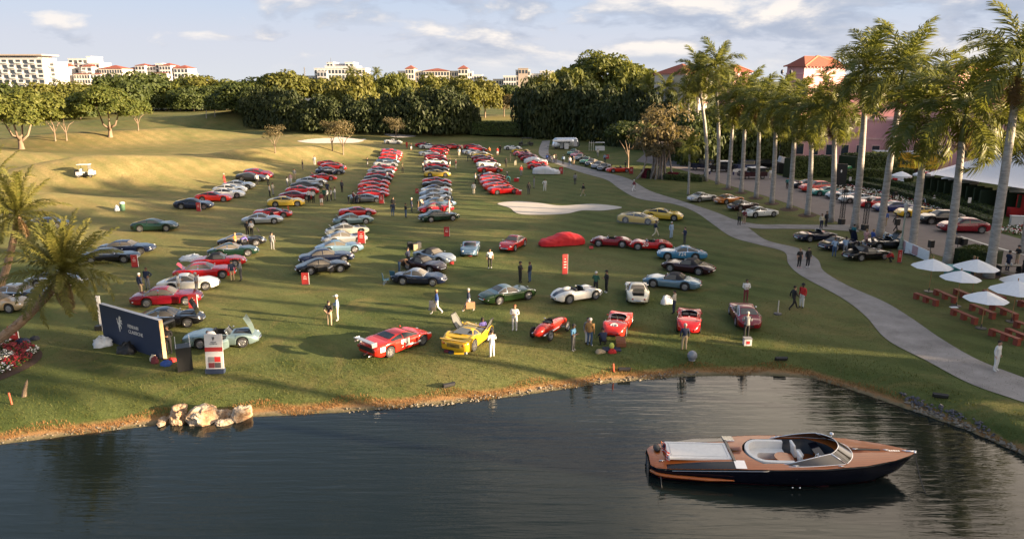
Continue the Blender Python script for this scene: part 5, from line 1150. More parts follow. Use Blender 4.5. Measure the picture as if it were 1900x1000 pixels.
# 1950s single-seater
def single_seater(px, py, hd, label):
    g = G(px, py); T = thing('racing_car', label, 'racing car', g, R(hd)); pm = PAINT['bright']
    V = []; n = 16
    for (x, w, z0, z1) in ((-1.95, .03, .52, .60), (-1.8, .20, .36, .74), (-1.4, .34, .24, .90), (-.9, .40, .18, .98), (-.55, .40, .17, .95), (0, .39, .17, .84), (.6, .36, .18, .84), (1.2, .33, .20, .80), (1.65, .28, .26, .72), (1.9, .20, .34, .62), (1.95, .15, .38, .58)):
        c = (z0+z1)/2; h = (z1-z0)/2; V.append([(x, w*math.copysign(abs(math.cos(t_))**.75, math.cos(t_)), c+h*math.copysign(abs(math.sin(t_))**.75, math.sin(t_))) for t_ in np.linspace(0, 2*math.pi, n, endpoint=False)])
    F = [(i*n+j, i*n+(j+1) % n, (i+1)*n+(j+1) % n, (i+1)*n+j) for i in range(len(V)-1) for j in range(n)]+[tuple(range(n))[::-1], tuple(range((len(V)-1)*n, len(V)*n))]
    ob('body', mk('body', [q for r_ in V for q in r_], F, True), T, pm)
    ob('cockpit', MB().ell((-.28, 0, .90), (.38, .30, .09), 14, 6).mesh('cockpit', True), T, M_BLACK); ob('seat', MB().box((-.58, 0, .86), (.10, .42, .34), ry=-.2).mesh('seat'), T, M_BLKL)
    V2 = []
    for i in range(9):
        t_ = -1+2*i/8; V2 += [(.12-.24*t_*t_, t_*.36, .84), (-.02-.22*t_*t_, t_*.30, 1.10-.08*t_*t_)]
    ob('windscreen', mk('windscreen', V2, [(2*i, 2*i+2, 2*i+3, 2*i+1) for i in range(8)], True), T, mat('perspex', (.12, .125, .12), .15, spec=.6))
    ob('grille', MB().ell((1.94, 0, .48), (.03, .14, .10), 12, 6).mesh('grille', True), T, M_BLACK)
    for x, r_, tr in ((1.12, .33, .66), (-1.12, .36, .64)):
        for s in (-1, 1):
            w = ob('wheel', TYRE, T, M_TYRE, (x, s*tr, r_), (0, 0, 0 if s > 0 else math.pi), (r_, r_*1.5, r_)); ob('rim', RIMS['wire'], w, M_RIM)
            ob('suspension_arm', MB().tube([(x+.1, s*.25, r_+.06), (x, s*(tr-.08), r_+.05)], .025, 5).tube([(x-.2, s*.25, r_-.04), (x, s*(tr-.08), r_-.02)], .02, 5).mesh('suspension_arm'), T, M_CHROME)
    for s in (-1, 1): ob('mirror', MB().ell((.0, s*.42, 1.0), (.04, .07, .05), 8, 5).mesh('mirror', True), T, M_CHROME); ob('exhaust_pipe', MB().tube([(.9, s*.36, .5), (.2, s*.44, .46), (-1.6, s*.42, .44)], .045, 7).mesh('exhaust_pipe', True), T, M_CHROME)
single_seater(1021, 620, 58, 'red 1950s open-wheel racing car seen from its rounded tail')
# cars under fitted covers
def covered(style, px, py, hd, m, label, sheet=False):
    c = CARS[style]; g = G(px, py); v = Vector((g.x, g.y, 0)).normalized()*.85; T = thing('covered_car' if not sheet else 'plastic_sheet', label, 'covered car' if not sheet else 'plastic sheet', (g.x+v.x, g.y+v.y, g.z), R(hd)); r = np.random.default_rng(4)
    xs = np.linspace(-c.xe-.06, c.xe+.06, 60); V = []; vs = np.linspace(0, 1, 33)
    xA, xB, xC, xD, zr, wr = c.d['cab']; f = Prof([(-c.xe-.1, .62), (xD-.5, float(c.deck(xD))), (xC-.1, zr), (xB+.05, zr), (xA+.35, float(c.deck(xA+.3))), (c.xe-.3, .68), (c.xe+.1, .5)], .22)
    for x in xs:
        e = min(1, (c.xe+.07-abs(x))/.35); h = float(c.hwp(min(max(x, -c.xe), c.xe)))*(.72+.28*e**.5)+(.04 if not sheet else .09); top = float(f(x))*(.72+.28*e**.5)+(.05 if sheet else 0)
        for t_ in vs:
            a = (t_-.5)*math.pi; s_ = math.sin(a); y = h*math.copysign(min(1, abs(s_)**.62*1.02), s_); z = .08+(top-.08)*max(0, math.cos(a))**.42
            w = .018*math.sin(x*9+y*5)+.022*math.sin(x*4-z*11)+.012*math.sin(y*17+x*13); V.append((x+w*.3, y*(1+w*.7), max(.05, z+w*.8*(z > .2))))
    n = len(vs); F = [(i*n+j, (i+1)*n+j, (i+1)*n+j+1, i*n+j+1) for i in range(59) for j in range(n-1)]+[tuple(range(n)), tuple(range(59*n, 60*n))[::-1]]
    ob('cover', mk('cover', V, F, True), T, m)
    for ax in (c.d['ax'] if not sheet else ()):
        for s in (-1, 1): ob('wheel', TYRE, T, M_TYRE, (ax, s*.70, c.d['r']), (0, 0, 0), (c.d['r']*.9, .25, c.d['r']*.95))
covered('gt60', 1042, 458, 196, mat('red_cover_cloth', (.56, .012, .018), .65, bump=.3, bscale=3), 'car under a bright red fitted cover')
covered('gtmod', 1014, 324, -6, mat('silver_cover_cloth', (.55, .56, .58), .5, bump=.4, bscale=3), 'car under a silvery cover at the front of the slanting row')
covered('gt60', 994, 304, -10, mat('white_cover_cloth', (.62, .63, .64), .6, bump=.4, bscale=3), 'car under a white cover, third in the slanting row')
M_CLEAR = mat('clear_plastic', (.75, .78, .80), .12, bump=.6, bscale=5); M_CLEAR.node_tree.nodes['Principled BSDF'].inputs['Alpha'].default_value = .16
covered('midmod', 1184, 416.6, -24, M_CLEAR, 'clear plastic sheet draped over the left yellow car', True)
# ---------------------------------------------------------------- people
SKIN = [mat('skin_light', (.42, .25, .17), .6), mat('skin_tan', (.30, .165, .10), .6), mat('skin_dark', (.10, .055, .035), .6)]
CL = {k: mat('cloth_'+k, c, .85) for k, c in dict(black=(.014, .014, .016), navy=(.018, .026, .06), white=(.62, .61, .59), cream=(.55, .49, .38), khaki=(.36, .28, .18), grey=(.20, .20, .21), darkgrey=(.06, .06, .065), blue=(.04, .09, .30), lightblue=(.28, .38, .52), red=(.45, .02, .02),
    maroon=(.16, .03, .035), green=(.02, .09, .06), brown=(.12, .07, .04), tan=(.36, .19, .06), jeans=(.05, .09, .17), pink=(.50, .30, .30), orange=(.55, .16, .03), purple=(.12, .10, .35), plaid=(.05, .15, .28), olive=(.13, .12, .06), teal=(.02, .14, .15)).items()}
HAIR = {k: mat('hair_'+k, c, .8) for k, c in dict(dark=(.02, .014, .01), brown=(.07, .04, .02), grey=(.36, .34, .32), blond=(.32, .20, .09), red=(.22, .07, .025), white=(.55, .53, .50)).items()}
M_EYE = mat('eye_dark', (.02, .015, .012), .2)
def joints(pose):
    J = dict(pel=(0, 0, .95), waist=(0, 0, 1.10), chest=(.01, 0, 1.32), neck=(0, 0, 1.47), head0=(.015, 0, 1.555), head1=(.02, 0, 1.65), head2=(.012, 0, 1.725))
    for s, k in ((1, 'l'), (-1, 'r')):
        J.update({'sh'+k: (0, s*.175, 1.41), 'el'+k: (-.03, s*.225, 1.15), 'wr'+k: (.03, s*.235, .92), 'ha'+k: (.055, s*.23, .845), 'hp'+k: (0, s*.09, .90), 'kn'+k: (.02, s*.095, .50), 'an'+k: (-.015, s*.10, .09), 'to'+k: (.13, s*.115, .035)})
    def up(**k): J.update(k)
    if pose == 'front':      # hands held together in front (phone, folded)
        for s, k in ((1, 'l'), (-1, 'r')): up(**{'el'+k: (.02, s*.25, 1.14), 'wr'+k: (.22, s*.10, 1.16), 'ha'+k: (.28, s*.04, 1.18)})
    elif pose == 'back':
        for s, k in ((1, 'l'), (-1, 'r')): up(**{'el'+k: (-.12, s*.26, 1.16), 'wr'+k: (-.17, s*.08, 1.00), 'ha'+k: (-.18, s*-.01, .96)})
    elif pose == 'walk':
        up(knl=(.20, .09, .53), anl=(.33, .09, .12), tol=(.46, .10, .09), knr=(-.04, -.09, .50), anr=(-.34, -.09, .14), tor=(-.24, -.10, .035), ell=(-.12, .23, 1.17), wrl=(-.12, .25, .93), hal=(-.11, .25, .85), elr=(.06, -.23, 1.16), wrr=(.22, -.22, 1.0), har=(.28, -.21, .95))
    elif pose == 'bend':
        up(waist=(.07, 0, 1.06), chest=(.30, 0, 1.13), neck=(.45, 0, 1.14), head0=(.53, 0, 1.13), head1=(.61, 0, 1.10), head2=(.68, 0, 1.06))
        for s, k in ((1, 'l'), (-1, 'r')): up(**{'sh'+k: (.38, s*.175, 1.12), 'el'+k: (.46, s*.23, .88), 'wr'+k: (.60, s*.18, .72), 'ha'+k: (.67, s*.16, .68)})
    elif pose == 'crouch':
        up(pel=(-.10, 0, .36), waist=(-.08, 0, .50), chest=(.04, 0, .70), neck=(.10, 0, .84), head0=(.135, 0, .92), head1=(.16, 0, 1.01), head2=(.165, 0, 1.085))
        for s, k in ((1, 'l'), (-1, 'r')): up(**{'sh'+k: (.06, s*.175, .79), 'el'+k: (.24, s*.22, .60), 'wr'+k: (.44, s*.14, .50), 'ha'+k: (.51, s*.11, .47), 'hp'+k: (-.10, s*.10, .36), 'kn'+k: (.28, s*.14, .50), 'an'+k: (.02, s*.13, .09), 'to'+k: (.16, s*.14, .035)})
    elif pose == 'sit':
        up(pel=(0, 0, .50), waist=(-.01, 0, .66), chest=(.0, 0, .88), neck=(.0, 0, 1.03), head0=(.02, 0, 1.11), head1=(.03, 0, 1.205), head2=(.022, 0, 1.28))
        for s, k in ((1, 'l'), (-1, 'r')): up(**{'sh'+k: (0, s*.175, .97), 'el'+k: (.02, s*.23, .72), 'wr'+k: (.22, s*.17, .62), 'ha'+k: (.29, s*.15, .61), 'hp'+k: (.02, s*.10, .49), 'kn'+k: (.44, s*.12, .50), 'an'+k: (.42, s*.12, .09), 'to'+k: (.56, s*.13, .035)})
    elif pose == 'wide':     # relaxed, one hand on the hip, feet apart
        up(anl=(.06, .17, .09), tol=(.19, .21, .035), knl=(.05, .13, .50), ell=(-.08, .34, 1.18), wrl=(-.02, .19, 1.02), hal=(.02, .14, 1.0), head1=(.03, .02, 1.65), head2=(.02, .03, 1.725))
    elif pose == 'carry':
        J2 = joints('walk'); J2.update(ell=(-.02, .25, 1.15), wrl=(.02, .27, .90), hal=(.03, .27, .82), elr=(.02, -.25, 1.15), wrr=(.08, -.27, .90), har=(.10, -.27, .82)); return J2
    return J
BONES = [('pel', 'waist'), ('waist', 'chest'), ('chest', 'neck'), ('neck', 'head0'), ('head0', 'head1'), ('head1', 'head2')]
for k in 'lr': BONES += [('chest', 'sh'+k), ('sh'+k, 'el'+k), ('el'+k, 'wr'+k), ('wr'+k, 'ha'+k), ('pel', 'hp'+k), ('hp'+k, 'kn'+k), ('kn'+k, 'an'+k), ('an'+k, 'to'+k)]
RAD = dict(pel=(.150, .115), waist=(.140, .105), chest=(.165, .120), neck=(.060, .060), head0=(.070, .078), head1=(.088, .100), head2=(.060, .070), sh=(.075, .07), el=(.050, .05), wr=(.036, .036), ha=(.022, .040), hp=(.095, .10), kn=(.064, .066), an=(.048, .05), to=(.042, .038))
def body_mesh(pose, short=False, shorts=False, coat=False):
    J = joints(pose); keys = list(J); me = bpy.data.meshes.new('b'); me.from_pydata([J[k] for k in keys], [(keys.index(a), keys.index(b)) for a, b in BONES], [])
    o = bpy.data.objects.new('b', me); COL.objects.link(o); o.modifiers.new('s', 'SKIN'); sv = me.skin_vertices[0].data
    for i, k in enumerate(keys):
        r_ = RAD[k] if k in RAD else RAD[k[:2]]; q = 1.12 if coat and k in ('pel', 'waist', 'chest') else 1.0; sv[i].radius = (r_[0]*q, r_[1]*q); sv[i].use_root = (k == 'pel')
    sd = o.modifiers.new('d', 'SUBSURF'); sd.levels = 1; sd.render_levels = 1
    bpy.context.view_layer.update()
    em = bpy.data.meshes.new_from_object(o.evaluated_get(bpy.context.evaluated_depsgraph_get())); bpy.data.objects.remove(o); bpy.data.meshes.remove(me)
    V = [tuple(v.co) for v in em.vertices]; F = [tuple(p.vertices) for p in em.polygons]; bpy.data.meshes.remove(em)
    A = np.array([J[a] for a, b in BONES]); B = np.array([J[b] for a, b in BONES]); M = []
    reg = []
    for a, b in BONES:
        if b[:2] in ('he',): reg.append(0)
        elif b == 'neck': reg.append(1)
        elif b[:2] == 'ha': reg.append(0)
        elif b[:2] == 'wr': reg.append(0 if short else 1)
        elif b[:2] in ('wa', 'ch', 'sh', 'el'): reg.append(1)
        elif b[:2] == 'an': reg.append(0 if shorts else 2)
        elif b[:2] == 'to': reg.append(3)
        else: reg.append(2)
    Va = np.array(V)
    for f in F:
        c = Va[list(f)].mean(0); ab = B-A; t_ = np.clip(((c-A)*ab).sum(1)/((ab*ab).sum(1)+1e-9), 0, 1); d = np.linalg.norm(c-(A+ab*t_[:, None]), axis=1); i = int(d.argmin()); r_ = reg[i]
        if BONES[i] in (('pel', 'waist'),) and t_[i] < (.1 if not coat else -1): r_ = 2
        if coat and BONES[i][0] == 'pel' and BONES[i][1].startswith('hp'): r_ = 1
        M.append(r_)
    mb = MB(); mb.V = V; mb.F = F; mb.M = M
    # fingers and thumb, nose, ears, eyes
    for s, k in ((1, 'l'), (-1, 'r')):
        w, h = Vector(J['wr'+k]), Vector(J['ha'+k]); d = (h-w).normalized(); side = Vector((1, 0, 0)); side = (side-d*side.dot(d)); side = side.normalized() if side.length > .2 else Vector((0, 0, 1)); nrm = d.cross(side)
        for q, (off, ln) in enumerate(((.026, .062), (.009, .072), (-.009, .066), (-.025, .05))):
            p0 = h+side*off+d*.02; p1 = p0+d*ln*.55; p2 = p1+(d*.6+nrm*.5*s).normalized()*ln*.5; mb.tube([p0, p1, p2], [.009, .0085, .007], 4, 0)
        p0 = h+side*.025-d*.02; p1 = p0+(side+d*.5).normalized()*.035; mb.tube([p0, p1, p1+d*.03], [.011, .010, .008], 4, 0)
    h1 = Vector(J['head1']); ax = (Vector(J['head2'])-Vector(J['head0'])).normalized(); fw = Vector((1, 0, 0)); fw = (fw-ax*fw.dot(ax)).normalized() if pose != 'bend' else Vector((.45, 0, -.9)).normalized(); sd_ = ax.cross(fw)
    mb.tube([h1+fw*.085+ax*.02, h1+fw*.108-ax*.02], [.010, .017], 5, 0); mb.tube([h1+fw*.088-ax*.055-sd_*.025, h1+fw*.088-ax*.055+sd_*.025], .007, 4, 0)
    for s in (-1, 1): mb.ell(tuple(h1+sd_*s*.088), (.02, .012, .03), 6, 4, 0); mb.ell(tuple(h1+fw*.082+sd_*s*.034+ax*.018), (.012, .012, .009), 6, 4, 4)
    return mb.mesh('body', True, 5), h1, ax, fw
BODY = {}
def get_body(pose, sh, st, co):
    k = (pose, sh, st, co)
    if k not in BODY: BODY[k] = body_mesh(pose, sh, st, co)
    return BODY[k]
def hair_mesh(kind):
    V = []; F = []; n, m_ = 14, 7
    for i in range(m_+1):
        for j in range(n):
            a = 2*math.pi*j/n; fr = max(0, math.cos(a)); lim = (1.75 if kind != 'long' else 2.55)-fr*(.72 if kind != 'long' else 1.35); t_ = lim*i/m_
            r = 1.0; V.append((.108*math.sin(t_)*math.cos(a)-.006, .098*math.sin(t_)*math.sin(a), .115*math.cos(t_)*(1 if t_ < 1.6 else 1.5)))
    for i in range(m_):
        for j in range(n): F.append((i*n+j, i*n+(j+1) % n, (i+1)*n+(j+1) % n, (i+1)*n+j))
    return mk('hair', V, F, True)
HM = {k: hair_mesh(k) for k in ('short', 'long')}
CAPM = MB().lathe([(.001, .125), (.06, .115), (.105, .06), (.113, .0)], 14).add([(.06, -.085, .02), (.06, .085, .02), (.20, .06, .012), (.20, -.06, .012)], [(0, 1, 2, 3)]).mesh('cap', True)
HATM = MB().lathe([(.001, .13), (.07, .125), (.10, .05), (.105, .02), (.19, .0), (.19, -.008)], 16).mesh('hat', True)
POSES = ['stand', 'front', 'back', 'walk', 'wide', 'front', 'stand']
TN = dict(darkgrey='dark grey', lightblue='light blue', plaid='blue plaid', jeans='blue', khaki='khaki', tan='tan')
def person(px, py, top, bot, face, pose='stand', hair='dark', label=None, h=1.75, cap=None, short=False, shorts=False, coat=False, shoes='black', group=None, at=None, kind='short', skin=None, dz=0):
    p = at or G(px, py); me, h1, ax, fw = get_body(pose, short, shorts, coat)
    k = h/1.76; sk = SKIN[skin] if skin is not None else SKIN[int(px*3+py) % 8 == 0 and 2 or int(px) % 2]
    T = thing('person', label, 'person', (p.x, p.y, p.z+dz), R(face), group); T.scale = (k*1.1, k*1.12, k)
    ob('body', me, T, [sk, CL[top], CL[bot], CL[shoes], M_EYE])
    side = ax.cross(fw); Mx = Matrix(((fw.x, side.x, ax.x, h1.x), (fw.y, side.y, ax.y, h1.y), (fw.z, side.z, ax.z, h1.z), (0, 0, 0, 1)))
    if cap: 
        o = ob('cap' if cap[0] == 'c' else 'hat', CAPM if cap[0] == 'c' else HATM, T, CL[cap[1:]]); o.matrix_local = Mx @ Matrix.Translation((0, 0, .03))
        o = ob('hair', HM['short'], T, HAIR[hair]); o.matrix_local = Mx @ Matrix.Translation((-.012, 0, .0)) @ Matrix.Scale(.93, 4)
    else:
        o = ob('hair', HM[kind], T, HAIR[hair]); o.matrix_local = Mx @ Matrix.Translation((0, 0, .012))
    return T
def outfit(t_, b_):
    return f'{TN.get(t_, t_)} top and {TN.get(b_, b_)} {"jeans" if b_ == "jeans" else "trousers"}'.replace('blue jeans', 'jeans')
# (foot x, foot y, top, bottom, facing, where, options)
PP = [
 (612, 605, 'black', 'khaki', 80, 'hands behind his back, seen from behind on the open lawn', dict(pose='back', short=True)),
 (627, 595, 'lightblue', 'cream', 190, 'white cap, beside the man in black on the open lawn', dict(pose='front', cap='cwhite', shoes='white')),
 (811, 583, 'blue', 'white', 185, 'walking and carrying bags below the navy coupe', dict(pose='carry', hair='blond', shoes='white')),
 (870, 578, 'navy', 'white', 180, 'white shorts, carrying a brown bag beside the dark green coupe', dict(pose='carry', hair='grey', shorts=True, shoes='white')),
 (955, 613, 'white', 'white', -100, 'woman all in white standing between yellow and single-seat cars', dict(pose='front', hair='red', coat=True, shoes='white')),
 (913, 663, 'white', 'white', 120, 'white overalls, standing right of the yellow racer', dict(pose='front', shoes='white')),
 (1063, 651, 'plaid', 'darkgrey', -30, 'black cap and waist bag, right of the single-seat racer', dict(pose='front', cap='cblack', short=True, shoes='grey')),
 (1094, 642, 'tan', 'jeans', 60, 'tan jacket and white shoes beside the roundel car', dict(pose='stand', hair='white', coat=True, shoes='white', h=1.82)),
 (1090, 637, 'grey', 'white', -70, 'pale trousers, half hidden behind the man in the tan jacket', dict(pose='stand')),
 (1119, 641, 'navy', 'black', 100, 'crouching by tools behind the roundel car', dict(pose='crouch', short=True)),
 (1269, 650, 'navy', 'khaki', 92, 'navy jumper, looking at a red open racer, seen from behind', dict(pose='stand', hair='grey', shoes='brown')),
 (1384, 628, 'grey', 'black', 90, 'grey blazer, behind the dark red coupe, seen from behind', dict(pose='front', hair='grey', coat=True)),
 (1383, 560, 'white', 'maroon', -90, 'white shirt and maroon trousers beyond the dark red coupe', dict(pose='front', shoes='maroon')),
 (1250, 582, 'cream', 'navy', 150, 'cream jumper, next to the white bag on the lawn', dict(pose='front')),
 (1471, 575, 'black', 'black', 10, 'dark suit, left of the man in the red shirt by the path', dict(pose='walk', coat=True)),
 (1487, 571, 'red', 'white', -150, 'red shirt and white trousers beside the cart path', dict(pose='stand', cap='cblack')),
 (1846, 688, 'white', 'white', -60, 'pale grey jacket and white trousers walking on the cart path', dict(pose='stand', coat=True, shoes='white', h=1.8)),
 (1482, 497, 'black', 'black', -75, 'black outfit with bare arms, left of two on the cart path', dict(pose='stand', short=True, hair='blond', shoes='pink')),
 (1498, 496, 'black', 'black', -75, 'black hooded top, right of two on the cart path', dict(pose='stand', shoes='white')),
 (909, 498, 'white', 'black', -85, 'white shirt and black jeans below the red fastback', dict(pose='stand', short=True, shoes='white')),
 (965, 525, 'black', 'black', -30, 'all black with cap, left of the pair under the red cover', dict(pose='front', cap='cblack')),
 (983, 524, 'navy', 'jeans', 150, 'navy vest over white sleeves, right of the pair under the red cover', dict(pose='stand', hair='brown')),
 (1105, 545, 'green', 'black', 60, 'green jumper and grey hair, facing a man in black', dict(pose='front', hair='white', shoes='white')),
 (1125, 543, 'black', 'black', 200, 'black clothes and cap, facing the man in green', dict(pose='front', cap='cblack', shoes='white')),
 (1216, 440, 'navy', 'cream', 0, 'beige trousers, walking past the yellow cars', dict(pose='walk', hair='dark')),
 (1245, 443, 'lightblue', 'lightblue', -60, 'pale blue clothes between the yellow cars and the blue coupe', dict(pose='stand', hair='white')),
 (1270, 453, 'navy', 'darkgrey', 200, 'navy suit, standing behind the blue race coupe', dict(pose='front', coat=True)),
 (1371, 418, 'olive', 'black', -95, 'beige vest and black trousers on the cart path by the white race car', dict(pose='stand', hair='dark')),
 (1380, 416, 'maroon', 'khaki', 60, 'maroon top, second of the pair by the white race car', dict(pose='stand', shorts=True)),
 (1176, 356, 'maroon', 'white', 200, 'red shirt and white trousers on the cart path bend', dict(pose='walk', cap='cwhite')),
 (1082, 364, 'black', 'khaki', -160, 'black vest, walking on the lawn left of the path', dict(pose='walk', shoes='white')),
 (1067, 343, 'grey', 'darkgrey', 90, 'grey jumper, on the lawn below the far path', dict(pose='stand')),
 (1011, 355, 'white', 'white', 90, 'white clothes and black rucksack on the lawn', dict(pose='wide', shoes='white')),
 (991, 350, 'grey', 'grey', 180, 'grey clothes, right of the red front of the fourth column', dict(pose='stand')),
 (981, 361, 'black', 'darkgrey', 100, 'black top at the front of the fourth column', dict(pose='stand')),
 (506, 464, 'grey', 'grey', 90, 'long pale grey dress right of the black car with raised bonnet', dict(pose='stand', coat=True, shoes='grey')),
 (460, 440, 'black', 'black', -40, 'dark suit behind the raised bonnet of the black coupe', dict(pose='front', coat=True)),
 (468, 440, 'white', 'black', -100, 'white shirt at the engine of the black coupe', dict(pose='front')),
 (449, 463, 'purple', 'darkgrey', 60, 'purple shirt leaning into the black coupe', dict(pose='bend', short=True)),
 (438, 466, 'orange', 'black', 0, 'orange blond hair between black and green coupes', dict(pose='front', hair='blond', short=True)),
 (432, 522, 'navy', 'khaki', 120, 'navy jacket and khaki trousers at the nose of the red coupe', dict(pose='stand', coat=True)),
 (448, 521, 'grey', 'darkgrey', 190, 'grey jumper and dark trousers right of the red coupe nose', dict(pose='front')),
 (333, 546, 'white', 'khaki', 20, 'white jacket and red hair beside the white coupe', dict(pose='front', hair='red', coat=True)),
 (367, 548, 'grey', 'grey', 190, 'grey jumper beside the white coupe', dict(pose='wide', hair='grey')),
 (262, 548, 'navy', 'khaki', 60, 'navy coat and white hair, left of the dark red coupe', dict(pose='stand', hair='white', coat=True)),
 (275, 537, 'navy', 'grey', -100, 'navy blazer over pale shirt, left of the dark red coupe', dict(pose='wide', hair='brown', coat=True)),
 (315, 656, 'black', 'black', -90, 'black suit at the right end of the navy wall', dict(pose='front', coat=True)),
 (402, 652, 'white', 'khaki', 150, 'white shirt, bending into the silver-green roadster', dict(pose='bend')),
 (741, 507, 'brown', 'jeans', 20, 'brown top and jeans at the rear of the maroon cabriolet', dict(pose='bend')),
 (758, 496, 'navy', 'black', 150, 'navy top with camera gear behind the maroon cabriolet', dict(pose='front')),
 (753, 404, 'black', 'jeans', 30, 'black top, left of three at the third column front', dict(pose='front')),
 (764, 394, 'navy', 'navy', 10, 'navy top and white hair, middle of three at the third column front', dict(pose='stand', hair='white')),
 (776, 387, 'cream', 'brown', -10, 'cream jacket at the tail of the silver coupe', dict(pose='bend')),
 (879, 361, 'white', 'cream', -80, 'white jacket, standing left of the fourth column front', dict(pose='stand')),
 (729, 402, 'navy', 'jeans', 90, 'navy top, alone between second and third columns', dict(pose='stand')), (730, 391, 'black', 'black', 90, 'black top, behind the lone figure between second and third columns', dict(pose='stand')),
 (834, 396, 'pink', 'cream', 180, 'pale pink top at the nose of the dark red coupe', dict(pose='front')),
 (635, 357, 'darkgrey', 'black', -120, 'dark clothes, alone right of the diagonal column', dict(pose='stand')),
 (682, 310, 'black', 'white', 20, 'black top and white shorts left of the second column', dict(pose='stand', shorts=True)),
 (647, 379, 'lightblue', 'black', 10, 'pale blue shirt bending at the grey wedge car', dict(pose='bend')), (656, 379, 'maroon', 'black', 30, 'maroon top at the open tail of the grey wedge car', dict(pose='front')), (662, 378, 'navy', 'navy', -40, 'navy top at the open tail of the grey wedge car', dict(pose='bend')),
 (747, 321, 'olive', 'black', -60, 'dark olive top between second and third columns, far along', dict(pose='stand')), (736, 302, 'white', 'cream', 180, 'white top beside the far red cars of the second column', dict(pose='stand')), (719, 337, 'white', 'grey', 170, 'white top at the noses of the second column', dict(pose='front')),
 (477, 344, 'white', 'black', 90, 'white shirt, left of two before the dark grey tourer', dict(pose='stand')), (498, 344, 'white', 'black', 110, 'white shirt, right of two before the dark grey tourer', dict(pose='front')),
 (501, 366, 'cream', 'black', 30, 'cream shirt behind the yellow tourer', dict(pose='stand')), (507, 363, 'cream', 'grey', 0, 'cream top, close beside another behind the yellow tourer', dict(pose='front')),
 (547, 334, 'grey', 'khaki', -90, 'grey top and khaki trousers left of the raised lids', dict(pose='stand')), (540, 342, 'pink', 'white', -90, 'pale patterned top left of the silver tourer', dict(pose='stand')), (534, 350, 'white', 'grey', 0, 'white top beside the dark tourer tail', dict(pose='front')),
 (562, 316, 'black', 'darkgrey', 0, 'black clothes at the far raised lid of the diagonal column', dict(pose='stand')), (584, 307, 'white', 'white', -90, 'all white clothes at the far end of the diagonal column', dict(pose='stand')), (592, 322, 'lightblue', 'navy', 0, 'blue top at the navy coupe with open door', dict(pose='bend')), (638, 323, 'lightblue', 'grey', 180, 'pale top at the nose of the far navy coupe', dict(pose='stand')),
 (608, 361, 'navy', 'navy', -90, 'navy top at the noses of the diagonal column', dict(pose='stand')), (574, 376, 'white', 'black', 90, 'white shirt, leftmost of the crowd by the dark red tourer', dict(pose='stand')), (582, 377, 'white', 'black', 80, 'white shirt, second of the crowd by the dark red tourer', dict(pose='front')),
 (597, 383, 'maroon', 'white', 110, 'patterned top and shorts, nearest of the crowd', dict(pose='stand', shorts=True, skin=0)), (602, 373, 'green', 'black', -90, 'dark green top in the middle of the crowd', dict(pose='stand')), (608, 374, 'white', 'black', 170, 'white top in the middle of the crowd', dict(pose='stand')), (615, 373, 'grey', 'black', 180, 'grey top at the right of the crowd', dict(pose='stand', shoes='white')), (622, 371, 'white', 'grey', 190, 'white top, rightmost of the crowd', dict(pose='front')),
 (417, 344, 'red', 'red', 0, 'red jumper behind the silver tourer on the mound', dict(pose='stand', hair='white')),
 (785, 319, 'white', 'black', 0, 'white top left of the yellow car in the third column', dict(pose='front')), (787, 328, 'cream', 'black', 10, 'cream top left of the yellow car, nearer one', dict(pose='stand')), (835, 310, 'black', 'white', 180, 'black top and white shorts right of the third column', dict(pose='stand', shorts=True)), (846, 314, 'maroon', 'cream', 170, 'maroon top and cream trousers right of the third column', dict(pose='stand', hair='white')),
 (852, 290, 'white', 'cream', -90, 'white clothes, far between third and fourth columns', dict(pose='stand')), (857, 284, 'darkgrey', 'black', -90, 'dark clothes, far between third and fourth columns', dict(pose='stand')), (868, 300, 'black', 'navy', 0, 'dark clothes at the tail of the far yellow car', dict(pose='bend')),
 (755, 276, 'red', 'red', -90, 'all red clothes right of the lone white car', dict(pose='stand')), (763, 280, 'black', 'white', -60, 'black top and pale legs right of the lone white car', dict(pose='stand', shorts=True)),
 (908, 288, 'orange', 'black', -90, 'orange top beyond the fourth column', dict(pose='stand')), (923, 289, 'red', 'white', -90, 'red top and white shorts beyond the fourth column', dict(pose='stand', shorts=True)), (928, 284, 'black', 'black', -90, 'black clothes behind the red top, far lawn', dict(pose='stand')), (939, 311, 'black', 'black', -90, 'black jacket over white shirt left of the race cars', dict(pose='front', coat=True)), (947, 300, 'khaki', 'khaki', 0, 'khaki clothes left of the race cars', dict(pose='stand')), (956, 308, 'olive', 'cream', -90, 'olive top and cream trousers left of the race cars', dict(pose='stand')), (967, 327, 'red', 'grey', -60, 'red jumper beside the silvery covered car', dict(pose='stand', hair='white')),
 (882, 341, 'white', 'black', 0, 'white top at the tails of the fourth column', dict(pose='stand')), (889, 342, 'black', 'black', 10, 'black clothes at the tails of the fourth column', dict(pose='front')), (903, 332, 'lightblue', 'navy', 0, 'pale striped shirt bending at the dark red car', dict(pose='bend', hair='grey')), (941, 340, 'navy', 'grey', 180, 'navy top at the noses of the fourth column', dict(pose='stand', hair='white')), (946, 341, 'teal', 'teal', 170, 'teal jumper at the noses of the fourth column', dict(pose='bend')),
 (1015, 302, 'blue', 'navy', -60, 'blue top, first from left of the group on the far path', dict(pose='stand')), (1019, 301, 'darkgrey', 'grey', -60, 'dark top, second from left of the group on the far path', dict(pose='stand')), (1023, 304, 'grey', 'black', -60, 'grey top, third from left of the group on the far path', dict(pose='front')), (1028, 303, 'cream', 'navy', -90, 'cream top, fourth from left of the group on the far path', dict(pose='stand')), (1031, 303, 'black', 'black', -90, 'black outfit, rightmost of the group on the far path', dict(pose='stand')),
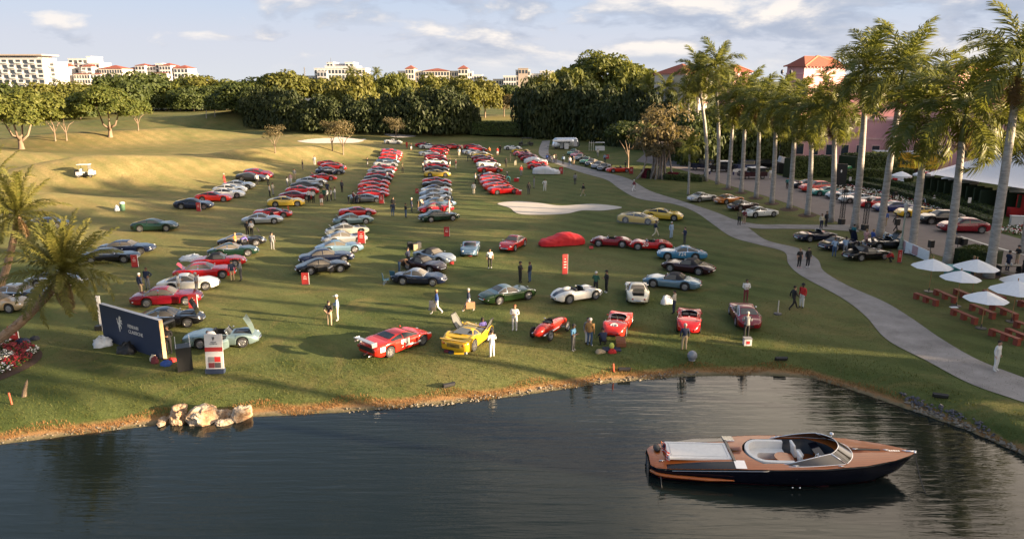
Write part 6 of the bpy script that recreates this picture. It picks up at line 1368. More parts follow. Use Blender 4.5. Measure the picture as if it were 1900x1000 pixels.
 (1045, 305, 'lightblue', 'black', -110, 'pale top and black trousers alone on the far path', dict(pose='stand', hair='grey')), (1057, 308, 'white', 'jeans', -100, 'white top and jeans on the path beside the green classics', dict(pose='stand')), (1064, 307, 'darkgrey', 'khaki', -100, 'dark top and khaki shorts beside the green classics', dict(pose='stand', shorts=True)),
 (1109, 292, 'cream', 'grey', -90, 'cream top on the grass behind the green classics', dict(pose='stand')), (1122, 302, 'lightblue', 'navy', -90, 'pale blue shirt behind the grey classics', dict(pose='wide')), (1127, 318, 'white', 'grey', 0, 'white top leaning at the bright red roadster', dict(pose='bend')), (1160, 316, 'black', 'black', 180, 'black outfit at the far side of the red roadster', dict(pose='stand')),
 (1523, 425, 'cream', 'navy', -80, 'cream jumper and navy trousers on the side path', dict(pose='stand')), (1532, 421, 'black', 'black', -60, 'black outfit beside the cream jumper on the side path', dict(pose='stand')),
 (1547, 477, 'lightblue', 'jeans', 70, 'pale blue shirt and jeans behind the dark blue coupe', dict(pose='front', hair='brown')), (1567, 475, 'lightblue', 'grey', 80, 'pale blue shirt and grey trousers behind the dark blue coupe', dict(pose='front')), (1582, 448, 'teal', 'navy', 20, 'teal jacket beyond the dark blue coupe', dict(pose='stand', coat=True)), (1605, 458, 'pink', 'pink', -80, 'all pale pink outfit between the black cars', dict(pose='front', hair='blond')), (1617, 459, 'blue', 'khaki', 10, 'blue jumper and beige trousers between the black cars', dict(pose='front', hair='blond')),
 (1654, 487, 'red', 'black', 170, 'red shirt, sitting by the wheel of the black cabriolet', dict(pose='crouch')), (1640, 452, 'cream', 'lightblue', -90, 'cream top behind the half hidden black car', dict(pose='bend')), (1658, 458, 'lightblue', 'teal', 150, 'pale blue top right of the half hidden black car', dict(pose='bend')),
 (1642, 420, 'blue', 'khaki', 90, 'bright blue shirt and khaki trousers on the street', dict(pose='stand', hair='grey')), (1661, 429, 'black', 'black', 20, 'dark clothes, striding along the street', dict(pose='walk')), (1769, 438, 'lightblue', 'jeans', 160, 'pale blue top and jeans at the dark red crossover', dict(pose='walk', shoes='cream')),
 (1707, 385, 'lightblue', 'navy', -90, 'pale blue shirt behind the yellow tourer by the flowers', dict(pose='bend')), (1730, 351, 'black', 'black', -90, 'black suit under the edge of the tent', dict(pose='back', coat=True)), (1657, 372, 'black', 'black', -90, 'black clothes by the flowers behind the blue tourer', dict(pose='bend')),
 (1868, 503, 'navy', 'navy', 10, 'navy jacket and cap at the table by the street', dict(pose='front', cap='cblack', coat=True)), (1886, 491, 'black', 'khaki', 190, 'black top and khaki shorts beyond the table', dict(pose='front', cap='cblack', shorts=True)), (1898, 516, 'black', 'black', 180, 'black clothes at the right edge near the table', dict(pose='stand')),
 (1803, 512, 'navy', 'navy', 180, 'navy top behind a white umbrella by the shrub', dict(pose='stand', hair='blond')), (1460, 351, 'teal', 'black', -90, 'dark teal top beside the tall hedge on the street', dict(pose='stand')), (1429, 333, 'white', 'cream', -90, 'white top on the grass across the street', dict(pose='stand')), (1317, 319, 'grey', 'darkgrey', -90, 'grey top at the far black vehicles', dict(pose='stand'))]
for (px, py, t_, b_, fc, wh, kw) in PP:
    w = wh if any(x in wh for x in ('top', 'shirt', 'jacket', 'jumper', 'suit', 'clothes', 'outfit', 'white', 'dress', 'coat', 'vest', 'blazer', 'overalls')) else outfit(t_, b_)+', '+wh
    lb = 'person '+('in ' if w.split()[0] in CL or w.split()[0] in ('pale', 'dark', 'all', 'long', 'bright', 'beige') else 'with ')+w
    if len(lb.split()) > 16: lb = ' '.join(lb.split()[:16])
    person(px, py, t_, b_, fc, label=lb, h=kw.pop('h', 1.70+.12*((int(px)*37 % 10)/10)), **kw)
# driver leaning in the yellow racer
g = G(890, 640); person(0, 0, 'purple', 'darkgrey', 120, 'sit', label='person in lilac shirt sitting in the yellow racing prototype', at=Vector((g.x+.15, g.y+1.35, g.z)), dz=.02)
g = G(1731, 381); person(0, 0, 'white', 'darkgrey', -60, 'sit', 'grey', label='person in white top sitting at the edge of the street flower bed', at=g)
ob('block', MB().box((0, 0, .21), (.4, .5, .42)).mesh('block'), None, M_WHITE, g); tag(bpy.data.objects['block'], 'low white block used as a seat beside the flowers', 'seat block')
# ---------------------------------------------------------------- motor boat
m, t, p = newmat('mahogany_deck'); g = N(t, 'ShaderNodeTexCoord')
mp = N(t, 'ShaderNodeMapping'); mp.inputs['Scale'].default_value = (.5, 9, 9); LK(t, g.outputs['Object'], mp.inputs[0])
gr = noise(t, mp.outputs[0], 3, 6, .65); wv = N(t, 'ShaderNodeTexWave', bands_direction='Y', Scale=2.6, Distortion=.15); LK(t, g.outputs['Object'], wv.inputs['Vector'])
c_ = MIX(t, gr, (.30, .068, .012), (.52, .145, .028)); c_ = MIX(t, RAMP(t, wv.outputs['Fac'], [(.0, .6), (.06, 0.)]), c_, (.10, .03, .012))
LK(t, c_, p.inputs['Base Color']); p.inputs['Roughness'].default_value = .34; p.inputs['Coat Weight'].default_value = .3; p.inputs['Coat Roughness'].default_value = .08; M_WOOD = m
M_HULL = mat('navy_hull_gloss', (.004, .005, .011), .10, 0, .15, spec=.35); M_BOTTOM = mat('red_boot_stripe', (.20, .015, .02), .35); M_CUSH = mat('white_cushion', (.68, .67, .65), .6); M_STEEL = mat('polished_steel', (.75, .75, .77), .12, 1.0)
M_SMOKE = mat('smoked_windscreen', (.06, .045, .035), .06, 0, 1.0)
bs, bb = Pz(1224, 882, WATER_Z), Pz(1642, 893, WATER_Z)
BL = 11.2; hd_ = R(-3.2)
mid_ = Pz(1440, 886, WATER_Z)
BT = thing('motor_boat', 'mahogany decked open motor boat with black hull moored on the lake', 'boat', (mid_.x, mid_.y+.55, WATER_Z), hd_)
bx0, bx1 = -5.45, 6.0
def hbeam(x):                                                          # half beam at the deck edge
    u = (x-bx0)/(bx1-bx0); return float(np.interp(u, [0, .02, .06, .2, .45, .62, .78, .9, .97, 1], [.55, .85, 1.0, 1.22, 1.37, 1.34, 1.08, .66, .27, .03]))
def hdeck(x):
    u = (x-bx0)/(bx1-bx0); return float(np.interp(u, [0, .05, .2, .4, .6, .8, 1], [.62, .70, .92, 1.08, 1.18, 1.26, 1.32]))
def hkeel(x):
    u = (x-bx0)/(bx1-bx0); return float(np.interp(u, [0, .6, .82, .93, 1], [-.35, -.40, -.15, .40, 1.25]))
xs = np.linspace(bx0, bx1, 56); prof_h = [(0, 0), (.62, .10), (.83, .30), (.92, .55), (.975, .80), (1.0, 1.0)]
V = []; F = []; n = 11
for x in xs:
    b, zd, zk = hbeam(x), hdeck(x), hkeel(x); half = [(b*a*(1 if a else 0), zk+(zd-zk)*q) for a, q in prof_h]
    pts = [(-y, z) for y, z in half[::-1]]+[(y, z) for y, z in half[1:]]; V += [(x, y, z) for y, z in pts]
for i in range(len(xs)-1):
    for j in range(n-1): F.append((i*n+j, i*n+j+1, (i+1)*n+j+1, (i+1)*n+j))
F.append(tuple(range(n))); ob('hull', mk('hull', V, F, True), BT, M_HULL)
def side_band(name, x0, x1, q0, q1, off, mm, th=.0):
    V = []; F = []; k = 40
    for s in (-1, 1):
        b0 = len(V)
        for x in np.linspace(x0, x1, k):
            b, zd, zk = hbeam(x), hdeck(x), hkeel(x)
            for q in (q0(x) if callable(q0) else q0, q1(x) if callable(q1) else q1):
                z = q; a = float(np.interp((z-zk)/(zd-zk), [w[1] for w in prof_h], [w[0] for w in prof_h])); V.append((x, s*(b*a+off), z))
        for i in range(k-1): F.append((b0+2*i, b0+2*i+2, b0+2*i+3, b0+2*i+1))
    return ob(name, mk(name, V, F, True), BT, mm)
side_band('boot_stripe', bx0+.1, 5.0, -.2, .11, .012, M_BOTTOM)
side_band('rub_rail', bx0+.05, bx1-.05, lambda x: hdeck(x)-.05, lambda x: hdeck(x)+.0, .03, M_STEEL)
for s in (-1, 1): ob('chrome_line', MB().tube([(x, s*(hbeam(x)*.985+.012), hdeck(x)-.10) for x in np.linspace(bx0+.9, -.6, 16)], .014, 5).mesh('chrome_line', True), BT, M_STEEL)
for s in (-1, 1):
    mb = MB(); pts = [(x, s*(hbeam(x)*.965+.05), .34+.05*(x-bx0)/3) for x in np.linspace(bx0+.05, -2.0, 14)]; mb.tube(pts, [.085]*10+[.07, .055, .04, .02], 6); ob('wooden_strake', mb.mesh('wooden_strake', True), BT, M_WOOD)
# deck with cockpit opening
def cock(x):                                                          # half width of the opening
    if x < -1.35 or x > 2.55: return 0
    u = (x+1.35)/3.9; return .98*min(1, (u/.16)**.5 if u < .16 else 1, ((1-u)/.22)**.55 if u > .78 else 1)
V = []; F = []; k = 80; XS = np.unique(np.r_[np.linspace(bx0+.04, bx1, 60), np.linspace(-1.36, 2.56, 44)])
def crown(x, y): b = hbeam(x); return hdeck(x)+.12*(1-(y/(b+1e-6))**2)*min(1, b)
rows = []
for x in XS:
    b, c0 = hbeam(x), min(cock(x), hbeam(x)*.8); r_ = []
    for s in (-1, 1):
        ys = np.linspace(b, c0, 5) if s < 0 else np.linspace(c0, b, 5)
        for y in ys: r_.append(len(V)); V.append((x, s*y if s > 0 else -y, crown(x, y)+.006))
    rows.append(r_)
for i in range(len(XS)-1):
    xm = (XS[i]+XS[i+1])/2
    for j in range(9):
        if j == 4 and cock(xm) > 0: continue
        F.append((rows[i][j], rows[i][j+1], rows[i+1][j+1], rows[i+1][j]))
ob('deck', mk('deck', V, F, True), BT, M_WOOD)
# dark side panels of the stern deck + sun pad
def deck_patch(name, x0, x1, y0, y1, off, mm, taper=None, nx_=14, ny_=8):
    V = []; F = []
    for x in np.linspace(x0, x1, nx_):
        for q in np.linspace(0, 1, ny_):
            a, b = (y0(x) if callable(y0) else y0), (y1(x) if callable(y1) else y1); y = a+(b-a)*q; V.append((x, y, crown(x, min(abs(y), hbeam(x)))+off))
    for i in range(nx_-1):
        for j in range(ny_-1): F.append((i*ny_+j, i*ny_+j+1, (i+1)*ny_+j+1, (i+1)*ny_+j))
    return ob(name, mk(name, V, F, True), BT, mm)
for s in (-1, 1): deck_patch('quarter_panel', -4.75, -1.95, lambda x, s=s: s*(.74+.02*(x+4.7)), lambda x, s=s: s*(hbeam(x)-.015), .018, M_HULL)
mb = MB(); mb.box((-3.3, 0, 1.05), (2.72, 1.30, .16)); o = mb.ob('sun_pad', M_CUSH, BT); bv = o.modifiers.new('b', 'BEVEL'); bv.width = .05; bv.segments = 3
mb = MB()
for s in (-1, 1): mb.tube([(-4.55, s*.50, 1.135), (-2.1, s*.50, 1.135)], .012, 5); mb.tube([(-4.5+s*.0+1.2*(s+1), -.5, 1.135), (-4.5+1.2*(s+1), .5, 1.135)], .012, 5)
mb.ob('pad_piping', mat('pad_seam', (.45, .45, .46), .6), o)
for s in (-1, 1):
    mb = MB(); mb.box((-1.72, s*(hbeam(-1.72)-.26), crown(-1.72, 1.0)+.03), (.46, .50, .05), rx=-s*.18); mb.ob('chrome_vent', M_STEEL, BT)
mb = MB(); mb.box((-1.9, 0, 1.12), (.10, 1.66, .12)); mb.ob('pad_backrest', M_HULL, BT)
# cockpit tub, sofa, table, helm seats
V = []; F = []; cx_ = np.linspace(-1.35, 2.55, 40)
for x in cx_:
    c0 = min(cock(x), hbeam(x)*.8); V += [(x, -c0, crown(x, c0)), (x, -c0*.96, .42), (x, c0*.96, .42), (x, c0, crown(x, c0))]
for i in range(39): F += [(4*i+j, 4*i+j+1, 4*i+j+5, 4*i+j+4) for j in range(3)]
ob('cockpit_tub', mk('cockpit_tub', V, F, True), BT, mat('dark_cockpit', (.02, .025, .035), .5))
ob('cockpit_floor', MB().box((.6, 0, .44), (3.2, 1.7, .03)).mesh('cockpit_floor'), BT, M_WOOD)
def uarc(r_out, r_in, z0, z1, sq=1.0):
    mb = MB(); V = []; F = []; k = 26
    path = [(.62, .84), (.1, .86), (-.5, .84)]
    pts = [(x, y) for x, y in path]+[(-.5-.66*math.sin(a), .84*math.cos(a)) for a in np.linspace(.2, math.pi-.2, 13)]+[(x, -y) for x, y in path[::-1]]
    for (x, y) in pts:
        d = Vector((x-(-.3 if x < -.3 else x), y, 0)); d = Vector((x+.3 if x < -.3 else 0, y, 0)).normalized() if (x < -.3 or y) else Vector((0, 1, 0))
        V += [(x-d.x*r_in, y-d.y*r_in, z0), (x+d.x*r_out, y+d.y*r_out, z0), (x+d.x*r_out, y+d.y*r_out, z1), (x-d.x*r_in, y-d.y*r_in, z1)]
    for i in range(len(pts)-1): F += [(4*i+j, 4*i+(j+1) % 4, 4*i+4+(j+1) % 4, 4*i+4+j) for j in range(4)]
    F += [(0, 1, 2, 3), tuple(4*(len(pts)-1)+j for j in (3, 2, 1, 0))]
    return mk('s', V, F)
me = uarc(.02, .50, .46, .80); me.name = 'sofa_seat'; ob('sofa_seat', me, BT, M_CUSH); me = uarc(.06, .10, .80, 1.20); me.name = 'sofa_back'; ob('sofa_back', me, BT, M_CUSH)
mb = MB(); mb.lathe([(.001, .93), (.40, .93), (.40, .90), (.001, .90)], 20, (.42, -.12, 0)); mb.tube([(.42, -.12, .45), (.42, -.12, .9)], .05, 8); mb.ob('cockpit_table', M_WOOD, BT)
for s in (-1, 1):
    mb = MB(); mb.box((1.18, s*.42, .78), (.44, .50, .18)); mb.box((.98, s*.42, 1.08), (.12, .50, .62), ry=-.16); o = mb.ob('helm_seat', M_CUSH, BT); bv = o.modifiers.new('b', 'BEVEL'); bv.width = .04; bv.segments = 2
mb = MB(); mb.box((1.98, 0, .98), (.34, 1.5, .46), ry=-.35); mb.ob('dashboard', M_HULL, BT)
mb = MB(); a_ = [(.03*math.sin(q)+1.70, -.42+.19*math.cos(q), 1.12+.19*math.sin(q)) for q in np.linspace(0, 2*math.pi, 19)]; mb.tube(a_, .018, 6); mb.tube([(1.70, -.60, 1.12), (1.70, -.24, 1.12)], .014, 5); mb.tube([(1.70, -.42, 1.12), (1.85, -.42, 1.06)], .03, 6); mb.ob('steering_wheel', M_CUSH, BT)
for k in range(4): ob('gauge', MB().ell((1.84, -.68+.17*k, 1.19), (.03, .06, .06), 10, 5).mesh('gauge', True), BT, M_STEEL)
# raked wrap-around windscreen
def ws(t_, h):                                                        # t_ in -1..1 round the screen, h 0..1 up
    a = abs(t_); sg = 1 if t_ > 0 else -1
    if a < .42: q = a/.42; x = 3.25-.55*q*q; y = .98*q**.85
    else: q = (a-.42)/.58; x = 2.70-2.45*q; y = .98+.20*math.sin(q*math.pi*.6)
    hh = .43*(1-max(0, (a-.42)/.58)**1.3); xx, yy = x-.62*h*(1-.75*max(0, (a-.42)/.58)), y*(1-.14*h); y0 = min(y, hbeam(x)*.97)
    return (xx, sg*min(yy, y0), crown(x, y0)+.0+hh*h)
T_ = np.linspace(-1, 1, 61); V = []; F = []
for q in T_: V += [ws(q, .02), ws(q, .5), ws(q, .97)]
for i in range(60): F += [(3*i, 3*i+3, 3*i+4, 3*i+1), (3*i+1, 3*i+4, 3*i+5, 3*i+2)]
ob('windscreen', mk('windscreen', V, F, True), BT, M_SMOKE)
mb = MB(); mb.tube([ws(q, 1.0) for q in T_], .022, 6); mb.tube([ws(q, 0.0) for q in T_], .020, 6)
for q in (-.42, .42): mb.tube([ws(q, 0), ws(q, 1)], .03, 6)
mb.ob('windscreen_frame', M_STEEL, BT, True)
BT.scale = (1, 1.14, .84)
# fittings
mb = MB(); mb.box((4.02, 0, crown(4.02, 0)+.02), (.95, .12, .03)); mb.ob('deck_hatch', M_BLACK, BT)
for x, y, r_ in ((3.45, .0, .05), (4.75, 0, .05), (5.55, 0, .07), (.55, 1.16, .05), (.55, -1.16, .05), (2.4, -1.16, .04), (2.4, 1.16, .04), (-4.9, .5, .05), (-4.9, -.5, .05)):
    mb = MB(); z = crown(x, abs(y)); mb.tube([(x-.12, y, z+.05), (x+.12, y, z+.05)], .022, 6); mb.tube([(x, y, z), (x, y, z+.05)], .03, 6); mb.ob('cleat', M_STEEL, BT, True)
mb = MB(); mb.ell((5.98, 0, hdeck(5.98)-.02), (.10, .07, .12), 10, 6); mb.tube([(5.6, 0, crown(5.6, 0)+.03), (6.05, 0, hdeck(6)+.03)], .05, 6); mb.ob('bow_fitting', M_STEEL, BT, True)
for y in (-.30, .30):
    mb = MB(); mb.ell((.55+y*.5, -1.395, .18), (.045, .02, .045), 8, 5); mb.ob('hull_light', M_STEEL, BT, True)
mb = MB(); mb.tube([(2.55, .35, 1.75), (2.55, .35, 1.95)], .02, 5); mb.ell((2.55, .35, 2.0), (.10, .10, .08), 10, 6); mb.ob('search_light', M_STEEL, BT, True)
deck_patch('swim_platform', bx0+.06, -4.78, lambda x: -(hbeam(x)-.06), lambda x: hbeam(x)-.06, .014, M_WOOD)
ob('stern_hatch', MB().ell((-5.0, .42, .88), (.16, .30, .10), 12, 6).mesh('stern_hatch', True), BT, M_BLACK)
for i, ch in enumerate(range(6)): ob('bow_letter', MB().box((4.80+.10*i, -.02, crown(4.8, 0)+.015), (.05, .10+.03*(i % 2), .012)).mesh('bow_letter'), BT, M_STEEL)
# flag on its staff
mb = MB(); mb.tube([(-4.72, -.25, .85), (-4.95, -.25, 1.75)], .022, 6); FS = mb.ob('flag_staff', M_WOOD, BT)
def flag_grid(x0, x1, z0, z1, n=6):
    V = []; F = []
    for i in range(n+1):
        for j in range(2):
            u = x0+(x1-x0)*i/n; z = z1 if j else z0; V.append((u*.42-.4*z*.25, .10*math.sin(u*7)+.12*u, z-.55*u*.9))
    for i in range(n): F.append((2*i, 2*i+2, 2*i+3, 2*i+1))
    return V, F
FL = ob('flag', mk('flag', *flag_grid(0, .9, -.52, 0)), BT, CL['white'], loc=(-4.92, -.25, 1.70), rot=(0, 0, R(-50)))
for k in range(4):
    V, F = flag_grid(0, .9, -.52+.149*k, -.52+.074+.149*k); V = [(a, b-.012, c) for a, b, c in V]; V2 = [(a, b+.024, c) for a, b, c in V]; nn = len(V); ob('red_stripe', mk('red_stripe', V+V2, F+[tuple(q+nn for q in f) for f in F]), FL, CL['red'])
V, F = flag_grid(0, .38, -.27, .002); V = [(a, b-.02, c) for a, b, c in V]; V2 = [(a, b+.04, c) for a, b, c in V]; nn = len(V); ob('blue_canton', mk('blue_canton', V+V2, F+[tuple(q+nn for q in f) for f in F]), FL, CL['navy'])
# mooring lines
def rope(a, b, sag, label):
    a, b = Vector(a), Vector(b); mb = MB(); mb.tube([a.lerp(b, u)-Vector((0, 0, sag*4*u*(1-u))) for u in np.linspace(0, 1, 13)], .022, 5); o = mb.ob('mooring_line', mat('dark_rope', (.06, .055, .05), .9), None); tag(o, label, 'rope'); return o
MW_ = BT.matrix_world.copy(); MW_ = Matrix.Translation(BT.location) @ Matrix.Rotation(hd_, 4, 'Z') @ Matrix.Diagonal((1, 1.14, .84, 1))
A_ = MW_ @ Vector((-5.0, .5, .82)); rope(A_, Pz(1192, 832, WATER_Z), .25, 'upper dark mooring line running left from the boat stern')
A_ = MW_ @ Vector((-5.0, -.5, .82)); rope(A_, Pz(1228, 905, WATER_Z), .1, 'mooring line dropping into the water below the boat stern')
A_ = MW_ @ Vector((6.0, 0, 1.25)); rope(A_, Pz(1718, 915, WATER_Z), .15, 'mooring line dropping into the water from the boat bow')
# ---------------------------------------------------------------- umbrellas, benches, tent
M_CANV = mat('white_canvas', (.74, .74, .75), .8); M_POLE = mat('wood_pole', (.40, .22, .09), .5); M_BENCH = mat('red_stained_wood', (.23, .045, .025), .6, bump=.2); M_DSTEEL = mat('dark_steel', (.05, .05, .055), .5)
def umbrella(px, py, top_px, top_py, wpx, label, group, n=8, val=False):
    p = G(px, py); H = ztop(p, top_py)-p.z; s = scale_at(Vector((p.x, p.y, p.z+H*.8))); Rr = wpx/s/2
    T = thing('umbrella', label, 'umbrella', p, .3, group); V = [(0, 0, H)]; F = []
    for k in range(n):
        a = 2*math.pi*k/n
        for q, dz in ((.5, .43), (1, 1.0)):
            V.append((Rr*q*math.cos(a), Rr*q*math.sin(a), H-Rr*.44*dz))
        a2 = a+math.pi/n; V.append((Rr*.965*math.cos(a2), Rr*.965*math.sin(a2), H-Rr*.44*.97))
    m_ = 3
    for k in range(n):
        i, j = 1+k*m_, 1+((k+1) % n)*m_
        F += [(0, i, j), (i, i+1, i+2), (i, i+2, j), (j, i+2, j+1)]
    me = mk('canopy', V, F); o = ob('canopy', me, T, M_CANV); sd = o.modifiers.new('s', 'SOLIDIFY'); sd.thickness = .02
    ob('pole', MB().tube([(0, 0, 0), (0, 0, H+.08)], .024, 7).mesh('pole'), T, M_POLE)
    for k in range(n):
        a = 2*math.pi*k/n; ob('rib', MB().tube([(0, 0, H-.08), (Rr*.98*math.cos(a), Rr*.98*math.sin(a), H-Rr*.44-.03)], .012, 4).mesh('rib'), T, M_POLE)
    ob('base', MB().lathe([(.001, .05), (.33, .045), (.34, 0)], 14).tube([(0, 0, .03), (0, 0, .3)], .035, 7).mesh('base'), T, M_DSTEEL)
    ob('finial', MB().ell((0, 0, H+.12), (.04, .04, .07), 8, 5).mesh('finial'), T, M_POLE)
    if val:
        mb = MB(); k2 = 24; VV = []; FF = []
        for k in range(k2):
            a = 2*math.pi*k/k2; r_ = Rr*.985; VV += [(r_*math.cos(a), r_*math.sin(a), H-Rr*.43), (r_*math.cos(a), r_*math.sin(a), H-Rr*.44-(.26 if k % 2 else .16))]
        for k in range(k2): FF.append((2*k, 2*((k+1) % k2), 2*((k+1) % k2)+1, 2*k+1))
        ob('valance', mk('valance', VV, FF), T, M_CANV)
    return T
UM = [(1723, 541, 1730, 480, 71, 'white umbrella, leftmost over the red benches'), (1803, 548, 1808, 481, 76, 'white umbrella in front of the rounded shrub'), (1774, 568, 1773, 502, 69, 'white umbrella standing between the two farthest ones'), (1820, 609, 1822, 540, 75, 'white umbrella lowest over the benches, nearest the path'),
      (1895, 560, 1893, 506, 82, 'white umbrella cut by the right edge, farther one'), (1876, 597, 1882, 521, 90, 'white umbrella near the right edge with wooden finial')]
for a in UM: umbrella(*a, 'white umbrellas over the red benches')
UT = [(1670, 347, 1671, 318, 36, 'small scalloped umbrella on the far lawn, leftmost'), (1711, 344, 1706, 316, 36, 'small scalloped umbrella beside the red booth'), (1760, 356, 1762, 325, 38, 'scalloped umbrella at the tent edge, behind two others'), (1790, 362, 1790, 329, 40, 'scalloped umbrella at the tent edge, right one'), (1774, 372, 1774, 337, 42, 'scalloped umbrella at the tent edge, nearest the street'), (1885, 378, 1885, 344, 44, 'scalloped umbrella near the red booth at the right edge')]
for a in UT: umbrella(*a, 'scalloped umbrellas by the tent', 8, True)
def bench(a, b, label):
    A, B = G(*a), G(*b); d = B-A; d.z = 0; L = d.length; T = thing('bench', label, 'bench', ((A.x+B.x)/2, (A.y+B.y)/2, (A.z+B.z)/2), math.atan2(d.y, d.x), 'red benches under the umbrellas')
    ob('seat', MB().box((0, 0, .43), (L+.1, .34, .06)).mesh('seat'), T, M_BENCH)
    for q in (-.46, 0, .46): ob('leg', MB().box((q*L, 0, .20), (.32, .28, .40)).mesh('leg'), T, M_BENCH)
BN = [((1698, 554), (1737, 568), 'leftmost, nearest the black cars'), ((1735, 547), (1771, 563), 'second from left in the far row'), ((1772, 546), (1800, 558), 'third in the far row behind an umbrella'), ((1826, 548), (1861, 562), 'fourth in the far row, partly under an umbrella'), ((1767, 584), (1809, 602), 'with white paper on its end, nearest the path on the left'),
      ((1802, 575), (1842, 592), 'in the middle row beside the lowest umbrella'), ((1839, 574), (1884, 594), 'in the middle row right of the lowest umbrella'), ((1892, 568), (1925, 580), 'at the right edge in the far row'), ((1838, 622), (1888, 641), 'nearest of all, behind the man in pale jacket'), ((1868, 621), (1915, 640), 'nearest row, cut by the right edge'), ((1884, 607), (1930, 624), 'second row, cut by the right edge')]
for a, b, l in BN: bench(a, b, 'long red wooden bench, '+l)
p_ = G(1768, 582); tag(MB().box((0, 0, 0), (.5, .3, .02)).ob('paper', M_CANV, None, loc=(p_.x, p_.y, p_.z+.475)), 'white paper lying on the end of a red bench', 'paper')
# big tent
A = G(1716, 352); D0 = A.y; E = 3.0
def tp(px, py, y): d = ray(px, py); t_ = y/d.y; return Vector((d.x*t_, y, CAM_H+d.z*t_))
y0 = 88.; c = [tp(1718, 322, y0+14), tp(1858, 344, y0), tp(2060, 374, y0-10), tp(1990, 322, y0+26)]; pk = [tp(1862, 268, y0+9), tp(1960, 262, y0+4)]
c[3] = Vector((c[0].x+(c[2].x-c[1].x)*1.0+14, y0+34, c[0].z))
T = thing('event_tent', 'large white peaked event tent behind the palms at right', 'tent', (0, 0, 0))
def loft(a, b, p_, q, n=8):
    """concave canvas between eave a-b and ridge p-q"""
    V = []; F = []
    for i in range(n+1):
        for j in range(n+1):
            u, v = i/n, j/n; lo, hi = a.lerp(b, u), p_.lerp(q, u); w = lo.lerp(hi, v); w.z = lo.z+(hi.z-lo.z)*v**1.5; V.append(w)
    for i in range(n):
        for j in range(n): F.append((i*(n+1)+j, (i+1)*(n+1)+j, (i+1)*(n+1)+j+1, i*(n+1)+j+1))
    return mk('canvas_panel', V, F, True)
for a, b, p_, q in ((c[0], c[1], pk[0], pk[0]), (c[1], c[2], pk[0], pk[1]), (c[2], c[3], pk[1], pk[1]), (c[3], c[0], pk[1], pk[0])): ob('canvas_panel', loft(a, b, p_, q), T, mat('tent_vinyl', (.66, .66, .70), .5))
for q in (c[0], c[1], c[2], c[0].lerp(c[1], .5), c[1].lerp(c[2], .5)): ob('pole', MB().tube([(q.x, q.y, -.05), q], .06, 6).mesh('pole'), T, M_DSTEEL)
mb = MB(); a_, b_ = c[0].lerp(c[1], .1), c[1]; 
for k in range(9):
    q = c[0].lerp(c[1], .08+.1*k)+Vector((1.2, 3.2, 0)); mb.box((q.x, q.y, 1.3), (2.2, .3, 2.6))
for k in range(5):
    q = c[1].lerp(c[2], .1+.2*k)+Vector((0.5, 3.6, 0)); mb.box((q.x, q.y, 1.3), (3.4, .3, 2.6))
ob('green_wall', mb.mesh('green_wall'), T, mat('foliage_wall', (.02, .035, .015), .95)); bpy.data.objects['green_wall']['kind'] = 'stuff'
# tables and lounge things below the tent
M_CHAIR = mat('beige_chair', (.34, .25, .17), .7)
def table_set(px, py, label, sofa=False, i=0):
    p = G(px, py)
    if sofa:
        T = thing('sofa', label, 'sofa', p, R(-20)); ob('seat', MB().box((0, 0, .25), (1.9, .8, .34)).mesh('seat'), T, M_CANV); ob('backrest', MB().box((0, .38, .55), (1.9, .18, .5)).mesh('backrest'), T, M_CANV); ob('cushion', MB().box((-.3, .15, .58), (.7, .2, .36)).mesh('cushion'), T, CL['red'])
    else:
        T = thing('table', label, 'table', p, .4); ob('tabletop', MB().lathe([(.001, .76), (.8, .76), (.8, .70), (.001, .70)], 14).mesh('tabletop'), T, M_CHAIR); ob('leg', MB().tube([(0, 0, 0), (0, 0, .72)], .08, 6).mesh('leg'), T, M_CHAIR)
        for k in range(4):
            a = math.pi/2*k; C_ = thing('chair', f'beige chair {["right of", "behind", "left of", "in front of"][k]} the {label}', 'chair', (p.x+1.15*math.cos(a+.4), p.y+1.15*math.sin(a+.4), p.z), a+.4, 'beige chairs by the tent'); ob('seat', MB().box((0, 0, .45), (.44, .44, .06)).mesh('seat'), C_, M_CHAIR); ob('backrest', MB().box((.2, 0, .72), (.05, .44, .5)).mesh('backrest'), C_, M_CHAIR)
            for sx in (-.18, .18):
                for sy in (-.18, .18): ob('leg', MB().box((sx, sy, .21), (.04, .04, .42)).mesh('leg'), C_, M_CHAIR)
for a in ((1812, 372, 'round beige table by the tent edge, left one'), (1836, 366, 'round beige table under the tent, right one'), (1868, 372, 'round beige table, near the right edge')): table_set(*a)
for a in ((1750, 357, 'white sofa with red cushion below the scalloped umbrellas'), (1826, 387, 'white sofa with red cushion behind the clipped hedge'), (1865, 389, 'white sofa with red cushion nearest the red booth'), (1664, 340, 'white lounger with red towel on the far lawn')): table_set(*a, sofa=True)
def simple(name, label, cat, px, py, parts, rz=0, group=None, dz=0):
    p = G(px, py); T = thing(name, label, cat, (p.x, p.y, p.z+dz), rz, group)
    for nm, mb, m_ in parts: ob(nm, mb.mesh(nm), T, m_)
    return T
simple('red_booth', 'narrow red booth with white top beside the small umbrella', 'booth', 1712, 352, [('booth_body', MB().box((0, 0, 1.3), (1.1, 1.1, 2.6)), CL['red']), ('booth_panel', MB().box((0, -.57, 2.1), (.9, .03, .6)), M_CREAM)])
simple('red_booth', 'wide red display stand at the right edge behind the hedge', 'booth', 1893, 402, [('booth_body', MB().box((0, 0, 1.3), (.9, .9, 2.6)), CL['red']), ('counter', MB().box((-1.0, -.1, .55), (1.1, .7, 1.1)), CL['red'])])
simple('planter_wall', 'low white wall at the right edge above the flowers', 'wall', 1888, 418, [('wall_body', MB().box((.8, 0, .5), (3.2, .5, 1.0)), M_WHITE), ('coping', MB().box((.8, 0, 1.04), (3.3, .6, .07)), M_WHITE)], -.2)

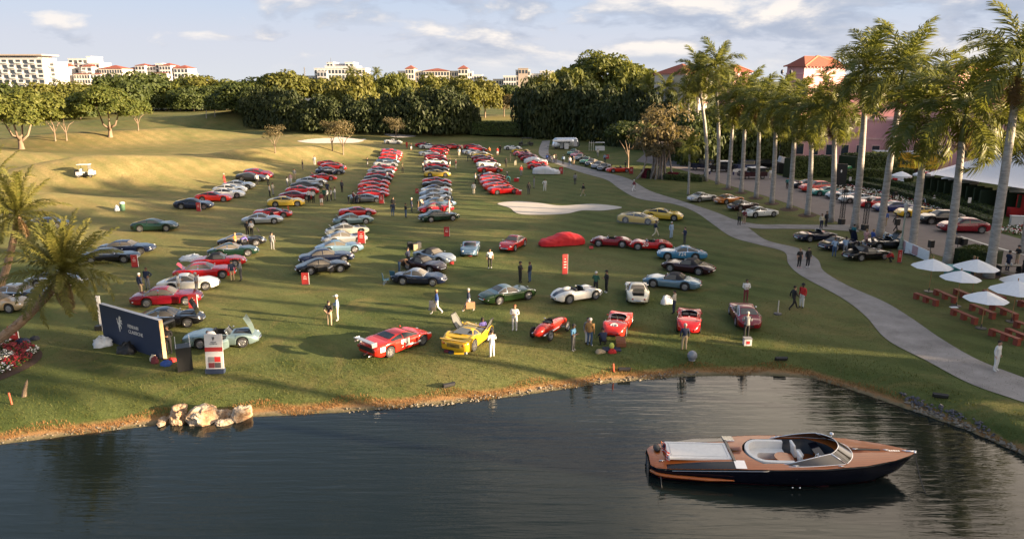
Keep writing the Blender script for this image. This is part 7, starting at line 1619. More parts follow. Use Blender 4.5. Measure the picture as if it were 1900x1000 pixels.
# ---------------------------------------------------------------- vehicles and street things
def text_ob(s_, size, m_, parent, mx, name='lettering', ex=.004, align='CENTER'):
    cu = bpy.data.curves.new(name, 'FONT'); cu.body = s_; cu.size = size; cu.align_x = align; cu.align_y = 'CENTER'; cu.extrude = ex; cu.resolution_u = 2
    tmp = bpy.data.objects.new('t', cu); COL.objects.link(tmp); bpy.context.view_layer.update(); me = bpy.data.meshes.new_from_object(tmp.evaluated_get(bpy.context.evaluated_depsgraph_get())); bpy.data.objects.remove(tmp); bpy.data.curves.remove(cu)
    me.name = name; me.materials.clear(); me.materials.append(None); o = ob(name, me, parent, m_); o.matrix_local = mx; return o
FRONT = Matrix.Rotation(R(90), 4, 'X')
M_YTRUCK = mat('truck_yellow', (.62, .34, .02), .4)
def truck(px, py, L, label, txt, rz, H=3.6):
    p = G(px, py); T = thing('box_truck', label, 'truck', p, rz)
    ob('cargo_box', MB().box((0, 0, H/2+.5), (L, 2.4, H-.9)).mesh('cargo_box'), T, M_YTRUCK); ob('roof', MB().box((0, 0, H+.08), (L+.04, 2.44, .12)).mesh('roof'), T, M_WHITE)
    ob('cab', MB().box((-L/2-.9, 0, 1.5), (1.7, 2.2, 2.1)).mesh('cab'), T, M_YTRUCK); ob('windscreen', MB().box((-L/2-1.77, 0, 1.95), (.05, 1.9, .8)).mesh('windscreen'), T, M_GLASS); ob('side_window', MB().box((-L/2-.95, -1.11, 1.95), (1.0, .04, .7)).mesh('side_window'), T, M_GLASS)
    ob('bumper', MB().box((-L/2-1.8, 0, .55), (.15, 2.2, .3)).mesh('bumper'), T, M_BLACK)
    for x in (-L/2-.9, L/2-1.2):
        for s in (-1, 1): w = ob('wheel', TYRE, T, M_TYRE, (x, s*1.0, .45), (0, 0, 0 if s > 0 else math.pi), (.45, .6, .45)); ob('rim', RIMS['wire'], w, M_RIM)
    ob('stripe', MB().box((0, -1.215, H*.52), (L*.9, .02, .45)).mesh('stripe'), T, PAINT['blue'] if not txt else M_YTRUCK)
    if txt: text_ob(txt, .85, M_BLACK, T, Matrix.Translation((0, -1.235, H*.72)) @ FRONT)
    else: text_ob('PENSKE', .5, M_FW, T, Matrix.Translation((0, -1.24, H*.52)) @ FRONT)
truck(1660, 320, 7.5, 'yellow box truck with blue stripe behind the hedges', '', R(-8)); truck(1707, 322, 4.2, 'shorter yellow rental truck with lettering behind the palms', 'PENSKE', R(-8), 3.4)
M_ALU = mat('polished_aluminium', (.70, .72, .76), .18, .9)
def caravan():
    p = G(1050, 277); T = thing('caravan', 'silver rounded travel trailer in front of the dark grove', 'caravan', (p.x, p.y+1.5, p.z), R(4)); V = []; F = []; n = 17
    for x in np.linspace(-3.3, 3.3, 30):
        e = max(0, (abs(x)-2.2)/1.1); k = math.sqrt(max(.02, 1-e*e*.95))
        for a in np.linspace(0, math.pi, n): V.append((x, -1.15*(.55+.45*k)*math.copysign(abs(math.cos(a))**.55, math.cos(a)), .55+2.05*k*abs(math.sin(a))**.55))
    for i in range(29):
        for j in range(n-1): F.append((i*n+j, i*n+j+1, (i+1)*n+j+1, (i+1)*n+j))
    F += [tuple(range(n))[::-1], tuple(range(29*n, 30*n))]
    ob('shell', mk('shell', V, F, True), T, M_ALU); ob('chassis', MB().box((0, 0, .5), (5.8, 1.8, .25)).mesh('chassis'), T, M_BLACK)
    for x in (-1.6, .4): f = ob('window', MB().box((x, -1.16, 1.7), (.9, .05, .6)).mesh('window'), T, M_BLACK); ob('pane', MB().box((x, -1.19, 1.7), (.78, .03, .5)).mesh('pane'), f, M_GLASS)
    ob('door', MB().box((2.2, -1.12, 1.45), (.75, .06, 1.7)).mesh('door'), T, M_GREYW); ob('awning', MB().box((-1.0, -2.2, 2.0), (4.6, 2.0, .06), rx=.12).mesh('awning'), T, M_CREAM)
    for x in (-3.0, .9): ob('awning_pole', MB().tube([(x, -3.1, 0), (x, -3.1, 1.9)], .03, 5).mesh('awning_pole'), T, M_DSTEEL)
    for x in (-.5, .5):
        for s in (-1, 1): ob('wheel', TYRE, T, M_TYRE, (x, s*1.0, .36), (0, 0, 0 if s > 0 else math.pi), (.36, .36, .36))
    ob('tow_bar', MB().tube([(-3.2, 0, .5), (-4.4, 0, .5)], .05, 6).mesh('tow_bar'), T, M_BLACK)
caravan()
simple('sign_board', 'white notice board in front of the caravan, left one', 'sign', 1042, 277, [('board', MB().box((0, 0, .85), (.7, .05, 1.3)), M_WHITE), ('post', MB().box((0, .05, .4), (.08, .06, .8)), M_DSTEEL)]); simple('sign_board', 'white notice board in front of the caravan, right one', 'sign', 1051, 278, [('board', MB().box((0, 0, .85), (1.0, .05, 1.4)), M_WHITE), ('post', MB().box((0, .05, .4), (.08, .06, .8)), M_DSTEEL)])
def buggy(px, py, rz, label, dark, L=2.7, bed=False, name='golf_cart'):
    p = G(px, py); T = thing(name, label, 'golf cart' if not bed else 'utility cart', p, rz); b = M_BLACK if dark else M_WHITE
    ob('front_cowl', MB().box((L*.36, 0, .62), (L*.28, 1.1, .5)).box((L*.30, 0, .92), (.25, 1.1, .3), ry=.4).mesh('front_cowl'), T, b); ob('floor', MB().box((0, 0, .34), (L, 1.1, .12)).mesh('floor'), T, M_BLACK)
    ob('rear_body', MB().box((-L*.33, 0, .58), (L*.32, 1.14, .5)).mesh('rear_body'), T, b); ob('seat', MB().box((-L*.12, 0, .72), (.5, 1.05, .16)).mesh('seat'), T, M_CUSH if not dark else M_BLKL); ob('backrest', MB().box((-L*.22, 0, 1.02), (.12, 1.05, .45)).mesh('backrest'), T, M_CUSH if not dark else M_BLKL)
    ob('roof', MB().box((-L*.05, 0, 1.88), (L*.68, 1.2, .08)).mesh('roof'), T, b if not dark else M_FABRIC)
    for x in (L*.24, -L*.34):
        for s in (-1, 1): ob('roof_post', MB().tube([(x+.1, s*.52, .7), (x, s*.52, 1.86)], .022, 5).mesh('roof_post'), T, M_DSTEEL)
    ob('windscreen', MB().box((L*.26, 0, 1.38), (.03, 1.0, .8), ry=-.12).mesh('windscreen'), T, mat('perspex', (.12, .125, .12), .15, spec=.6))
    ob('steering_wheel', MB().tube([(.28+.06*math.sin(a), .25+.16*math.cos(a), 1.02+.16*math.sin(a)) for a in np.linspace(0, 6.283, 13)], .016, 4).mesh('steering_wheel'), T, M_BLACK)
    for x in (L*.34, -L*.34):
        for s in (-1, 1): w = ob('wheel', TYRE, T, M_TYRE, (x, s*.5, .25), (0, 0, 0 if s > 0 else math.pi), (.25, .45, .25)); ob('rim', RIMS['wire'], w, M_RIM)
    if not dark: ob('bag_rack', MB().box((-L*.52, 0, .75), (.25, .9, .7)).mesh('bag_rack'), T, M_BLACK)
buggy(160, 329, R(8), 'white golf cart with roof standing alone on the left fairway', False, 2.4)
buggy(976, 271, R(184), 'black utility cart with white front parked beside the far path', True, 3.6, True, 'utility_cart'); buggy(1040, 276, R(190), 'dark cart parked in front of the caravan', True, 3.0, True, 'utility_cart')
def pickup(px, py, rz, c, label, white_roof=False):
    p = G(px, py); T = thing('off_road_car', label, 'off-road car', p, rz); b = PAINT[c]
    ob('body', MB().box((0, 0, .85), (4.3, 1.75, .7)).box((1.3, 0, 1.1), (1.6, 1.6, .3)).mesh('body'), T, b); ob('cabin', MB().box((-.6, 0, 1.5), (2.5, 1.6, .7)).mesh('cabin'), T, M_BLACK); ob('roof', MB().box((-.6, 0, 1.88), (2.6, 1.65, .10)).mesh('roof'), T, M_WHITE if white_roof else b); ob('windscreen', MB().box((.68, 0, 1.52), (.04, 1.45, .6), ry=-.2).mesh('windscreen'), T, M_CARGLASS)
    for s in (-1, 1): ob('side_window', MB().box((-.6, s*.81, 1.55), (2.1, .03, .45)).mesh('side_window'), T, M_CARGLASS); ob('headlight', MB().ell((2.14, s*.6, .95), (.05, .12, .12), 8, 5).mesh('headlight'), T, M_LAMP)
    for x in (1.35, -1.35):
        for s in (-1, 1): w = ob('wheel', TYRE, T, M_TYRE, (x, s*.82, .39), (0, 0, 0 if s > 0 else math.pi), (.39, .5, .39)); ob('rim', RIMS['star'], w, M_RIM)
    ob('bumper', MB().box((2.2, 0, .6), (.15, 1.7, .22)).mesh('bumper'), T, M_BLACK)
pickup(1396, 332, R(188), 'maroon', 'dark off-road car with white roof in the middle of the street', True); pickup(1337, 319, R(176), 'black', 'black off-road car with white roof across the street', True); pickup(1408, 315, R(180), 'black', 'black boxy car before the clipped hedge across the street'); pickup(1378, 317, R(182), 'navy', 'dark blue boxy car partly behind the palms across the street'); pickup(1303, 316, R(170), 'navy', 'dark blue car at the far end of the street')
for i, (x, y) in enumerate(((1312, 324), (1365, 325), (1377, 324), (1384, 322))):
    simple('barrier', f'white and blue street barrier, {ORD[i]} from the left across the street', 'barrier', x, y, [('panel', MB().box((0, 0, .75), (1.1, .08, .5)), M_WHITE), ('leg', MB().box((-.45, 0, .3), (.08, .4, .6)), PAINT['blue']), ('leg', MB().box((.45, 0, .3), (.08, .4, .6)), PAINT['blue'])], .2, 'white barriers across the street')
simple('covered_cart', 'white topped dark cart beside the tall hedge across the street', 'cart', 1451, 322, [('cart_body', MB().box((0, 0, .9), (1.8, 1.6, 1.8)), M_BLACK), ('white_cover', MB().box((.1, 0, 2.3), (1.5, 1.6, 1.0), ry=.25), M_WHITE)])
simple('green_machine', 'green equipment behind the hedge right of the tall hedge', 'machine', 1562, 336, [('machine_body', MB().box((0, 0, 1.6), (2.4, 1.2, 1.2), ry=-.2), mat('machine_green', (.01, .22, .09), .4)), ('machine_base', MB().box((0, 0, .6), (2.0, 1.0, 1.0)), M_BLACK)])
simple('display_panel', 'tall black display panel with small white emblem on the street', 'panel', 1558, 347, [('board', MB().box((0, 0, 1.75), (1.6, .2, 3.5)), M_BLACK), ('emblem', MB().ell((0, -.115, 2.4), (.10, .02, .24), 8, 6), M_FW)], R(-20))
def truss(px, py, top, label):
    p = G(px, py); H = ztop(p, top); T = thing('truss_tower', label, 'truss', p, .3, 'black truss towers'); w = .17; mb = MB()
    for sx in (-w, w):
        for sy in (-w, w): ob('truss_post', MB().tube([(sx, sy, 0), (sx, sy, H)], .03, 5).mesh('truss_post'), T, M_BLACK)
    n = int(H/.42)
    for k in range(n):
        z0, z1 = H*k/n, H*(k+1)/n
        for (a, b) in (((-w, -w), (w, -w)), ((w, -w), (w, w)), ((w, w), (-w, w)), ((-w, w), (-w, -w))): mb.tube([(a[0], a[1], z0), (b[0], b[1], z1)], .02, 4); mb.tube([(a[0], a[1], z1), (b[0], b[1], z1)], .018, 4)
    ob('truss_lattice', mb.mesh('truss_lattice'), T, M_BLACK); T.children[-1]['kind'] = 'stuff'
    ob('base_block', MB().box((0, 0, .3), (.55, .55, .6)).mesh('base_block'), T, M_BLACK); ob('spotlight', MB().lathe([(.001, -.22), (.16, -.2), (.20, .2), (.001, .22)], 10, (0, -.2, H-.1), 'y').mesh('spotlight'), T, M_BLACK)
truss(1561, 416, 352, 'black lattice truss tower at the end of the lawn tip'); truss(1604, 427, 369, 'black lattice truss tower standing on the street near a palm')
def speaker(px, py, top, label):
    p = G(px, py); H = ztop(p, top); T = thing('speaker_stand', label, 'loudspeaker', p, .2, 'black loudspeakers on stands')
    ob('cabinet', MB().box((0, 0, H-.33), (.42, .36, .66)).mesh('cabinet'), T, M_BLACK); ob('pole', MB().tube([(0, 0, .1), (0, 0, H-.6)], .025, 6).mesh('pole'), T, M_BLACK)
    for k in range(3): a = 2.1*k; ob('leg', MB().tube([(0, 0, .7), (.5*math.cos(a), .5*math.sin(a), 0)], .018, 5).mesh('leg'), T, M_BLACK)
speaker(1724, 480, 446, 'black loudspeaker on a stand left of the umbrellas'); speaker(1773, 482, 440, 'black loudspeaker on a stand above the shrub, left one'); speaker(1784, 483, 443, 'black loudspeaker on a stand above the shrub, right one'); speaker(1661, 444, 406, 'black loudspeaker on a stand in front of the street lantern')
def lantern(px, py, top):
    p = G(px, py); H = ztop(p, top); T = thing('street_lantern', 'pale green street lantern post with white lantern by the lawn edge', 'street lamp', p)
    ob('post', MB().lathe([(.26, 0), (.26, .3), (.17, .4), (.15, 1.2), (.08, 1.35), (.065, H-1.0), (.12, H-.95)], 10).mesh('post'), T, mat('pale_green_iron', (.30, .33, .26), .5)); ob('lantern_glass', MB().lathe([(.14, H-.95), (.24, H-.25), (.14, H-.2)], 6).mesh('lantern_glass'), T, M_CREAM); ob('lantern_cap', MB().lathe([(.30, H-.22), (.10, H-.02), (.001, H+.08)], 6).mesh('lantern_cap'), T, M_CREAM)
lantern(1671, 464, 376)
for x, y, t_ in ((1793, 409, 366), (1576, 346, 328)): 
    p = G(x, y); H = ztop(p, t_); simple('sign_post', 'small white sign on a black post behind the flower bed, '+('right one' if x > 1700 else 'left one'), 'sign', x, y, [('post', MB().tube([(0, 0, 0), (0, 0, H)], .03, 5), M_BLACK), ('sign_plate', MB().box((0, -.04, H-.35), (.36, .03, .62)), M_WHITE)])
a, b = G(1640, 448), G(1722, 486); d = b-a; d.z = 0; T = thing('banner_barrier', 'long low white and pink banner barrier along the street edge', 'barrier', ((a.x+b.x)/2, (a.y+b.y)/2, 0), math.atan2(d.y, d.x))
ob('banner', MB().box((0, 0, .5), (d.length, .07, .95)).mesh('banner'), T, M_CANV)
for k, mm in ((-.05, 'pink'), (.22, 'pink')): ob('banner_print', MB().box((k*d.length, -.045, .5), (d.length*.12, .02, .8)).mesh('banner_print'), T, CL[mm])
for k in range(5): ob('foot', MB().box(((k/4-.5)*d.length*.98, 0, .04), (.08, .6, .08)).mesh('foot'), T, M_DSTEEL)
a, b = G(1588, 424), G(1602, 434)
simple('folding_table', 'black table with cups beside the street at the right edge', 'table', 1870, 511, [('tabletop', MB().box((0, 0, .86), (1.9, .7, .06)), M_BLACK), ('leg', MB().box((-.85, 0, .42), (.08, .6, .84)), M_BLACK), ('leg', MB().box((.85, 0, .42), (.08, .6, .84)), M_BLACK), ('shelf', MB().box((0, 0, .3), (1.7, .5, .05)), M_BLACK)])
for k, x in enumerate((-.3, .15)): p = G(1870, 511); tag(MB().lathe([(.05, 0), (.07, .16), (.001, .16)], 10).ob('cup', M_WHITE, None, loc=(p.x+x, p.y, .89)), 'white cup on the black table, '+('left one' if k == 0 else 'right one'), 'cup')
simple('teal_box', 'teal covered box behind the far umbrellas', 'box', 1775, 514, [('box_body', MB().box((0, 0, .45), (1.6, 1.0, .9)), CL['teal'] if 'teal' in CL else M_BLACK), ('box_lid', MB().box((0, 0, .93), (1.7, 1.1, .06)), mat('teal_sheet', (.05, .26, .30), .6))])

# ---------------------------------------------------------------- boards, wall, plinth, small things on the lawn
M_RBOARD = mat('red_board', (.36, .028, .026), .6)
def board(px, py, wpx, hpx, label, rz=0, group='red information boards', lines=3):
    p = G(px, py); s = scale_at(p); w, h = wpx/s, hpx/s*1.04; T = thing('info_board', label, 'sign', p, R(rz), group)
    ob('board', MB().box((0, 0, h/2+.03), (w, .06, h)).mesh('board'), T, M_RBOARD); ob('foot', MB().box((0, 0, .02), (w*1.1, .3, .04)).mesh('foot'), T, M_DSTEEL); ob('frame_edge', MB().box((w/2+.012, 0, h/2+.03), (.02, .07, h)).mesh('frame_edge'), T, M_WHITE)
    for k in range(lines): ob('text_line', MB().box((0, -.034, h*(.78-.14*k)), (w*(.5 if k else .2), .008, h*.035)).mesh('text_line'), T, M_FW)
for a in ((251, 496, 12, 22, 'red information board before the black angular coupe'), (359, 572, 16, 25, 'red information board at the nose of the dark red coupe'), (369, 392, 8, 15, 'red information board before the navy tourer'), (567, 528, 13, 21, 'red information board before the black coupe of the second column'), (829, 439, 10, 17, 'red information board alone below the third column'), (671, 452, 13, 22, 'red information board at the striped silver coupe'),
          (708, 378, 9, 16, 'red information board before the grey wedge car'), (828, 362, 8, 11, 'red information board at the noses of the third column'), (1041, 323, 7, 12, 'red information board beside the silvery covered car'), (1171, 323, 7, 12, 'red information board beside the bright red roadster'), (27, 634, 18, 28, 'red information board beside the lower left flower bed'), (774, 359, 6, 8, 'small red board at the tails of the third column'), (1127, 295, 6, 7, 'small red board behind the green classics')): board(*a)
board(1048, 509, 10, 36, 'tall narrow red totem standing alone in the middle of the lawn', 12, 'red information boards', 4); board(1668, 487, 8, 22, 'narrow red totem beside the black cabriolet', 10)
for x, y in ((872, 477), (951, 467), (838, 492), (1097, 463)): p = G(x, y); simple('low_sign', 'small red card on the grass at '+{872: 'the steel blue roadster', 951: 'the red fastback', 838: 'the silver blue cabriolet', 1097: 'the dark red racer'}[x], 'sign', x, y, [('card', MB().box((0, 0, .2), (.4, .04, .28), rx=-.5), M_RBOARD), ('card_stake', MB().box((0, .03, .08), (.04, .04, .16)), M_DSTEEL)])
# the navy wall with emblem and words
def zfit(p, py): return ztop(p, py)
a, b = G(193, 630), G(303, 668); d = b-a; d.z = 0; L = d.length; Hh = zfit(a, 561)
Mw = Matrix.Translation((a.x, a.y, 0)) @ Matrix.Rotation(math.atan2(d.y, d.x), 4, 'Z')
WL = thing('display_wall', 'big navy blue display wall with white horse emblem and lettering', 'display wall'); WL.matrix_world = Mw
Hh2 = zfit(b, 598); Hh = (Hh+Hh2)/2
M_NAVYW = mat('navy_panel', (.028, .042, .085), .55)
ob('panel', MB().box((L/2, .12, Hh/2), (L, .24, Hh)).mesh('panel'), WL, M_NAVYW); ob('wood_edge', MB().box((L+.012, .12, Hh/2), (.02, .235, Hh-.02)).mesh('wood_edge'), WL, mat('raw_plywood', (.45, .32, .18), .7)); ob('top_edge', MB().box((L/2, .12, Hh+.012), (L, .25, .02)).mesh('top_edge'), WL, mat('pale_edge', (.45, .46, .5), .6))
HORSE = [(-.06, -.50), (-.02, -.50), (.0, -.36), (-.01, -.22), (.05, -.12), (.12, -.20), (.10, -.30), (.14, -.31), (.17, -.19), (.10, -.03), (.10, .06), (.19, .04), (.25, -.03), (.28, -.01), (.22, .10), (.12, .14), (.20, .18), (.27, .15), (.28, .18), (.20, .25), (.12, .24), (.12, .30), (.20, .36), (.19, .40), (.10, .42), (.08, .48), (.04, .42), (.0, .34), (-.03, .22), (-.05, .08), (-.12, .02), (-.16, .10), (-.15, .24), (-.21, .30), (-.26, .26), (-.20, .20), (-.21, .06), (-.16, -.06), (-.10, -.12), (-.12, -.22), (-.08, -.34)]
def emblem(parent, size, m_, mx, name='horse_emblem'):
    n = len(HORSE); V = [(x*size, y*size, .0) for x, y in HORSE]+[(x*size, y*size, .012) for x, y in HORSE]; F = [tuple(range(n, 2*n)), tuple(range(n))[::-1]]+[(i, (i+1) % n, n+(i+1) % n, n+i) for i in range(n)]
    o = ob(name, mk(name, V, F), parent, m_); o.matrix_local = mx; return o
emblem(WL, 1.05, M_FW, Matrix.Translation((L*.33, -.003, Hh*.62)) @ FRONT)
text_ob('FERRARI', .30, M_FW, WL, Matrix.Translation((L*.47, -.006, Hh*.62)) @ FRONT, align='LEFT'); text_ob('CLASSICHE', .30, M_FW, WL, Matrix.Translation((L*.47, -.006, Hh*.62-.34)) @ FRONT, align='LEFT')
# white flag banner left of the wall
p = G(186, 612); H = ztop(p, 549); simple('feather_banner', 'narrow white banner on a pole at the left end of the navy wall', 'banner', 186, 612, [('pole', MB().tube([(0, 0, 0), (0, 0, H)], .03, 6), M_DSTEEL), ('banner_cloth', MB().box((.14, 0, H*.52), (.24, .03, H*.9)), M_CANV), ('base_weight', MB().box((0, 0, .15), (.5, .4, .3)), M_BLACK), ('base_plate', MB().box((.4, 0, .22), (.3, .4, .44)), M_WHITE)])
def lump(name, label, cat, px, py, size, m_, seed=0, rz=0, parts=None):
    r = np.random.default_rng(seed); p = G(px, py); n, k = 22, 12; V = []; F = []
    for i in range(k+1):
        t_ = math.pi/2*i/k*1.25
        for j in range(n):
            a = 2*math.pi*j/n; w = 1+.14*math.sin(3*a+seed)+.09*math.sin(7*a+t_*5+seed)+.06*r.normal(); V.append((size[0]*w*math.sin(t_)*math.cos(a), size[1]*w*math.sin(t_)*math.sin(a), max(-.02, size[2]*math.cos(t_)*w)))
    for i in range(k):
        for j in range(n): F.append((i*n+j, i*n+(j+1) % n, (i+1)*n+(j+1) % n, (i+1)*n+j))
    o = ob(name, mk(name, V, F, True), None, m_, p, (0, 0, rz)); return tag(o, label, cat)
M_PLASTIC = mat('white_plastic_sheet', (.58, .62, .66), .35, bump=.6, bscale=6)
lump('plastic_bag', 'crumpled white plastic heap left of the navy wall', 'plastic bag', 190, 641, (.55, .45, .55), M_PLASTIC, 1); lump('cloth_heap', 'white bag standing on the lawn beside the cream jumper', 'bag', 1236, 563, (.42, .34, .55), M_CANV, 2); lump('cover_sheet', 'crumpled white car cover on the grass left of the red cabriolet', 'car cover', 358, 482, (1.1, .8, .45), M_PLASTIC, 3)
lump('black_bag', 'black bag lying at the foot of the navy wall', 'bag', 236, 654, (.55, .40, .55), M_BLACK, 4); lump('black_bag', 'small dark bag on the grass right of the red board', 'bag', 65, 630, (.28, .2, .22), CL['darkgrey'], 5); lump('kit_bag', 'dark kit bag with white straps behind the lower left flowers', 'bag', 42, 637, (.45, .3, .3), CL['navy'], 6)
for i, (x, y, c, s_, l) in enumerate(((288, 673, 'maroon', (.22, .2, .36), 'dark red bag at the right foot of the navy wall'), (309, 677, 'blue', (.32, .25, .26), 'blue bag beside the black plinth'), (319, 670, 'red', (.26, .2, .2), 'bright red bag between wall and plinth'), (284, 668, 'cream', (.2, .2, .3), 'pale bag at the end of the navy wall'), (1113, 654, 'khaki', (.3, .2, .2), 'tan bag on the grass behind the roundel car'), (1135, 654, 'red', (.25, .2, .22), 'red bag on the dark cloth behind the roundel car'),
    (840, 655, 'navy', (.25, .2, .2), 'dark blue bag under the tail of the yellow racer'), (862, 655, 'white', (.2, .18, .24), 'white bag at the tail of the yellow racer'), (831, 653, 'maroon', (.2, .15, .2), 'dark red bag at the tail of the yellow racer'), (1685, 470, 'white', (.3, .25, .3), 'white bags at the palm behind the black cabriolet'), (1386, 631, 'white', (.2, .2, .2), 'white folded things by the man in grey blazer'))):
    lump('bag', l, 'bag', x, y, s_, CL[c], 10+i)
simple('tool_tray', 'yellow tool tray under the tail of the yellow racer', 'tool box', 852, 656, [('tray', MB().box((0, 0, .12), (.6, .3, .22)), PAINT['gold']), ('tray_top', MB().box((0, 0, .24), (.5, .2, .04)), M_BLACK)])
simple('tool_case', 'open brown tool case behind the roundel car', 'tool box', 1152, 642, [('case_base', MB().box((0, 0, .14), (.6, .4, .26)), mat('brown_leather', (.20, .07, .03), .5)), ('case_lid', MB().box((0, .2, .40), (.6, .05, .36), rx=-.3), mat('brown_leather', (.20, .07, .03), .5))])
simple('helmet_stool', 'lime and red jacket bundle on a dark cloth behind the roundel car', 'clothes', 1135, 648, [('cloth', MB().box((0, 0, .02), (1.1, .7, .03)), CL['navy']), ('vest', MB().ell((0, .05, .2), (.16, .14, .22)), mat('lime_cloth', (.5, .55, .1), .7))])
simple('cooler', 'white cooler box with red label by the man in grey blazer', 'cooler', 1386, 640, [('box_body', MB().box((0, 0, .22), (.46, .36, .42)), M_WHITE), ('lid', MB().box((0, 0, .46), (.5, .4, .07)), CL['grey']), ('label_plate', MB().box((0, -.185, .22), (.22, .012, .2)), CL['red'])])
p = G(1284, 668); tag(MB().ell((0, 0, .3), (.3, .3, .3), 16, 10).lathe([(.2, 0), (.2, .06), (.001, .06)], 12).ob('globe_light', mat('grey_globe', (.20, .22, .25), .25), None, True, loc=p), 'grey globe standing on the bank grass', 'globe')
def flood(px, py, label, rz=0, rx=.5):
    simple('flood_light', label, 'flood light', px, py, [('housing', MB().box((0, 0, .17), (.72, .12, .24), rx=rx), M_BLACK), ('glass', MB().box((0, -.07, .17), (.64, .02, .18), rx=rx), M_DSTEEL), ('bracket', MB().box((0, .06, .05), (.5, .05, .12)), M_BLACK)], rz, 'low flood lights along the bank')
flood(833, 719, 'flat grey flood light on the bank below the red racing coupe', .5); flood(1449, 670, 'black flood light on the bank below the cart path'); flood(1744, 739, 'black flood light on the bank near the right edge', -.4); flood(1158, 690, 'dark flood light on the bank beside a red stake')
for x, y, h, l in ((22, 750, .62, 'short red stake leaning on the lower left grass'), (1139, 690, .5, 'short red stake on the bank above the lake'), (52, 742, .0, '')):
    if h: simple('stake', l, 'stake', x, y, [('stake_post', MB().tube([(0, 0, 0), (-.05, 0, h)], .045, 6), mat('red_stake', (.55, .10, .05), .6)), ('stake_tip', MB().ell((-.05, 0, h), (.05, .05, .03), 8, 5), mat('red_stake', (.55, .10, .05), .6))])
simple('tree_stump', 'thin brown leaning stump on the lower left grass', 'stump', 48, 735, [('stump', MB().tube([(-.1, 0, -.05), (.0, 0, .35), (.16, 0, .75)], [.14, .10, .07], 8), B_TREE), ('broken_top', MB().tube([(.16, 0, .74), (.24, 0, .95)], [.06, .01], 6), B_TREE)])
simple('rope_post', 'thin white post on a grey foot beside the dark red coupe', 'post', 1443, 583, [('post', MB().tube([(0, 0, 0), (0, 0, 1.0)], .035, 7), M_CREAM), ('foot', MB().lathe([(.28, 0), (.26, .08), (.05, .12)], 12), M_DSTEEL)])
p = G(344, 684); H = ztop(p, 640); simple('plinth', 'black square plinth with clear case in front of the silver-green roadster', 'plinth', 344, 684, [('plinth_body', MB().box((0, 0, H/2), (.80, .80, H)), M_BLACK), ('top_plate', MB().box((0, 0, H+.015), (.84, .84, .03)), M_BLACK)]+[('case_edge', MB().tube([(sx*.37, sy*.37, H), (sx*.37, sy*.37, H+.5)], .012, 4), M_CANV) for sx in (-1, 1) for sy in (-1, 1)], .45)
p = G(400, 692); H = ztop(p, 619); s = scale_at(p); w = 32/s
T = thing('poster_stand', 'tall white poster stand with red band and car pictures', 'poster stand', p, R(4)); T.rotation_euler = (R(-6), 0, R(4))
ob('board', MB().box((0, 0, H/2), (w, .08, H)).mesh('board'), T, M_WHITE); ob('base', MB().box((0, 0, .13), (w*1.04, .36, .26)).mesh('base'), T, M_NAVYW); ob('red_band', MB().box((0, -.045, H*.62), (w, .012, H*.11)).mesh('red_band'), T, M_RBOARD)
emblem(T, .26, M_BLACK, Matrix.Translation((0, -.047, H*.90)) @ FRONT)
text_ob('FERRARI\nCLASSICHE', .085, M_BLACK, T, Matrix.Translation((0, -.046, H*.78)) @ FRONT)
for k, mm in enumerate((CL['grey'], CL['red'], CL['maroon'], CL['darkgrey'])): ob('picture', MB().box(((k % 2-.5)*w*.36, -.046, H*(.36-.15*(k//2))), (w*.34, .014, H*.135)).mesh('picture'), T, mm)
def folding_chair(px, py, label, m_, rz):
    T = simple('folding_chair', label, 'chair', px, py, [('seat', MB().box((0, 0, .42), (.48, .44, .04)), m_), ('backrest', MB().box((-.24, 0, .72), (.04, .46, .42), ry=-.15), m_)], rz)
    for sx in (-1, 1):
        for sy in (-1, 1): ob('leg', MB().tube([(sx*.22, sy*.22, 0), (-sx*.1, sy*.22, .45), (-.24, sy*.24, .95)] if sx > 0 else [(sx*.22, sy*.22, 0), (.22, sy*.24, .62)], .014, 4).mesh('leg'), T, M_STEEL)
folding_chair(716, 528, 'blue folding chair left of the navy coupe with silver roof', mat('chair_blue', (.03, .11, .17), .7), .3); folding_chair(731, 522, 'second folding chair behind the navy coupe tail', mat('chair_blue', (.03, .11, .17), .7), 1.2)
simple('litter_bin', 'green litter bin with white lid on the left fairway', 'litter bin', 228, 391, [('bin_body', MB().lathe([(.26, 0), (.30, .9), (.001, .9)], 12), mat('bin_green', (.07, .16, .09), .6)), ('bin_lid', MB().ell((0, 0, .92), (.33, .33, .18), 12, 6), M_WHITE)]); lump('rubbish_bag', 'pale rubbish bag beside the green litter bin', 'bag', 218, 391, (.32, .3, .6), M_PLASTIC, 33)
for i, (x, y, c, w) in enumerate(((761, 462, 'black', .5), (771, 464, 'khaki', .4), (777, 461, 'darkgrey', .45))): simple('equipment_case', ['black camera case behind the silver blue cabriolet', 'tan camera case behind the silver blue cabriolet', 'grey camera bag at the tail of the silver blue cabriolet'][i], 'case', x, y, [('case_body', MB().box((0, 0, .3), (w, .4, .6)), CL[c]), ('case_top', MB().box((0, 0, .63), (w*.8, .4, .06)), M_BLACK)], .3)
simple('carried_bag', 'brown bag held by the walking man beside the green coupe', 'bag', 872, 578, [('bag_body', MB().box((0, -.28, .55), (.62, .2, .44)), mat('bag_leather', (.38, .19, .10), .6)), ('bag_handle', MB().tube([(-.15, -.28, .77), (0, -.28, .92), (.15, -.28, .77)], .015, 4), M_BLACK)], .2)
simple('carried_bag', 'grey and tan bags held by the man in the blue jumper', 'bag', 803, 583, [('bag_body', MB().box((0, -.2, .60), (.46, .26, .5), ry=.15).box((-.05, -.2, .95), (.3, .2, .16)), CL['grey']), ('side_pocket', MB().box((.12, -.36, .48), (.3, .1, .26)), CL['khaki']), ('strap', MB().tube([(-.2, -.2, .85), (.1, -.1, 1.25), (.22, -.2, .85)], .02, 5), M_BLACK)])
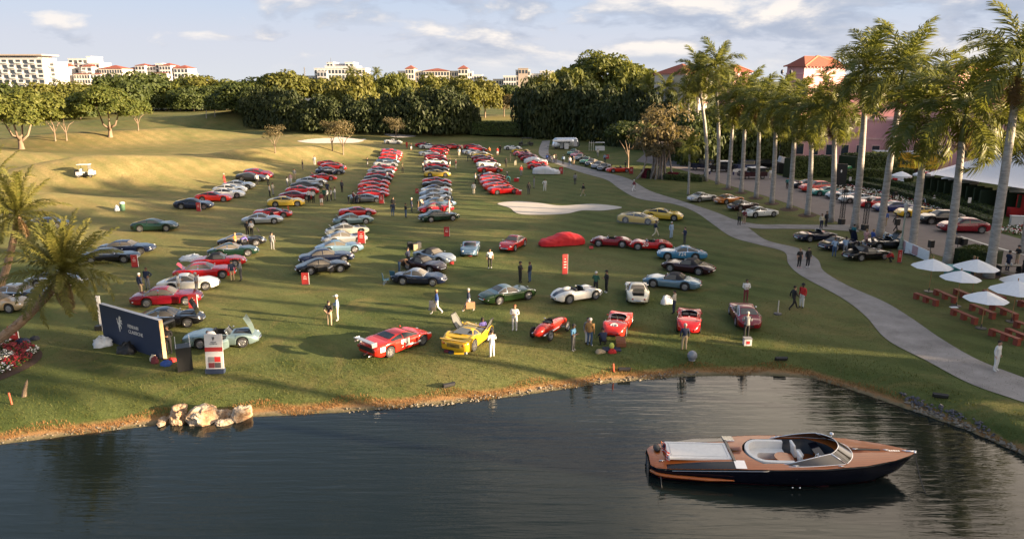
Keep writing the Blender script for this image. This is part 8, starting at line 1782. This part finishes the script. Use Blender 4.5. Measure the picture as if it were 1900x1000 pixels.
for i, (x, y) in enumerate(((1093, 272), (1097, 272), (1101, 272))): simple('wooden_post', ['left', 'middle', 'right'][i]+' of three pale wooden posts behind the green classics', 'post', x, y+8, [('post', MB().tube([(0, 0, 0), (0, 0, 2.2)], .05, 6), M_CREAM), ('cross_bar', MB().box((.25, 0, 1.8), (.5, .05, .08)), M_CREAM)])
simple('white_cart', 'white service cart half behind the leafy tree', 'cart', 1113, 283, [('cart_body', MB().box((0, 0, .9), (2.0, 1.2, .9)), M_WHITE), ('cart_roof', MB().box((0, 0, 2.2), (2.0, 1.2, .08)), M_WHITE), ('roof_post', MB().tube([(-.9, -.5, 1.2), (-.9, -.5, 2.2)], .04, 5), M_DSTEEL), ('roof_post', MB().tube([(.9, -.5, 1.2), (.9, -.5, 2.2)], .04, 5), M_DSTEEL)])
for i, (x, y) in enumerate(((905, 337), (955, 357))): simple('tool_kit', ['red kit on the grass right of the fourth column', 'red parts at the nose of the nearest car of the fourth column'][i], 'tools', [958, 962][i], [337, 361][i], [('kit_box', MB().box((0, 0, .25), (.8, .5, .5)), CL['red']), ('kit_lid', MB().box((.3, .2, .55), (.4, .3, .1)), M_CANV)])
# ---------------------------------------------------------------- boulders and shore stones
m, t, p = newmat('limestone'); g = N(t, 'ShaderNodeNewGeometry'); a_, b_ = noise(t, g.outputs['Position'], 1.6, 6, .65, .4), noise(t, g.outputs['Position'], 7, 6, .7)
c_ = RAMP(t, a_, [(.30, (.14, .075, .04)), (.45, (.33, .21, .12)), (.58, (.41, .34, .26)), (.75, (.47, .42, .35))]); c_ = MIX(t, RAMP(t, b_, [(.28, .8), (.45, 0.)]), c_, (.10, .07, .05)); LK(t, c_, p.inputs['Base Color']); p.inputs['Roughness'].default_value = .9
bu = N(t, 'ShaderNodeBump', Strength=.9, Distance=.12); LK(t, MATH(t, 'ADD', a_, b_), bu.inputs['Height']); LK(t, bu.outputs[0], p.inputs['Normal']); M_ROCK = m
from mathutils import noise as mnoise
def rock(px, py, size, label, seed, m_=None, zr=None, name='boulder', dz=0):
    p = G(px, py); V = []; F = []; n, k = 26, 16; o_ = Vector((seed*7.3, seed*3.1, seed))
    for i in range(k+1):
        t_ = math.pi*i/k
        for j in range(n):
            a = 2*math.pi*j/n; v = Vector((math.sin(t_)*math.cos(a), math.sin(t_)*math.sin(a), math.cos(t_))); w = 1+.34*mnoise.noise(v*1.3+o_)+.16*mnoise.noise(v*3.1+o_)+.07*mnoise.noise(v*7+o_)
            q = max(abs(v.x), abs(v.y), abs(v.z)); v = v/(q**.45); V.append((v.x*w*size[0], v.y*w*size[1], v.z*w*size[2]))
    for i in range(k):
        for j in range(n): F.append((i*n+j, i*n+(j+1) % n, (i+1)*n+(j+1) % n, (i+1)*n+j))
    o = ob(name, mk(name, V, F, False), None, m_ or M_ROCK, (p.x, p.y, p.z+size[2]*.55+dz), (0, 0, seed)); return tag(o, label, 'rock')
for i, (x, y, s_, l) in enumerate(((378, 779, (.74, .58, .46), 'largest pale boulder in the middle of the shore group'), (333, 768, (.44, .38, .30), 'upper left boulder of the shore group'), (331, 784, (.34, .30, .34), 'lower left boulder of the shore group'), (449, 775, (.52, .38, .36), 'flat-topped boulder at the right of the shore group'), (410, 773, (.26, .24, .24), 'small boulder right of the largest one, left of a pair'), (423, 772, (.24, .22, .24), 'small boulder next to the flat-topped one'), (417, 789, (.42, .30, .20), 'low boulder at the water line of the shore group'), (303, 783, (.50, .22, .10), 'flat grey slab at the left of the shore group'), (398, 779, (.22, .2, .16), 'small dark boulder below the largest one'))):
    rock(x, y, s_, l, i+1)
rr = np.random.default_rng(5); V = []; F = []
def pebble(c, s_, k):
    b = len(V); v0 = rr.normal(0, .25, (6, 3))+np.array([[1, 0, 0], [-1, 0, 0], [0, 1, 0], [0, -1, 0], [0, 0, .7], [0, 0, -.7]]); V.extend([tuple(c+q*s_) for q in v0]); F.extend([(b+i, b+j, b+k_) for i, j, k_ in ((0, 2, 4), (2, 1, 4), (1, 3, 4), (3, 0, 4), (2, 0, 5), (1, 2, 5), (3, 1, 5), (0, 3, 5))])
def shore_stones(px0, px1, n, smin, smax, d0, d1, label, m_):
    global V, F
    V = []; F = []; x0, x1 = Pz(px0[0], px0[1], WATER_Z).x, Pz(px1[0], px1[1], WATER_Z).x
    for k in range(n):
        x = rr.uniform(x0, x1); y = float(shore_y(x))+rr.uniform(d0, d1); z = zat(x, y); pebble(np.array([x, y, z+.02]), rr.uniform(smin, smax), k)
    o = ob('shore_stones', mk('shore_stones', V, F), None, m_); tag(o, label, 'stones', kind='stuff')
M_GSTONE = mat('grey_limestone', (.19, .165, .13), .9, var=.3); M_DSTONE = mat('dark_slate', (.07, .07, .085), .8, var=.3)
shore_stones((640, 765), (900, 743), 70, .04, .10, -.1, .3, 'pale flat stones along the shore left of the middle', M_GSTONE); shore_stones((880, 745), (1300, 700), 140, .03, .10, 0, .5, 'scattered small stones along the middle shore', M_GSTONE)
shore_stones((1690, 760), (1900, 845), 130, .05, .13, .1, .7, 'grey rubble along the shore at the right', M_GSTONE); shore_stones((1690, 760), (1860, 825), 110, .05, .13, .6, 1.5, 'dark slate rubble along the shore at the right', M_DSTONE); shore_stones((0, 825), (300, 790), 60, .025, .06, 0, .5, 'small stones along the left shore', M_GSTONE)
